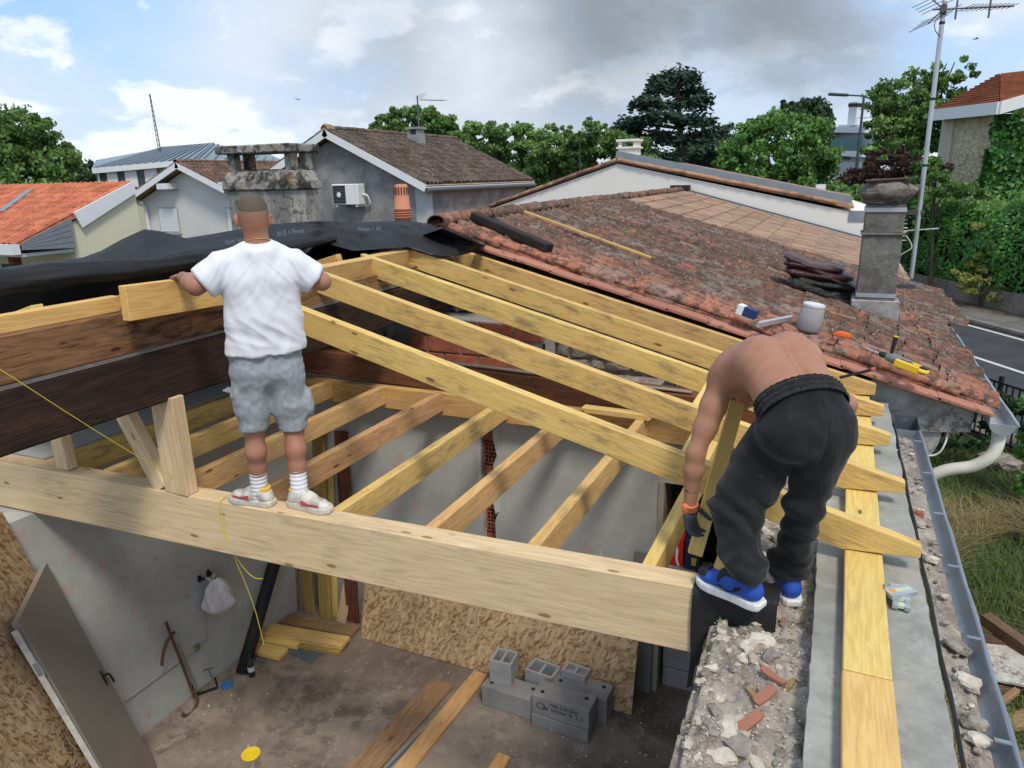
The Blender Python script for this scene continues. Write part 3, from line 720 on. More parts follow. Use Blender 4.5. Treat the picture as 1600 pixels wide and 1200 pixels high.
board('old_beam', (-4.9,5.40,0.275), (-0.3,5.40,0.16), 0.2, 0.24, MATS['reddish_old_timber'], bevel=0.012, label='old reddish beam lying above the ledger along the back wall', cat='beam')
board('lath_strip', (-4.0,5.33,0.285), (-0.9,5.33,0.20), 0.05, 0.012, MATS['bleached_timber'], label='bleached strip on the top edge of the reddish beam', cat='strip')
a, b = aty(910,632,5.15), aty(1000,640,5.15)
board('timber_offcut', (a.x,5.17,0.045), (a.x+0.55,5.15,0.045), 0.09, 0.045, CT, cut0=0.03, label='short yellow offcut lying across the joist by the ledger', cat='offcut')

# short timbers near the bent man
board('joist', (-0.36, by(-0.36)+0.14, -0.004), (-0.34, 5.2, 0.0), 0.066, 0.165, CT, label='pale joist half hidden behind the black trouser leg', cat='joist', group='ceiling joists between tie beam and back wall')
# ================================================================ tiled roof of the standing half
def pos_noise_mat(name, rough=0.9): 
    t = NT(name, rough, 0.15); g = t.N('ShaderNodeNewGeometry'); return t, g.outputs['Position']
def old_tile_mat():
    t, p = pos_noise_mat('old_canal_tile')
    a = t.noise(p, 2.3, 5); b = t.noise(p, 11, 7, 0.68); c = t.noise(p, 34, 5, 0.65)
    sep = t.N('ShaderNodeSeparateXYZ'); t.L(p, sep.inputs[0])
    far = t.rng(sep.outputs[1], 6.55, 7.6)
    fresh = t.mix(t.random(), (0.40,0.165,0.105), (0.30,0.125,0.085))
    mossy = t.mix(t.random(), (0.165,0.092,0.064), (0.110,0.066,0.048))
    f = t.math('MULTIPLY', far, t.rng(a, 0.30, 0.55, 0.72, 1.0))
    f = t.math('MULTIPLY', f, t.rng(t.random(), 0.90, 0.96, 1.0, 0.25))
    vc = t.N('ShaderNodeSeparateColor'); t.L(t.voro(p, 3.3, out='Color'), vc.inputs[0])
    f = t.math('MULTIPLY', f, t.rng(vc.outputs[0], 0.84, 0.90, 1.0, 0.45))
    col = t.mix(f, fresh, mossy)
    col = t.mix(t.math('MULTIPLY', t.rng(vc.outputs[1], 0.78, 0.86), 0.45), col, (0.24,0.215,0.19))
    col = t.mix(t.math('MULTIPLY', t.rng(b, 0.45, 0.58), 0.80), col, (0.060,0.048,0.040))
    col = t.mix(t.math('MULTIPLY', t.math('MULTIPLY', t.rng(c, 0.57, 0.64), t.rng(a, 0.35, 0.6)), 0.85), col, (0.38,0.35,0.25))
    col = t.mix(t.math('MULTIPLY', t.rng(t.noise(p, 6.1, 6, 0.7), 0.54, 0.66), 0.65), col, (0.20,0.19,0.155))
    t.color(col); t.bump(t.math('ADD', b, c), 0.7, 0.012); MATS['old_canal_tile'] = t.mat
old_tile_mat()
def tan_tile_mat():
    t, p = pos_noise_mat('tan_tile'); mp = t.N('ShaderNodeMapping'); t.L(p, mp.inputs[0]); mp.inputs['Scale'].default_value = (1.2, 5, 1)
    a = t.noise(mp.outputs[0], 2.2, 6, 0.7); v = t.attr('tint', 'Fac')
    col = t.mix(v, (0.38,0.25,0.17), (0.27,0.165,0.11))
    col = t.mix(t.math('MULTIPLY', t.rng(a, 0.46, 0.64), 0.8), col, (0.13,0.10,0.08))
    col = t.mix(t.math('MULTIPLY', t.rng(t.noise(p, 3, 5), 0.58, 0.7), 0.5), col, (0.36,0.15,0.09))
    t.color(col); t.bump(t.noise(p, 25, 4), 0.3, 0.01); MATS['tan_tile'] = t.mat
tan_tile_mat()
def tint_tile_mat(name, c1, c2, moss, moss_amt, speck=None, speck_amt=0.0, sc=5.0):
    t, p = pos_noise_mat(name); v = t.attr('tint', 'Fac')
    col = t.mix(v, c1, c2)
    col = t.mix(t.math('MULTIPLY', t.rng(t.noise(p, sc*0.35, 6, 0.7), 0.42, 0.62), moss_amt), col, moss)
    if speck: col = t.mix(t.math('MULTIPLY', t.rng(t.noise(p, sc*1.6, 5, 0.65), 0.58, 0.66), speck_amt), col, speck)
    t.color(col); t.bump(t.noise(p, 18, 4), 0.3, 0.01); MATS[name] = t.mat

def arch_tile(L, w0, w1, hgt, seg=6, th=0.014):
    """canal tile, local X down the slope (0 = upper end), arch over Y"""
    vs, fs = [], []
    for (x, w) in ((0, w0), (L, w1)):
        for rr in (1.0, (w/2-th)/(w/2)):
            for i in range(seg+1):
                a = math.pi*i/seg; vs.append((x, -math.cos(a)*w/2*rr, math.sin(a)*hgt*rr))
    n = seg+1
    for i in range(seg):
        fs.append((i, i+1, 2*n+i+1, 2*n+i))                   # outer skin
        fs.append((2*n+i, 2*n+i+1, 3*n+i+1, 3*n+i))           # lower rim
    fs.append((0, 2*n, 3*n, n)); fs.append((n-1, 2*n-1, 4*n-1, 3*n-1))
    me = bpy.data.meshes.new('tile'); me.from_pydata(vs, [], fs); me.update()
    me.polygons.foreach_set('use_smooth', [i % 2 == 0 and i < 2*seg for i in range(len(me.polygons))]); return me

def joined_tiles(name, origin, down, along, nrow, ncol, row, pitch, L, w, hgt, mat, parent, seg=4, jit=0.02, seed=1, clip=None, lift=0.012, kind='stuff'):
    """many arch tiles as one mesh. origin = top of the slope at one end"""
    o, d, a = Vector(origin), Vector(down).normalized(), Vector(along).normalized(); nrm = d.cross(a).normalized()
    if nrm.z < 0: nrm = -nrm
    r = random.Random(seed); V = []; Fc = []; T = []
    for c in range(ncol):
        cj = r.uniform(-jit, jit)
        for k in range(nrow):
            cen = o + a*(pitch*(c+0.5) + r.uniform(-jit, jit)*0.4) + d*(row*k + cj)
            if clip and not clip(cen): continue
            tint = r.random(); b = len(V); sk = r.uniform(-0.03, 0.03)
            for (x, ww, up) in ((-0.02, w*0.86, 0.0), (L, w, lift)):
                for i in range(seg+1):
                    an = math.pi*i/seg; V.append(cen + d*x + a*(-math.cos(an)*ww/2 + sk*x) + nrm*(math.sin(an)*hgt + up))
            for i in range(seg): Fc.append((b+i, b+i+1, b+seg+1+i+1, b+seg+1+i)); T.append(tint)
            bb = len(V)
            for i in range(seg+1):
                an = math.pi*i/seg; V.append(cen + d*L + a*(-math.cos(an)*w*0.38 + sk*L) + nrm*(math.sin(an)*hgt*0.72 + lift))
            for i in range(seg): Fc.append((b+seg+1+i, b+seg+2+i, bb+i+1, bb+i)); T.append(tint)
    at = absloc(parent) if parent is not None else Vector((0,0,0))
    me = bpy.data.meshes.new(name); me.from_pydata([p-at for p in V], [], Fc); me.update()
    at_ = me.attributes.new('tint', 'FLOAT', 'FACE'); at_.data.foreach_set('value', T)
    ob = put(name, me, mat, parent)
    if kind: ob['kind'] = kind
    return ob

RX0, RX1 = -3.68, 1.27
RYE, RYN, RYF = 6.52, 13.0, 19.06
slope = Vector((1, 0, -RS)).normalized(); roofn = Vector((RS, 0, 1)).normalized()
TR = empty('tiled_roof', (-1.2, 10, roofz(-1.2)-0.2), 'low pitched roof of mossy red canal tiles with a newer tan tiled end', 'roof')
m = MB(); m.prism([(RX0,RYE-0.06,roofz(RX0)-0.06),(RX1-0.1,RYE-0.06,roofz(RX1-0.1)-0.06),(RX1-0.1,RYE-0.06,roofz(RX1-0.1)-0.09),(RX0,RYE-0.06,roofz(RX0)-0.12)], (0,RYF-RYE+0.06,0))
m.build('roof_deck', MATS['old_canal_tile'], TR)
tiles = [arch_tile(0.40, 0.16, 0.195, 0.058+0.005*i) for i in range(4)]
for me in tiles: me.materials.append(MATS['old_canal_tile'])
row, pitch = 0.298, 0.212
slen = (RX1-RX0)/slope.x
nrows = int(slen/row); base = absloc(TR)
rt = random.Random(17); cnt = 0; ncol_ind = 0
y = RYE + 0.04; c = 0
Rslope = Matrix((( slope.x, 0, roofn.x, 0), (0, 1, 0, 0), (slope.z, 0, roofn.z, 0), (0, 0, 0, 1)))
while cnt + nrows <= 300:
    cj = rt.uniform(-0.06, 0.06)
    for k in range(nrows):
        s = slen - (k+1)*row - 0.06 + cj
        if s < -0.05: continue
        p = Vector((RX0, y, roofz(RX0))) + slope*s + roofn*(-0.045)
        o = bpy.data.objects.new('roof_tile', tiles[rt.randrange(4)]); COL.objects.link(o); o.parent = TR
        o.matrix_local = Matrix.Translation(p - base + Vector((0, rt.uniform(-.012,.012), 0))) @ Rslope @ Matrix.Rotation(rt.uniform(-.05,.05), 4, 'Z') @ Matrix.Rotation(0.045+rt.uniform(-.02,.03), 4, 'Y')
        cnt += 1
    y += pitch; c += 1
ind_end = y - pitch/2
joined_tiles('roof_tile', (RX0-0.02, ind_end, roofz(RX0-0.02)-0.045), slope, (0,1,0), nrows+1, int((RYN-ind_end)/pitch), row, pitch, 0.37, 0.19, 0.078, MATS['old_canal_tile'], TR, seg=5, jit=0.035, seed=5, lift=0.02)
# channels between the cover tiles (they close the surface)
joined_tiles('channel_tile', (RX0+0.02, RYE-0.06, roofz(RX0)-0.075), slope, (0,1,0), nrows, int((RYN-RYE+0.06)/pitch)+1, row, pitch, 0.36, 0.2, 0.02, MATS['old_canal_tile'], TR, seg=2, jit=0.03, seed=6)
joined_tiles('tan_roof_tile', (RX0-0.05, RYN, roofz(RX0-0.05)-0.045), slope, (0,1,0), 13, int((RYF-RYN)/0.235), 0.385, 0.235, 0.42, 0.24, 0.045, MATS['tan_tile'], TR, seg=4, jit=0.008, seed=7, lift=0.022)
# flat salmon verge tiles along the edge
vm = NT('verge_tile', 0.85); g = vm.coord((1,1,1)); n_ = vm.noise(g, 8, 6, 0.65)
vm.color(vm.mix(vm.math('MULTIPLY', vm.rng(n_, 0.56, 0.66), 0.7), vm.mix(vm.random(), (0.44,0.20,0.135), (0.33,0.14,0.095)), (0.07,0.055,0.05))); vm.bump(n_, 0.3, 0.01); MATS['verge_tile'] = vm.mat
x = -3.15; k = 0
while x < 1.12:
    l = 0.40 + 0.02*random.random(); p0 = Vector((x, RYE-0.135, roofz(x)-0.085+0.007*(k % 2))); p1 = p0 + slope*l
    board('verge_tile', p0, p1, 0.20, 0.030, MATS['verge_tile'], TR, up=roofn, bevel=0.005); x += l*slope.x*0.93; k += 1
# ridge tiles
rid = [arch_tile(0.44, 0.20, 0.24, 0.10) for _ in range(2)]
for me in rid: me.materials.append(MATS['old_canal_tile'])
y = RYE - 0.05; k = 0
while y < RYF - 0.1:
    o = bpy.data.objects.new('ridge_tile', rid[k % 2]); COL.objects.link(o); o.parent = TR
    o.matrix_local = Matrix.Translation(Vector((RX0-0.02, y+0.42, roofz(RX0)-0.01+rt.uniform(-.008,.012))) - base) @ Matrix.Rotation(-math.pi/2+rt.uniform(-.05,.05), 4, 'Z') @ Matrix.Rotation(0.04, 4, 'Y')
    y += 0.37; k += 1
# far slope of the same roof
joined_tiles('far_slope_tile', (RX0-0.05, RYE-0.02, roofz(RX0)-0.05), (-1,0,-RS), (0,1,0), 14, 60, 0.33, pitch, 0.37, 0.19, 0.075, MATS['old_canal_tile'], TR, seg=3, jit=0.03, seed=9)
m = MB(); m.prism([(RX0,RYE,roofz(RX0)-0.08),(RX0-5,RYE,roofz(RX0)-0.08-5*RS),(RX0-5,RYE,roofz(RX0)-0.12-5*RS),(RX0,RYE,roofz(RX0)-0.12)], (0,RYF-RYE,0)); m.build('far_deck', MATS['old_canal_tile'], TR)
m = MB(); m.prism([(RX0-0.02,RYE+0.02,roofz(RX0)-0.1),(RX0-4.9,RYE+0.02,roofz(RX0)-0.1-4.9*RS),(RX0-4.9,RYE+0.02,GZ),(RX0-0.02,RYE+0.02,GZ)], (0,0.3,0)); m.build('far_gable', MATS['render_old'], TR)
# eave wall of the standing half
m = MB(); m.box((0.5,GY+0.01,GZ-0.2), (0.78,RYF,roofz(0.78)-0.16)); m.build('eave_wall', MATS['render_old'], TR)
# zinc flashing against the neighbour's gable
m = MB(); m.prism([(RX0-0.1,RYF-0.22,roofz(RX0-0.1)+0.05),(RX1,RYF-0.22,roofz(RX1)+0.05),(RX1,RYF-0.22,roofz(RX1)+0.02),(RX0-0.1,RYF-0.22,roofz(RX0-0.1)+0.02)], (0,0.2,0)); m.build('flashing', MATS['dark_zinc'], TR)
m = MB(); m.box((RX0-0.28,RYF-0.3,roofz(RX0)-0.02),(RX0+0.18,RYF,roofz(RX0)+0.12)); m.build('ridge_cap', MATS['burnt_timber'], TR)

# rendered end of the eave at the gable, with its corbel
EW = empty('eave_end', (0.9, GY, 0), 'grey lichen stained render at the eave end of the gable under the tiles', 'eave end')
m = MB(); m.prism([(0.37,GY-0.02,roofz(0.37)-0.10),(1.13,GY-0.02,roofz(1.13)-0.10),(1.12,GY-0.02,-0.24),(0.86,GY-0.02,-0.27),(0.37,GY-0.02,-0.27)], (0,0.26,0)); m.build('verge_board', MATS['render_old'], EW)
cur = [(0.37,-0.273),(0.93,-0.273)] + [(0.93-0.20*(1-math.cos(q*math.pi/16)), -0.273-0.30*math.sin(q*math.pi/16)) for q in range(1,9)] + [(0.73,GZ),(0.37,GZ)]
m = MB(); m.prism([(x, GY+0.01, z) for x, z in cur], (0,0.24,0)); m.build('corbel_wall', concrete('render_pale', (0.44,0.43,0.41), (0.30,0.295,0.28), (0.55,0.54,0.52), 3.0, 0.5, lich=0.6, lich_col=(0.09,0.085,0.08)), EW)

# ================================================================ gutters
def gutter(name, p0, p1, r, mat, label, endcap=True, brackets=6):
    p0, p1 = Vector(p0), Vector(p1); d = (p1-p0).normalized(); side = d.cross(Vector((0,0,1))).normalized()
    E = empty(name, p0, label, 'gutter')
    m = MB(); m.smooth = True; G = []; n = 12
    for t in range(21):
        c = p0.lerp(p1, t/20) + side*(0.004*math.sin(t*2.1)); row = []
        row.append(c - side*r + Vector((0,0,0.05)))
        for i in range(n+1):
            a = math.pi*i/n; row.append(c - side*math.cos(a)*r - Vector((0,0,math.sin(a)*r*0.95)))
        row.append(c + side*(r+0.006) + Vector((0,0,0.012))); row.append(c + side*(r+0.018) + Vector((0,0,0.006))); row.append(c + side*(r+0.014) + Vector((0,0,-0.008)))
        G.append(row)
    m.grid(G); m.build('trough', mat, E, fix=False)
    m = MB(); m.tube([p0 + side*(r+0.009), p1 + side*(r+0.009)], 0.009, 8); m.build('rolled_rim', mat, E)
    for c in ((p0, p1) if endcap else ()):
        m = MB(); m.prism([c - side*math.cos(math.pi*i/n)*r - Vector((0,0,math.sin(math.pi*i/n)*r*0.95)) for i in range(n+1)], d*0.003); m.build('end_cap', mat, E)
    for i in range(brackets):
        c = p0.lerp(p1, (i+0.6)/brackets); m = MB()
        m.obox(c + side*(r*0.75) + Vector((0,0,0.004)), side*(r*0.32), d*0.010, Vector((0,0,0.003))); m.build('bracket', mat, E)
    return E
gy1 = 5.86
gx = 0.625
GU = gutter('zinc_gutter', (gx, 0.9, -0.10), (gx-0.01, gy1, -0.10), 0.082, MATS['zinc'], 'long zinc gutter full of rubble beside the concrete band', brackets=8)
m = MB(); m.box((gx-0.10, gy1, -0.20), (gx+0.085, gy1+0.26, -0.19)); m.box((gx-0.10,gy1,-0.19),(gx-0.092,gy1+0.26,-0.05)); m.box((gx+0.078,gy1,-0.19),(gx+0.085,gy1+0.26,-0.07)); m.box((gx-0.1,gy1+0.25,-0.19),(gx+0.085,gy1+0.258,-0.06))
m.build('outlet_box', MATS['dark_zinc'], GU)
G2 = gutter('zinc_gutter', (1.29, RYE-0.32, -0.09), (1.29, 13.0, -0.09), 0.09, MATS['galvanised'], 'open ended zinc gutter under the eave of the mossy tiled roof', brackets=3)
# rubble lying in the long gutter
def gz_(x): t = (x-gx)/0.082; return -0.10 - 0.078*math.sqrt(max(0, 1-t*t))
m = MB(); m.smooth = True; G = []
for j in range(150):
    y = 1.0 + (gy1-1.05)*j/149; row = []
    for i in range(9):
        x = gx - 0.078 + 0.11*i/8
        h = 0.055*(0.5+0.5*mnoise.noise(Vector((y*3.1, 7, 1)))) * (1-(i/8)**2) + 0.02*mnoise.noise(Vector((x*30, y*22, 0))) + 0.012*mnoise.noise(Vector((x*70, y*60, 0)))
        row.append((x, y, max(gz_(x)+0.001, -0.165 + h)))
    G.append(row)
m.grid(G); m.build('gutter_silt', MATS['rubble_mortar'], label='grey mortar silt and grit lying along the zinc gutter', cat='debris', kind='stuff', fix=False)
r = random.Random(12)
gst = [(1457,870,.075,'lime_stone','cream stone lump lying in the gutter by the rafter tail',0.6),(1435,800,.06,'red_brick','orange brick chunk lying in the zinc gutter',0.8),(1440,818,.045,'lime_stone','pale chip just past the orange chunk in the gutter',0.7),(1497,1005,.095,'grey_stone','flat pinkish stone slab tilted in the gutter',0.4),(1513,1060,.085,'lime_stone','pale jagged stone in the gutter below the flat slab',0.6),(1525,1125,.09,'grey_stone','rounded grey stone wedged in the gutter',0.6),(1530,1150,.08,'lime_stone','buff stone flake beside the rounded grey stone in the gutter',0.5)]
for i, (px, py, s, mt, lab, fl) in enumerate(gst):
    p = atz(px, py, -0.11); x = min(max(p.x, gx-0.05), gx+0.02)
    put('rubble_stone', stone_mesh('rubble_stone', s*1.2, s, s*fl, 700+i, 0.3), MATS[mt], None, Matrix.Translation((x, p.y, -0.125)) @ Matrix.Rotation(r.uniform(0,3), 4, 'Z') @ Matrix.Rotation(0.3, 4, 'Y'), label=lab, cat='stone', group='stones lying in the gutter')
for i in range(46):
    y = r.uniform(1.6, gy1-0.1); x = gx + r.uniform(-0.06, 0.012); s = r.uniform(0.018, 0.042)
    put('rubble_stone', stone_mesh('rubble_stone', s*1.3, s, s*0.7, 800+i, 0.3, 1), MATS[r.choice(['grey_stone','lime_stone','rubble_mortar','rubble_mortar','grey_stone'])], None, Matrix.Translation((x, y, -0.135+0.01*r.random())) @ Matrix.Rotation(r.uniform(0,3), 4, 'Z'), label='small loose mortar chip among the silt in the zinc gutter', cat='stone', group='small chips lying in the gutter')

# white downpipe and cable on the eave end
m = MB(); m.smooth = True
dpts = [(1.29, RYE-0.22, -0.18), (1.29, RYE-0.24, -0.28), (1.25, RYE-0.26, -0.38), (1.15, RYE-0.26, -0.47), (0.98, RYE-0.26, -0.53), (0.86, RYE-0.26, -0.62), (0.80, RYE-0.26, -0.78), (0.79, RYE-0.26, -1.0), (0.79, RYE-0.26, GZ)]
def smooth_path(pts, n=6):
    pts = [Vector(p) for p in pts]; out = []
    for i in range(len(pts)-1):
        a, b, c, d = pts[max(i-1,0)], pts[i], pts[i+1], pts[min(i+2,len(pts)-1)]
        for k in range(n):
            t = k/n; out.append(0.5*((2*b) + (c-a)*t + (2*a-5*b+4*c-d)*t*t + (3*b-a-3*c+d)*t**3))
    return out + [pts[-1]]
DP = empty('downpipe', (0.79, RYE-0.26, GZ), 'cream downpipe curving back from the open gutter end to the wall', 'downpipe')
m.tube(smooth_path(dpts), 0.048, 14); m.build('pipe', plain('cream_pvc', (0.62,0.60,0.52), 0.5, var=0.12, scale=8), DP)
m = MB(); m.lathe([(0.053,-0.03),(0.053,0.03)], (0.79, RYE-0.26, -1.12), 14); m.build('collar', MATS['cream_pvc'], DP)
m = MB(); m.tube(smooth_path([(0.42,GY-0.03,-0.42),(0.55,GY-0.04,-0.44),(0.75,GY-0.04,-0.47),(0.90,GY-0.03,-0.46),(0.96,GY-0.02,-0.36),(0.99,GY+0.1,-0.2)]), 0.008, 6)
cab = m.build('cable', plain('white_cable', (0.7,0.7,0.68), 0.5), label='white cable clipped across the rendered eave end', cat='cable')
m = MB(); m.box((0.48,GY-0.045,-0.46),(0.53,GY+0.0,-0.40)); m.build('cable_clip', MATS['white_cable'], cab)

# ================================================================ black membrane on the far slope
def lerp_tab(tab, x):
    if x <= tab[0][0]: return tab[0][1]
    for (a, va), (b, vb) in zip(tab, tab[1:]):
        if x <= b: return va + (vb-va)*(x-a)/(b-a)
    return tab[-1][1]
topA = [(-60,428),(0,418),(100,406),(130,402),(160,391),(190,374),(225,358),(250,361),(290,372),(340,364),(400,353),(450,348),(500,345),(560,347),(620,345),(650,346),(680,353),(705,363),(730,374),(756,384)]
def sheetA(px, t):
    """t: 0 lower edge behind the roll .. 1 crest"""
    lo = lerp_tab([(-60,452),(0,440),(120,425),(250,415),(345,396),(480,395),(500,377),(512,381),(553,392),(581,390),(637,386),(650,389),(687,400),(715,400),(740,394),(758,386)], px)
    hi = lerp_tab(topA, px)
    y = lo + (hi-lo)*t
    wob = (4.0*mnoise.noise(Vector((px*0.02, t*3, 1)))+2.0*mnoise.noise(Vector((px*0.06+t*3, t*6, 4))))*(t*(1-t)*4)
    k = min(1, max(0, (px-430)/60))
    xA = -3.9 - 0.5*t
    p1 = atx(px, y+wob, xA)
    if k == 0: return p1
    e = min(1, max(0, (px-600)/150))
    p2 = onpl(px, y, (0,0,0.245+0.05), (0.2675,0,1)) if t < 0.02 else None
    b0 = onpl(px, lo, (0,0,0.245+0.035), (0.2675,0,1)); b1 = atx(px, hi, -4.05 + 0.75*e)
    if e > 0.6: b1 = onpl(px, hi, (0,0,RZ0+0.06), (RS,0,1)).lerp(b1, 1-(e-0.6)/0.4)
    q = b0.lerp(b1, t); dirn = (q - Vector(CAM.tolist())).normalized()
    yv = 0.09*mnoise.noise(Vector((px*0.024, t*2.2, 5)))+0.06*mnoise.noise(Vector((px*0.05+t*4, t*4, 2)))+0.02*mnoise.noise(Vector((px*0.13-t*6, t*8, 7)))
    q = q + dirn*(yv*(0.25+t*(1-t)*4)) + Vector((0,0,0.05*math.sin(t*math.pi)*0.5))
    return p1.lerp(q, k)
MBm = empty('roof_membrane', (-4.3, 4.0, 1.0), 'crumpled black roofing membrane with faint print draped over the far slope and ridge', 'membrane')
m = MB(); m.smooth = True; G = []
for i in range(190):
    px = -60 + 818*i/189
    row = [sheetA(px, t/16) for t in range(17)]
    last = row[-1]
    for k in range(1, 7):                       # falls away over the far slope
        q = last + Vector((-0.42*k, 0.05*k, -0.03*k*k*0.6 - 0.115*k)); q.z = max(q.z, zopp(q.x)+0.04 if q.x > -8 else 0); row.append(q)
    G.append(row)
m.grid(G); m.build('draped_sheet', MATS['black_membrane'], MBm, fix=False)
m = MB(); m.smooth = True
pts, rs = [], []
for px, ct, rad in [(-60,450,.072),(0,441,.072),(60,434,.070),(120,427,.068),(190,420,.066),(250,413,.062),(300,405,.058),(345,397,.056),(400,390,.052),(450,384,.05),(490,378,.046),(520,372,.03)]:
    p = atx(px, ct, -3.84); pts.append(p); rs.append(rad)
sp_ = smooth_path(pts, 4); rr_ = [rs[0] + 0]; 
rr_ = [lerp_tab([(i, v) for i, v in enumerate(rs)], k/4) + 0.006*math.sin(k*0.9) for k in range(len(sp_))]
m.tube(sp_, rr_, 36)
for q_ in range(len(m.v)):
    p_ = Vector(m.v[q_]); i_ = min(q_//36, len(sp_)-1); c_ = sp_[i_]; dv_ = p_-c_; a_ = (q_ % 36)/36*6.283
    k_ = 1 + 0.22*mnoise.noise(Vector((p_.y*1.3, math.cos(a_)*1.5, math.sin(a_)*1.5))) + 0.14*mnoise.noise(Vector((p_.y*2.5+math.sin(a_)*2, math.cos(a_)*4, math.sin(a_)*4+5)))
    m.v[q_] = tuple(c_ + Vector((dv_.x*1.25, dv_.y, dv_.z*0.92))*k_)
m.build('rolled_edge', MATS['black_membrane'], MBm, fix=False)
def text_mesh(s, size):
    c = bpy.data.curves.new('txt', 'FONT'); c.body = s; c.size = size; c.resolution_u = 2
    o = bpy.data.objects.new('txt', c); COL.objects.link(o)
    dg = bpy.context.evaluated_depsgraph_get(); dg.update(); me = bpy.data.meshes.new_from_object(o.evaluated_get(dg))
    bpy.data.objects.remove(o); V = [tuple(v.co) for v in me.vertices]; Fs = [tuple(p.vertices) for p in me.polygons]; bpy.data.meshes.remove(me); return V, Fs
def print_on(fn, s, size, name, mat, parent, at=None):
    V, Fs = text_mesh(s, size); m = MB(); m.add([fn(x, y) for x, y, z in V], Fs)
    return m.build(name, mat, parent, fix=False)
pr = plain('membrane_print', (0.14,0.145,0.15), 0.7)
def pt_(px0, t0, sx, st, flip=1):
    def fn(x, y):
        p = sheetA(px0 + flip*x*sx, t0 + flip*y*st); d = (Vector(CAM.tolist())-p).normalized(); return p + d*0.012
    return fn
print_on(pt_(432,0.55,1,0.034), '30 % < Pente', 8, 'printed_text', pr, MBm)
print_on(pt_(352,0.45,1,0.034), 'Pente 30 %', 7, 'printed_text', pr, MBm)
print_on(pt_(560,0.55,1,0.030), 'Pente < 30', 8, 'printed_text', pr, MBm)

# ================================================================ big weathered chimney on the far slope
cy = 6.75
def cpt(px, py): return aty(px, py, cy)
x0, x1 = cpt(357,320).x, cpt(463,320).x; cdp = atx(500,320,cpt(463,320).x).y - cy; zb = zopp(x0)-0.5; z1 = cpt(430,297).z; z2 = cpt(430,264).z; z3 = cpt(430,238).z; z4 = cpt(430,226).z
zt_l = cpt(352,236).z
CH = empty('chimney', ((x0+x1)/2, cy+0.35, zb), 'broad weathered chimney with a lichen covered slab cap on stub legs', 'chimney')
t = NT('chimney_render', 0.95, 0.1); v = t.coord((1,1,1)); a = t.noise(v, 3, 8, 0.7); b = t.noise(t.coord((2.5,2.5,0.7)), 2.2, 7, 0.7)
c_ = t.mix(t.rng(b, 0.40, 0.65), (0.20,0.195,0.18), (0.40,0.385,0.34)); c_ = t.mix(t.math('MULTIPLY', t.rng(t.noise(v, 14, 7, 0.7), 0.52, 0.62), 0.8), c_, (0.06,0.058,0.055)); t.color(c_); t.bump(a, 0.6, 0.02); MATS['chimney_render'] = t.mat
t = NT('lichen_stone', 0.95, 0.1); v = t.coord((1,1,1)); c_ = t.mix(t.rng(t.noise(v, 5, 8, 0.72), 0.42, 0.58), (0.33,0.32,0.29), (0.05,0.046,0.042))
c_ = t.mix(t.math('MULTIPLY', t.rng(t.noise(v, 3.1, 7, 0.7), 0.56, 0.64), 0.75), c_, (0.27,0.15,0.05)); c_ = t.mix(t.math('MULTIPLY', t.rng(t.noise(v, 7, 7, 0.7), 0.60, 0.68), 0.8), c_, (0.55,0.54,0.50)); t.color(c_); t.bump(t.noise(v, 20, 6, 0.7), 0.9, 0.02); MATS['lichen_stone'] = t.mat
m = MB(); m.box((x0,cy,zb),(x1,cy+cdp,z1)); m.build('shaft', MATS['chimney_render'], CH, bevel=0.01)
m = MB(); e = 0.035
def ring(z, g): return [(x0-g,cy-g,z),(x1+g,cy-g,z),(x1+g,cy+cdp+g,z),(x0-g,cy+cdp+g,z)]
def stack(rings):
    m = MB(); 
    for rr in rings: m.v += rr
    for k in range(len(rings)-1):
        for i in range(4): m.f.append((k*4+i, k*4+(i+1) % 4, k*4+4+(i+1) % 4, k*4+4+i)); m.mi.append(0)
    m.f.append((0,1,2,3)); m.mi.append(0); b = 4*(len(rings)-1); m.f.append((b,b+1,b+2,b+3)); m.mi.append(0); return m
stack([ring(z1+0.001, 0.01), ring(z1+0.003, e), ring(z1+0.10, e), ring(z2-0.02, -0.02), ring(z2, -0.09)]).build('hood', MATS['lichen_stone'], CH, bevel=0.012)
for (c, dy) in [(x0+0.09,0.03),(x1-0.08,0.03),(x0+0.09,cdp-0.14),(x1-0.08,cdp-0.14)]:
    m = MB(); m.box((c-0.055,cy+dy,z2-0.02),(c+0.055,cy+dy+0.11,z3+0.002)); m.build('leg', MATS['lichen_stone'], CH, bevel=0.008)
xa, xb = cpt(340,232).x, x1+0.03
m = MB(); m.box((xa,cy-0.06,z3),(xb,cy+cdp+0.05,z4+0.01)); m.build('cap_slab', MATS['lichen_stone'], CH, bevel=0.012)

# terracotta vent pot behind the membrane
p = aty(630,345,7.9); h = aty(630,288,7.9).z - p.z; c = Vector((p.x, 7.9, p.z-0.3)); rad = abs(aty(640,320,7.9).x - aty(617,320,7.9).x)/2*0.92
tm = NT('terracotta', 0.75); v = tm.coord((1,1,1)); tm.color(tm.mix(tm.noise(v, 8, 6), (0.47,0.17,0.095), (0.56,0.25,0.16))); tm.bump(tm.noise(v, 30, 3), 0.2, 0.005); MATS['terracotta'] = tm.mat
VP = empty('vent_pot', c, 'salmon terracotta vent pot with slots standing behind the membrane', 'vent pot')
m = MB(); m.smooth = True; m.lathe([(rad*1.05,0),(rad*1.05,0.3+h*0.30),(rad*1.12,0.3+h*0.31),(rad*1.12,0.3+h*0.34),(rad*0.98,0.3+h*0.36),(rad*0.85,0.3+h*0.93),(rad*0.7,0.3+h),(rad*0.2,0.3+h*1.01)], c, 18); m.build('pot', MATS['terracotta'], VP, fix=True)
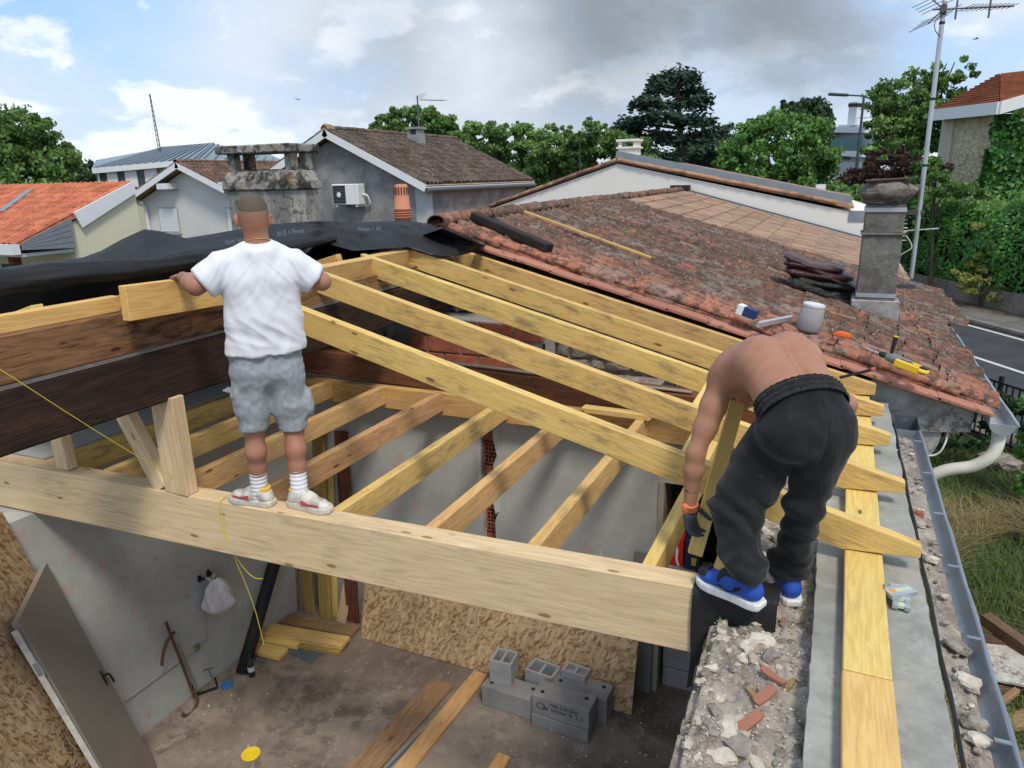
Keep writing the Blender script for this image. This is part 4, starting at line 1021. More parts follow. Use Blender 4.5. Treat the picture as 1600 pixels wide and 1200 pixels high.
for k in range(10):
    a = -2.6 + k*0.4; m = MB(); rr = rad*0.90
    m.obox(c + Vector((rr*math.cos(a), rr*math.sin(a), 0.3+h*0.82)), Vector((0.004*math.cos(a),0.004*math.sin(a),0)), Vector((-math.sin(a)*0.008,math.cos(a)*0.008,0)), Vector((0,0,h*0.1))); m.build('slot', plain('slot_dark', (0.12,0.05,0.03), 0.9), VP)
for k in range(3):
    m = MB(); m.lathe([(rad*1.09,-0.006),(rad*1.15,0),(rad*1.09,0.006)], c + Vector((0,0,0.3+h*(0.10+0.07*k))), 18); m.build('rib', MATS['terracotta'], VP)

# ================================================================ chimney and aerial mast at the eave
cy2 = 8.85
def c2(px, py, y=cy2): return aty(px, py, y)
bx0, bx1 = c2(1329,479).x, c2(1403,497).x
zt2 = c2(1372,335).z; zc = c2(1372,282).z; zneck = c2(1372,320).z; zm = c2(1372,368).z; zlo = c2(1372,458).z
sx0, sx1 = c2(1341,450).x, c2(1400,455).x
tx0, tx1 = c2(1350,338).x, c2(1415,338).x
sx0 = (sx0+tx0)/2; sx1 = (sx1+tx1)/2; dpt = sx1-sx0
CR = empty('chimney', ((bx0+bx1)/2, cy2+0.25, roofz(bx1)-0.1), 'tall square concrete chimney with a faceted stone cap near the eave', 'chimney')
cc = concrete('chimney_concrete', (0.20,0.193,0.18), (0.115,0.11,0.10), (0.34,0.33,0.31), 4, 0.5, lich=0.5, lich_col=(0.06,0.058,0.055), pale=0.35, crust=(0.5,0.49,0.46), crust_amt=0.35)
m = MB(); m.box((bx0,cy2-0.02,roofz(bx1)-0.15),(bx1,cy2+dpt+0.04,zlo-0.08)); m.build('base', MATS['render_old'], CR, bevel=0.01)
m = MB(); m.box((sx0,cy2,zlo-0.08),(sx1,cy2+dpt,zm)); m.build('shaft', cc, CR, bevel=0.006)
m = MB(); m.box((sx0-0.02,cy2-0.02,zm),(sx1+0.02,cy2+dpt+0.02,zm+0.03)); m.build('moulding', cc, CR, bevel=0.008)
m = MB(); m.box((sx0+0.004,cy2+0.004,zm+0.03),(sx1-0.004,cy2+dpt-0.004,zneck)); m.build('upper_shaft', cc, CR, bevel=0.006)
for z in (zneck-0.075, zlo-0.05):
    m = MB(); m.box((sx0-0.006,cy2-0.006,z),(sx1+0.006,cy2+dpt+0.006,z+0.045)); m.build('steel_band', MATS['galvanised'], CR)
xm, ym = (sx0+sx1)/2, cy2+dpt/2; hw = (sx1-sx0)/2
m = MB(); m.lathe([(hw*1.12,0),(hw*1.18,0.025),(hw*1.52,0.09),(hw*1.56,0.18),(hw*1.05,zc-zneck-0.01),(hw*0.92,zc-zneck)], (0,0,0), 8)
rj = random.Random(6); m.v = [tuple(Matrix.Rotation(math.pi/8, 3, 'Z') @ (Vector(p) + Vector((rj.uniform(-.03,.03), rj.uniform(-.03,.03), rj.uniform(-.022,.022)))) + Vector((xm, ym, zneck))) for p in m.v]; m.build('cap', concrete('cap_stone', (0.25,0.225,0.195), (0.12,0.105,0.09), (0.45,0.43,0.40), 5, 1.0, lich=0.7, lich_col=(0.04,0.037,0.034), crust=(0.6,0.59,0.56), crust_amt=0.4), CR, bevel=0.015)
m = MB(); m.obox((xm, ym, zc+0.008), (hw*1.15,0,0.01), (0,hw*1.1,0), (0,0,0.006)); m.build('rusty_lid', plain('rusty_sheet', (0.10,0.055,0.035), 0.8, var=0.3), CR)

my = cy2 + dpt*0.6
a, b = aty(1424,432,my), aty(1476,2,my)
MS = empty('aerial_mast', a, 'tall galvanised aerial mast strapped to the concrete chimney', 'aerial mast')
m = MB(); m.tube([a - Vector((0,0,0.02)), b], 0.0235, 12); m.build('pole', MATS['galvanised'], MS)
for py in (20, 33, 145, 248):
    t_ = (py-432)/(2-432); c = a.lerp(b, t_); m = MB(); m.lathe([(0.027,-0.012),(0.027,0.012)], c, 12); m.build('tape_band', plain('black_rubber', (0.02,0.02,0.022), 0.6), MS)
for py in (332, 448):
    c = aty(1424+(432-py)*0.121, py, my); m = MB(); m.box((sx1+0.007, my-0.02, c.z-0.02), (c.x+0.05, my+0.02, c.z+0.025)); m.build('bracket', plain('dark_steel', (0.07,0.075,0.085), 0.6), MS)
# television aerial at the top: boom with reflector grids and directors
alum = plain('aerial_metal', (0.13,0.13,0.135), 0.5, metal=0.5)
top = aty(1474,14,my); end = top + Vector((0.62, 0.12, -0.015))
AE = empty('television_aerial', top, 'comb shaped television aerial at the top of the galvanised mast', 'aerial')
bd = (end-top).normalized(); sd_ = Vector((0.06,-0.62,0.0)).normalized()*0.5 + Vector((0.45,-0.25,0.10)); 
ad = Vector((0.55,-0.75,0.12)).normalized()
m = MB(); m.tube([top - bd*0.1, end], 0.010, 8); m.build('boom', alum, AE)
for k in range(11):
    c = top + bd*(0.2+0.042*k); l = 0.115 - 0.004*k; m = MB(); m.tube([c - ad*l, c + ad*l], 0.0035, 5); m.build('director', alum, AE)
for sg, zz in ((-1, -0.13), (1, 0.10)):
    for k in range(4):
        c = top - bd*(0.02+0.035*k) + Vector((0,0,zz*(0.35+0.22*k))); m = MB(); m.tube([c - ad*0.26, c + ad*0.26], 0.0035, 5); m.build('reflector_rod', alum, AE)
    m = MB(); m.tube([top, top - bd*0.13 + Vector((0,0,zz*1.05))], 0.006, 6); m.build('reflector_arm', alum, AE)
for k in (0.12, 0.42):
    c = top + bd*k; m = MB(); m.tube([c - Vector((0,0,0.10)), c + Vector((0,0,0.075))], 0.009, 6); m.build('upright', alum, AE)
m = MB(); m.obox(top, Vector((0.03,0,0)), Vector((0,0.03,0)), Vector((0,0,0.035))); m.build('clamp', alum, AE)
m = MB(); m.tube(smooth_path([top + Vector((0.02,-0.03,-0.02)), top + Vector((-0.06,-0.05,-0.12)), top + Vector((-0.05,-0.05,-0.2)), top + Vector((0.0,-0.03,-0.26))]), 0.004, 6); m.build('lead', plain('black_rubber', (0.02,0.02,0.022), 0.6), AE)
# second, white aerial low on the mast
q = aty(1424,360,my); A2 = empty('television_aerial', q, 'small pale aerial fixed low on the mast behind the chimney', 'aerial')
wm = plain('pale_metal', (0.62,0.64,0.64), 0.4, metal=0.3)
bd2 = Vector((0.97,-0.2,0.10)).normalized(); m = MB(); m.tube([q - bd2*0.14, q + bd2*0.26], 0.007, 6); m.build('boom', wm, A2)
for k in range(6):
    c = q - bd2*(0.10) + Vector((0.0,0,-0.10+0.045*k)); m = MB(); m.tube([c - Vector((0.07,0.02,0)), c + Vector((0.06,0.02,0))], 0.003, 5); m.build('reflector_rod', wm, A2)
for k in range(3):
    c = q + bd2*(0.08+0.07*k); m = MB(); m.tube([c - Vector((0.02,0.09,0)), c + Vector((0.02,0.09,0))], 0.003, 5); m.build('director', wm, A2)
m = MB(); m.tube(smooth_path([q + Vector((-0.05,-0.03,-0.05)), q + Vector((0.02,-0.05,-0.18)), q + Vector((-0.10,-0.04,-0.30)), q+Vector((-0.02,-0.05,-0.50)), onroof(1415,485,0.02), onroof(1440,495,0.02)]), 0.005, 6); m.build('aerial_cable', MATS['white_cable'], label='white cable running down from the mast to the tiles', cat='cable')

# ================================================================ things lying on the tiles
def burnt(px0, py0, px1, py1, w, h, lab, lift=0.10):
    a, b = onroof(px0, py0, lift), onroof(px1, py1, lift); return board('charred_timber', a, b, w, h, MATS['burnt_timber'], bevel=0.012, up=roofn, label=lab, cat='timber')
burnt(742,331,860,381,0.13,0.09,'blackened broken timber lying on the tiles by the ridge')
a, b = onroof(820,329,0.09), onroof(1018,401,0.05)
board('roof_lath', a, b, 0.032, 0.024, MATS['clean_yellow_timber'], up=roofn, bevel=0.002, label='long thin yellow lath lying across the mossy tiles', cat='lath')
a = onroof(1297,487,0.05); b = onroof(1338,497,0.05)
board('wood_stick', a, b, 0.028, 0.02, MATS['weathered_board'], up=roofn, label='short pale wooden stick beside the clear plastic jar', cat='stick')

# folded brown tarpaulin
def tarp():
    E = empty('folded_tarpaulin', onroof(1285,462), 'folded maroon and black tarpaulin heaped against the concrete chimney', 'tarpaulin')
    c0, c1 = onroof(1222,443), onroof(1336,470); d = (c1-c0); 
    tm = NT('maroon_tarp', 0.38, 0.5); v = tm.coord((1,1,1)); tm.color(tm.mix(tm.noise(v, 5, 5), (0.045,0.016,0.018), (0.075,0.03,0.032))); tm.bump(tm.noise(tm.coord((2,2,14)), 3, 5, 0.6, 0.8), 0.6, 0.03)
    tk = NT('black_tarp', 0.4, 0.5); v = tk.coord((1,1,1)); tk.color(tk.mix(tk.noise(v, 5, 5), (0.010,0.011,0.010), (0.028,0.030,0.027))); tk.bump(tk.noise(tk.coord((2,2,12)), 4, 5, 0.6, 1.0), 0.7, 0.03)
    layers = [(0.00,0.16,tk.mat,0.08,1.00),(0.10,0.11,tk.mat,0.18,1.0),(0.165,0.10,tm.mat,0.03,0.99),(0.225,0.09,tm.mat,0.01,0.95),(0.28,0.08,tm.mat,0.0,0.80)]
    for li, (z0, hh, mt, s0, s1) in enumerate(layers):
        m = MB(); m.smooth = True; G = []
        for i in range(33):
            t = s0 + (s1-s0)*i/32; c = c0 + d*t; row = []; e = min(1, 8*min(i/32+0.02, 1.02-i/32))**0.5
            for j in range(15):
                a = 2*math.pi*j/14; rx = (0.19+0.02*math.sin(t*9+li))*e*(1+0.13*mnoise.noise(Vector((t*6, a, li)))); rz = hh*0.62*e*(1+0.35*mnoise.noise(Vector((t*7, a*1.5, li+9))))
                if j == 14: a = 0
                row.append(c + Vector((0, math.cos(a)*rx, 0)) + Vector((0,0,z0 + 0.03 + math.sin(a)*rz + 0.02*math.sin(t*7+li*2))) + Vector((0.02*mnoise.noise(Vector((t*9,a,li+3))),0,0)))
            row[-1] = row[0]; G.append(row)
        m.grid(G); m.add(G[0][:-1], [tuple(range(14))]); m.add(G[-1][:-1], [tuple(range(14))[::-1]]); m.build('tarpaulin_fold', mt, E)
tarp()

# clear plastic jar standing askew
jm = NT('clear_plastic', 0.18, 0.5); jm.b.inputs['Base Color'].default_value = (0.80,0.82,0.83,1); jm.b.inputs['Transmission Weight'].default_value = 0.75; jm.b.inputs['IOR'].default_value = 1.25; v = jm.coord((1,1,1)); jm.bump(jm.noise(v, 12, 4), 0.3, 0.01)
jb = onroof(1262,517); jt = Vector((0.14,0.02,1)).normalized()
JR = empty('plastic_jar', jb, 'clear frosted plastic jar tilted on the tile edge', 'jar')
m = MB(); m.smooth = True; k = 1.0
m.lathe([(0.02,0.0),(0.095,0.0),(0.105,0.02),(0.103,0.15),(0.098,0.20),(0.088,0.225),(0.088,0.25),(0.080,0.25),(0.082,0.225),(0.09,0.20),(0.097,0.15),(0.098,0.02),(0.02,0.008)], jb + Vector((0,0,0.0)), 24, axis=jt); m.build('jar_body', jm.mat, JR, fix=True)
m = MB(); m.lathe([(0.090,0.222),(0.0945,0.228),(0.0945,0.246),(0.090,0.25)], jb, 24, axis=jt); m.build('jar_rim', plain('frosted_rim', (0.66,0.68,0.69), 0.35), JR)
m = MB(); m.lathe([(0.02,0.006),(0.09,0.009),(0.085,0.03),(0.02,0.04)], jb, 16, axis=jt); m.build('jar_contents', plain('grey_screws', (0.20,0.20,0.20), 0.5, var=0.4, scale=60), JR)

# orange plastic scoop
om = plain('orange_plastic', (0.75,0.14,0.03), 0.4, var=0.06)
oc = onroof(1310,537,0.03); ux = (onroof(1330,538,0.03)-onroof(1288,535,0.03)).normalized(); uy = roofn.cross(ux)
m = MB(); m.smooth = False
out = [(-0.11,-0.010),(-0.06,-0.014),(-0.02,-0.035),(0.02,-0.048),(0.06,-0.045),(0.085,-0.025),(0.09,0.0),(0.085,0.025),(0.06,0.045),(0.02,0.048),(-0.02,0.035),(-0.06,0.014),(-0.11,0.010)]
m.prism([oc + ux*x + uy*y*1.2 + roofn*(0.02+0.05) for x, y in out], roofn*0.03); m.build('plastic_scoop', om, bevel=0.008, seg=2, label='bright orange plastic paddle lying on the verge tiles', cat='tool')

# hammer drill, grey and yellow
dc = onroof(1395,560,0.09); dx = (onroof(1420,568,0.09)-onroof(1360,545,0.09)).normalized(); dy = roofn.cross(dx).normalized()
DR = empty('hammer_drill', dc - roofn*0.07, 'grey and yellow cordless hammer drill lying on the tiles', 'power drill')
gr = plain('drill_grey', (0.16,0.17,0.18), 0.5); ye = plain('drill_yellow', (0.72,0.48,0.03), 0.45); bk = plain('black_rubber', (0.02,0.02,0.022), 0.6)
m = MB(); m.smooth = True; m.lathe([(0.02,-0.06),(0.034,-0.04),(0.04,0.0),(0.042,0.06),(0.035,0.09)], dc, 14, axis=dx); m.build('gear_case', gr, DR)
m = MB(); m.obox(dc + dx*0.10 - dy*0.02, dx*0.05, dy*0.055, roofn*0.035); m.build('motor_housing', gr, DR, bevel=0.015, seg=2)
m = MB(); m.tube(smooth_path([dc + dx*0.11 + dy*0.05, dc + dx*0.19 + dy*0.06, dc + dx*0.25 + dy*0.02, dc + dx*0.27 - dy*0.06, dc + dx*0.20 - dy*0.08, dc + dx*0.13 - dy*0.07]), 0.018, 10); m.build('handle', ye, DR)
m = MB(); m.obox(dc + dx*0.13 - dy*0.10, dx*0.09, dy*0.02, roofn*0.03); m.build('yellow_shell', ye, DR, bevel=0.008)
m = MB(); m.lathe([(0.022,0),(0.026,0.01),(0.02,0.04),(0.014,0.05)], dc - dx*0.06, 12, axis=-dx); m.build('chuck', bk, DR)
m = MB(); m.tube([dc - dx*0.10, dc - dx*0.22], 0.005, 6); m.build('drill_bit', MATS['galvanised'], DR)
m = MB(); hd = (Vector((0.12,0.05,0.9))).normalized(); m.tube([dc - dx*0.02 + hd*0.03, dc - dx*0.02 + hd*0.08, dc - dx*0.02 + hd*0.17], [0.012,0.016,0.018], 10); sh = m.build('side_handle', bk, DR)
m = MB(); m.lathe([(0.012,0),(0.02,0.002),(0.02,0.008),(0.012,0.01)], dc - dx*0.02 + hd*0.168, 12, axis=hd); m.build('handle_ring', ye, sh)
m = MB(); m.obox(dc + dx*0.24 - dy*0.01, dx*0.03, dy*0.04, roofn*0.028); m.build('battery', bk, DR, bevel=0.006)

# blue and white box of fixings and a spirit level
bc = onroof(1166,492,0.06); bx_ = (onroof(1182,497)-onroof(1152,486)).normalized(); by_ = roofn.cross(bx_)
BX = empty('fixings_box', bc - roofn*0.05, 'small blue and white cardboard box of fixings on the tiles', 'box')
m = MB(); m.obox(bc + bx_*0.03 + roofn*0.03, bx_*0.055, by_*0.045, roofn*0.04); m.build('blue_sleeve', plain('navy_card', (0.025,0.04,0.14), 0.5), BX, bevel=0.003)
m = MB(); m.obox(bc - bx_*0.055 + roofn*0.03, bx_*0.029, by_*0.047, roofn*0.042); m.build('white_end', plain('white_card', (0.75,0.78,0.8), 0.6), BX, bevel=0.003)
a, b = onroof(1186,503,0.07), onroof(1237,493,0.07)
LV = board('spirit_level', a, b, 0.028, 0.05, plain('level_grey', (0.50,0.52,0.55), 0.35, metal=0.4), up=roofn, label='blue and grey spirit level lying on the tiles beside the box', cat='spirit level')
m = MB()
for k in (0.06, 0.16):
    q = a.lerp(b, k/(b-a).length); m.obox(q + roofn*0.002, (b-a).normalized()*0.035, roofn.cross(b-a).normalized()*0.010, roofn*0.003)
    s_ = m.build('blue_grip', plain('level_blue', (0.03,0.08,0.28), 0.4), None, at=(0,0,0)); s_.parent = LV; s_.matrix_parent_inverse = LV.matrix_local.inverted(); m = MB()
# ================================================================ ground, road, pavement
concrete('asphalt', (0.062,0.066,0.072), (0.045,0.048,0.053), (0.10,0.10,0.105), 1.2, 0.3, pale=0.3)
concrete('pavement', (0.17,0.16,0.145), (0.12,0.112,0.10), (0.25,0.24,0.22), 1.5, 0.3)
concrete('soil', (0.075,0.085,0.035), (0.045,0.05,0.022), (0.13,0.12,0.06), 0.8, 0.6)
def hr(px, py, z=GZ): return atz(px, py, z)
m = MB(); S = 900; m.add([(-S,-S,GZ-0.02),(S,-S,GZ-0.02),(S,S,GZ-0.02),(-S,S,GZ-0.02)], [(0,1,2,3)]); m.build('ground', MATS['soil'], kind='structure', at=(0,0,GZ-0.02))
k0, k1 = hr(1450,487), hr(1600,527); w0, w1 = hr(1440,457), hr(1600,505)
kd = (k1-k0).normalized(); kn = Vector((-kd.y, kd.x, 0)); 
if (w0-k0).dot(kn) < 0: kn = -kn
pwid = ((w0-k0).dot(kn) + (w1-k0).dot(kn))/2
def strip(a0, a1, z, l0=-14, l1=60):
    A, B = k0 + kd*l0, k0 + kd*l1
    return [(A + kn*a0).to_tuple()[:2]+(z,), (B + kn*a0).to_tuple()[:2]+(z,), (B + kn*a1).to_tuple()[:2]+(z,), (A + kn*a1).to_tuple()[:2]+(z,)]
m = MB(); m.add(strip(-6.3, 0.0, GZ-0.012), [(0,1,2,3)]); m.build('road', MATS['asphalt'], kind='structure', at=(k0.x,k0.y,GZ-0.012))
m = MB(); q = strip(0.16, pwid+0.1, GZ+0.10); m.prism(q, (0,0,-0.2)); m.build('pavement', MATS['pavement'], kind='structure')
KB = empty('kerb', k0, kind if False else None); KB['kind'] = 'structure'
kc = concrete('kerb_stone', (0.22,0.215,0.20), (0.15,0.147,0.137), (0.34,0.33,0.31), 2.0, 0.3); l = -14
while l < 26:
    A = k0 + kd*l; m = MB(); m.prism([A, A+kd*0.98, A+kd*0.98+kn*0.158, A+kn*0.158], (0,0,0.12)); m.build('kerb_stone', kc, KB, bevel=0.012); l += 1.0
pwm = plain('road_paint', (0.55,0.55,0.53), 0.8, var=0.2, scale=10)
m = MB(); m.add(strip(-0.34,-0.20,GZ-0.006,-14,40), [(0,1,2,3)]); m.build('edge_line', pwm, bpy.data.objects['road'])
e0 = hr(1534,561); off = (e0-k0).dot(kn)
m = MB(); m.add(strip(off-0.07,off+0.07,GZ-0.006,-14,40), [(0,1,2,3)]); m.build('centre_line', pwm, bpy.data.objects['road'])
# near pavement in front of the railing
m = MB(); m.prism(strip(-6.98,-6.3,GZ+0.06,-6,22), (0,0,-0.2)); m.build('pavement', MATS['pavement'], kind='structure')
# low wall under the hedge
lwm = concrete('low_wall_render', (0.23,0.215,0.19), (0.15,0.14,0.125), (0.33,0.31,0.28), 2.0, 0.4, lich=0.4, lich_col=(0.08,0.075,0.07))
LW = empty('low_wall', w0, 'low grey concrete panel wall under the laurel hedge beside the pavement', 'wall'); l = -14
while l < 20:
    A = k0 + kd*l + kn*(pwid+0.12); m = MB(); m.prism([A, A+kd*1.96, A+kd*1.96+kn*0.15, A+kn*0.15], (0,0,0.72)); m.build('wall_panel', lwm, LW, bevel=0.012)
    B = A + kd*1.96; m = MB(); m.prism([B-kn*0.02, B+kd*0.05-kn*0.02, B+kd*0.05+kn*0.16, B+kn*0.16], (0,0,0.78)); m.build('wall_post', lwm, LW); l += 2.0
# dead leaves along the wall foot
r = random.Random(4); m = MB()
for i in range(1500):
    p = k0 + kd*r.uniform(-8,14) + kn*(pwid+0.1-abs(r.gauss(0,0.35))); s = r.uniform(0.03,0.06); a = r.uniform(0,6.3); z = GZ+0.105+r.uniform(0,0.02)
    u = Vector((math.cos(a),math.sin(a),r.uniform(-.3,.3)))*s; v = Vector((-math.sin(a),math.cos(a),r.uniform(-.3,.3)))*s*0.6
    c = Vector((p.x,p.y,z)); m.add([c-u,c-v,c+u,c+v], [(0,1,2,3)])
m.build('dead_leaves', plain('dead_leaf', (0.22,0.095,0.04), 0.8, var=0.35, scale=30, src='Object'), label='brown dead leaves drifted along the foot of the low wall', cat='leaves', kind='stuff')
# black railing of the garden
ra, rb = atz(1538,588,GZ+1.15), atz(1600,608,GZ+1.15); rd = (rb-ra).normalized(); L_ = 4.5
RF = empty('railing', (ra.x,ra.y,GZ), 'black metal bar railing between the garden and the road', 'railing'); bkm = plain('black_paint', (0.015,0.016,0.018), 0.45)
for zz in (GZ+1.13, GZ+0.12):
    m = MB(); c = Vector((ra.x,ra.y,zz)) - rd*1.2; m.obox(c + rd*L_/2, rd*L_/2, Vector((-rd.y,rd.x,0))*0.02, Vector((0,0,0.018))); m.build('rail', bkm, RF)
k = 0.0
while k < L_:
    c = Vector((ra.x,ra.y,GZ+0.62)) + rd*(k-1.2); m = MB(); big = (round(k/0.13) % 12 == 0); s = 0.028 if big else 0.010
    m.obox(c + Vector((0,0,0.03 if big else 0)), rd*s, Vector((-rd.y,rd.x,0))*s, Vector((0,0,0.60 if big else 0.52))); m.build('post' if big else 'bar', bkm, RF); k += 0.13

# ================================================================ neighbour with the white gable
white_r = plain('white_render', (0.76,0.74,0.68), 0.9, var=0.05, scale=1.2, bump=0.1)
tint_tile_mat('buff_tile', (0.40,0.225,0.13), (0.24,0.12,0.075), (0.10,0.08,0.065), 0.7, (0.42,0.36,0.28), 0.5)
NY = RYF + 0.06
A, Lp, Rp = aty(965,252,NY), aty(740,332,NY), aty(1325,322,NY)
NB = empty('house', (A.x, NY, GZ), 'neighbouring house with a long plain white gable wall and tiled verge', 'house')
Re = aty(1347,345,NY)
m = MB(); m.prism([(Lp.x-1.6,NY,GZ),(Re.x+0.6,NY,GZ),(Re.x+0.6,NY,Re.z-0.1),(Rp.x+0.02,NY,Rp.z-0.12),(A.x,NY,A.z-0.06),(Lp.x-1.6,NY,Lp.z-0.55)], (0,9,0)); m.build('wall', white_r, NB)
def slab(p, q, y0, y1, th, mat, name, par, over=0.0):
    p, q = Vector(p), Vector(q); n = Vector((-(q.z-p.z),0,(q.x-p.x))).normalized(); n = n if n.z > 0 else -n
    m = MB(); m.prism([p, q, q+n*th, p+n*th], (0, y1-y0, 0)); return m.build(name, mat, par)
slab((A.x,NY-0.06,A.z-0.02),(Lp.x-1.9,NY-0.06,Lp.z-0.6),NY,NY+9.2,0.05,MATS['buff_tile'],'roof',NB)
slab((A.x,NY-0.06,A.z-0.02),(Rp.x+0.12,NY-0.06,Rp.z-0.06),NY,NY+9.2,0.05,MATS['buff_tile'],'roof',NB)
slab((A.x-0.1,NY+0.12,A.z+0.10),(Rp.x+0.05,NY+0.12,Rp.z+0.05),NY,NY+0.12,0.17,MATS['zinc'],'verge_flashing',NB)
vt = arch_tile(0.42, 0.15, 0.19, 0.09, 5); vt.materials.append(MATS['buff_tile'])
for (P0, P1) in ((A, Vector((Lp.x-1.8, NY, Lp.z-0.57))), (A, Rp)):
    d = Vector((P1.x-A.x, 0, P1.z-A.z)); n = int(d.length/0.36); d.normalize(); up = Vector((0,0,1)); up = (up - d*up.dot(d)).normalized(); yv = up.cross(d)
    for k in range(n):
        o = bpy.data.objects.new('verge_tile', vt); COL.objects.link(o); o.parent = NB
        p = Vector((A.x, NY+0.0, A.z)) + d*(0.36*k) + up*0.005
        o.matrix_local = Matrix.Translation(p - absloc(NB)) @ Matrix(((d.x,yv.x,up.x,0),(d.y,yv.y,up.y,0),(d.z,yv.z,up.z,0),(0,0,0,1))) @ Matrix.Rotation(random.uniform(-.03,.05), 4, 'Y')
m = MB(); cx0, cx1 = aty(966,240,NY+1.5).x, aty(994,240,NY+1.5).x; z0, z1 = A.z-0.4, aty(980,232,NY+1.5).z
m.box((cx0,NY+1.5,z0),(cx1,NY+2.0,z1)); cs = m.build('chimney', white_r, NB)
m = MB(); m.box((cx0-0.05,NY+1.45,z1),(cx1+0.05,NY+2.05,z1+0.05)); m.build('chimney_ledge', white_r, cs)
for xx in (cx0, cx1-0.09):
    m = MB(); m.box((xx,NY+1.5,z1+0.05),(xx+0.09,NY+2.0,z1+0.19)); m.build('chimney_leg', white_r, cs)
m = MB(); m.box((cx0-0.05,NY+1.45,z1+0.19),(cx1+0.05,NY+2.05,z1+0.25)); m.build('chimney_cap', white_r, cs)
m = MB(); pp = aty(1328,318,NY); m.box((pp.x,NY-0.02,Re.z-0.02),(Re.x+0.7,NY+0.3,Re.z+0.22)); m.build('parapet', MATS['zinc'], NB)

# ================================================================ grey house with the air conditioner
tint_tile_mat('grey_brown_tile', (0.145,0.11,0.085), (0.085,0.065,0.05), (0.045,0.038,0.032), 0.8, (0.30,0.26,0.19), 0.75, 7)
t = NT('grey_roughcast', 0.95, 0.1); v = t.coord((1,1,1)); c_ = t.mix(t.rng(t.noise(v, 1.6, 6, 0.65), 0.35, 0.65), (0.30,0.30,0.295), (0.195,0.195,0.195)); c_ = t.mix(t.math('MULTIPLY', t.rng(t.noise(v, 14, 6, 0.7), 0.52, 0.62), 0.45), c_, (0.10,0.10,0.10)); t.color(c_); t.bump(t.noise(v, 30, 5), 0.8, 0.02); MATS['grey_roughcast'] = t.mat
wpaint = plain('white_paint', (0.70,0.71,0.72), 0.5, var=0.05)
def gable_house(name, label, Y0, apex_px, eaveR_px, Y1, wall, tilemat, left_x=None, over=0.35, lift=0.12, verge=True, trow=0.33, tpitch=0.21, thick=0.2):
    A = aty(*apex_px, Y0); R = aty(*eaveR_px, Y0); E = empty(name, (A.x, Y0, GZ), label, 'house')
    lx = left_x if left_x is not None else 2*A.x - R.x; sl = (A.z-R.z)/(R.x-A.x); lz = A.z - sl*(A.x-lx)
    m = MB(); yw = Y0 + over; m.prism([(lx+0.25,yw,GZ),(R.x-0.25,yw,GZ),(R.x-0.25,yw,R.z+0.25*sl-thick),(A.x,yw,A.z-thick),(lx+0.25,yw,lz+0.25*sl-thick)], (0,Y1-Y0-2*over,0)); m.build('wall', wall, E)
    for (X_, Z_, s) in ((R.x, R.z, 1), (lx, lz, -1)):
        d = Vector((X_-A.x,0,Z_-A.z)); L = d.length; d.normalize(); n = Vector((-d.z,0,d.x)); n = n if n.z > 0 else -n
        m = MB(); a0 = Vector((A.x,Y0,A.z)) - n*0.06; m.prism([a0, a0+d*L, a0+d*L-n*0.10, a0-n*0.10], (0,Y1-Y0,0)); m.build('roof_deck', MATS['weathered_board'], E)
        if verge:
            m = MB(); a0 = Vector((A.x,Y0-0.03,A.z)) - n*0.04 ; m.prism([a0, a0+d*L, a0+d*L-n*0.20, a0-n*0.20], (0,0.028,0)); m.build('verge_board', wpaint, E)
        joined_tiles('roof_tiles', Vector((A.x, Y0-0.02, A.z)) - n*0.03, d, (0,1,0), int(L/trow)+0, int((Y1-Y0)/tpitch), trow, tpitch, trow+0.05, tpitch*0.92, 0.07, tilemat, E, seg=3, jit=0.02, seed=3+s)
        m = MB(); ex = Vector((A.x,Y0,A.z)) + d*(L+0.06) - n*0.16; m.tube([ex, ex + Vector((0,Y1-Y0,0))], 0.06, 8); m.build('gutter', MATS['dark_zinc'] if s > 0 else wpaint, E)
        m = MB(); f0 = Vector((A.x,Y0,A.z)) + d*(L-0.02) - n*0.05; m.prism([f0, f0-Vector((0,0,0.16)), f0-Vector((0.02*s,0,0.16)), f0-Vector((0.02*s,0,0))], (0,Y1-Y0,0)); m.build('fascia', wpaint, E)
    rm = arch_tile(0.44, 0.2, 0.24, 0.1, 5); rm.materials.append(tilemat); y = Y0-0.02
    while y < Y1-0.2:
        o = bpy.data.objects.new('ridge_tile', rm); COL.objects.link(o); o.parent = E
        o.matrix_local = Matrix.Translation(Vector((A.x, y+0.42, A.z-0.01+random.uniform(-.01,.01))) - absloc(E)) @ Matrix.Rotation(-math.pi/2, 4, 'Z') @ Matrix.Rotation(0.03, 4, 'Y'); y += 0.385
    return E, A, R, sl
GH, gA, gR, gs = gable_house('house', 'grey roughcast house with a mossy brown tiled roof and an air conditioner', 18.0, (507,200), (668,287), 26.0, MATS['grey_roughcast'], MATS['grey_brown_tile'], thick=0.26)
yw = 18.35
m = MB(); m.box((gR.x-0.62,yw-0.012,GZ),(gR.x-0.245,yw+0.3,gR.z-0.12)); m.build('corner_pilaster', plain('pale_render', (0.45,0.46,0.47), 0.9), GH)
m = MB(); m.lathe([(0.12,0.0),(0.15,0.05),(0.13,0.35)], (gA.x,17.98,gA.z-0.02), 8, axis=(0,1,0)); m.build('ridge_end', concrete('buff_finial', (0.34,0.24,0.15), (0.22,0.14,0.09), (0.4,0.36,0.3), 5), GH)
q = aty(645,215,22.0); m = MB(); m.box((q.x-0.22,22.0,q.z-0.7),(q.x+0.22,22.45,q.z+0.10)); ch = m.build('chimney', MATS['block_concrete'], GH)
for dx_ in (-0.2, 0.13):
    m = MB(); m.box((q.x+dx_,22.02,q.z+0.10),(q.x+dx_+0.07,22.43,q.z+0.27)); m.build('chimney_leg', MATS['block_concrete'], ch)
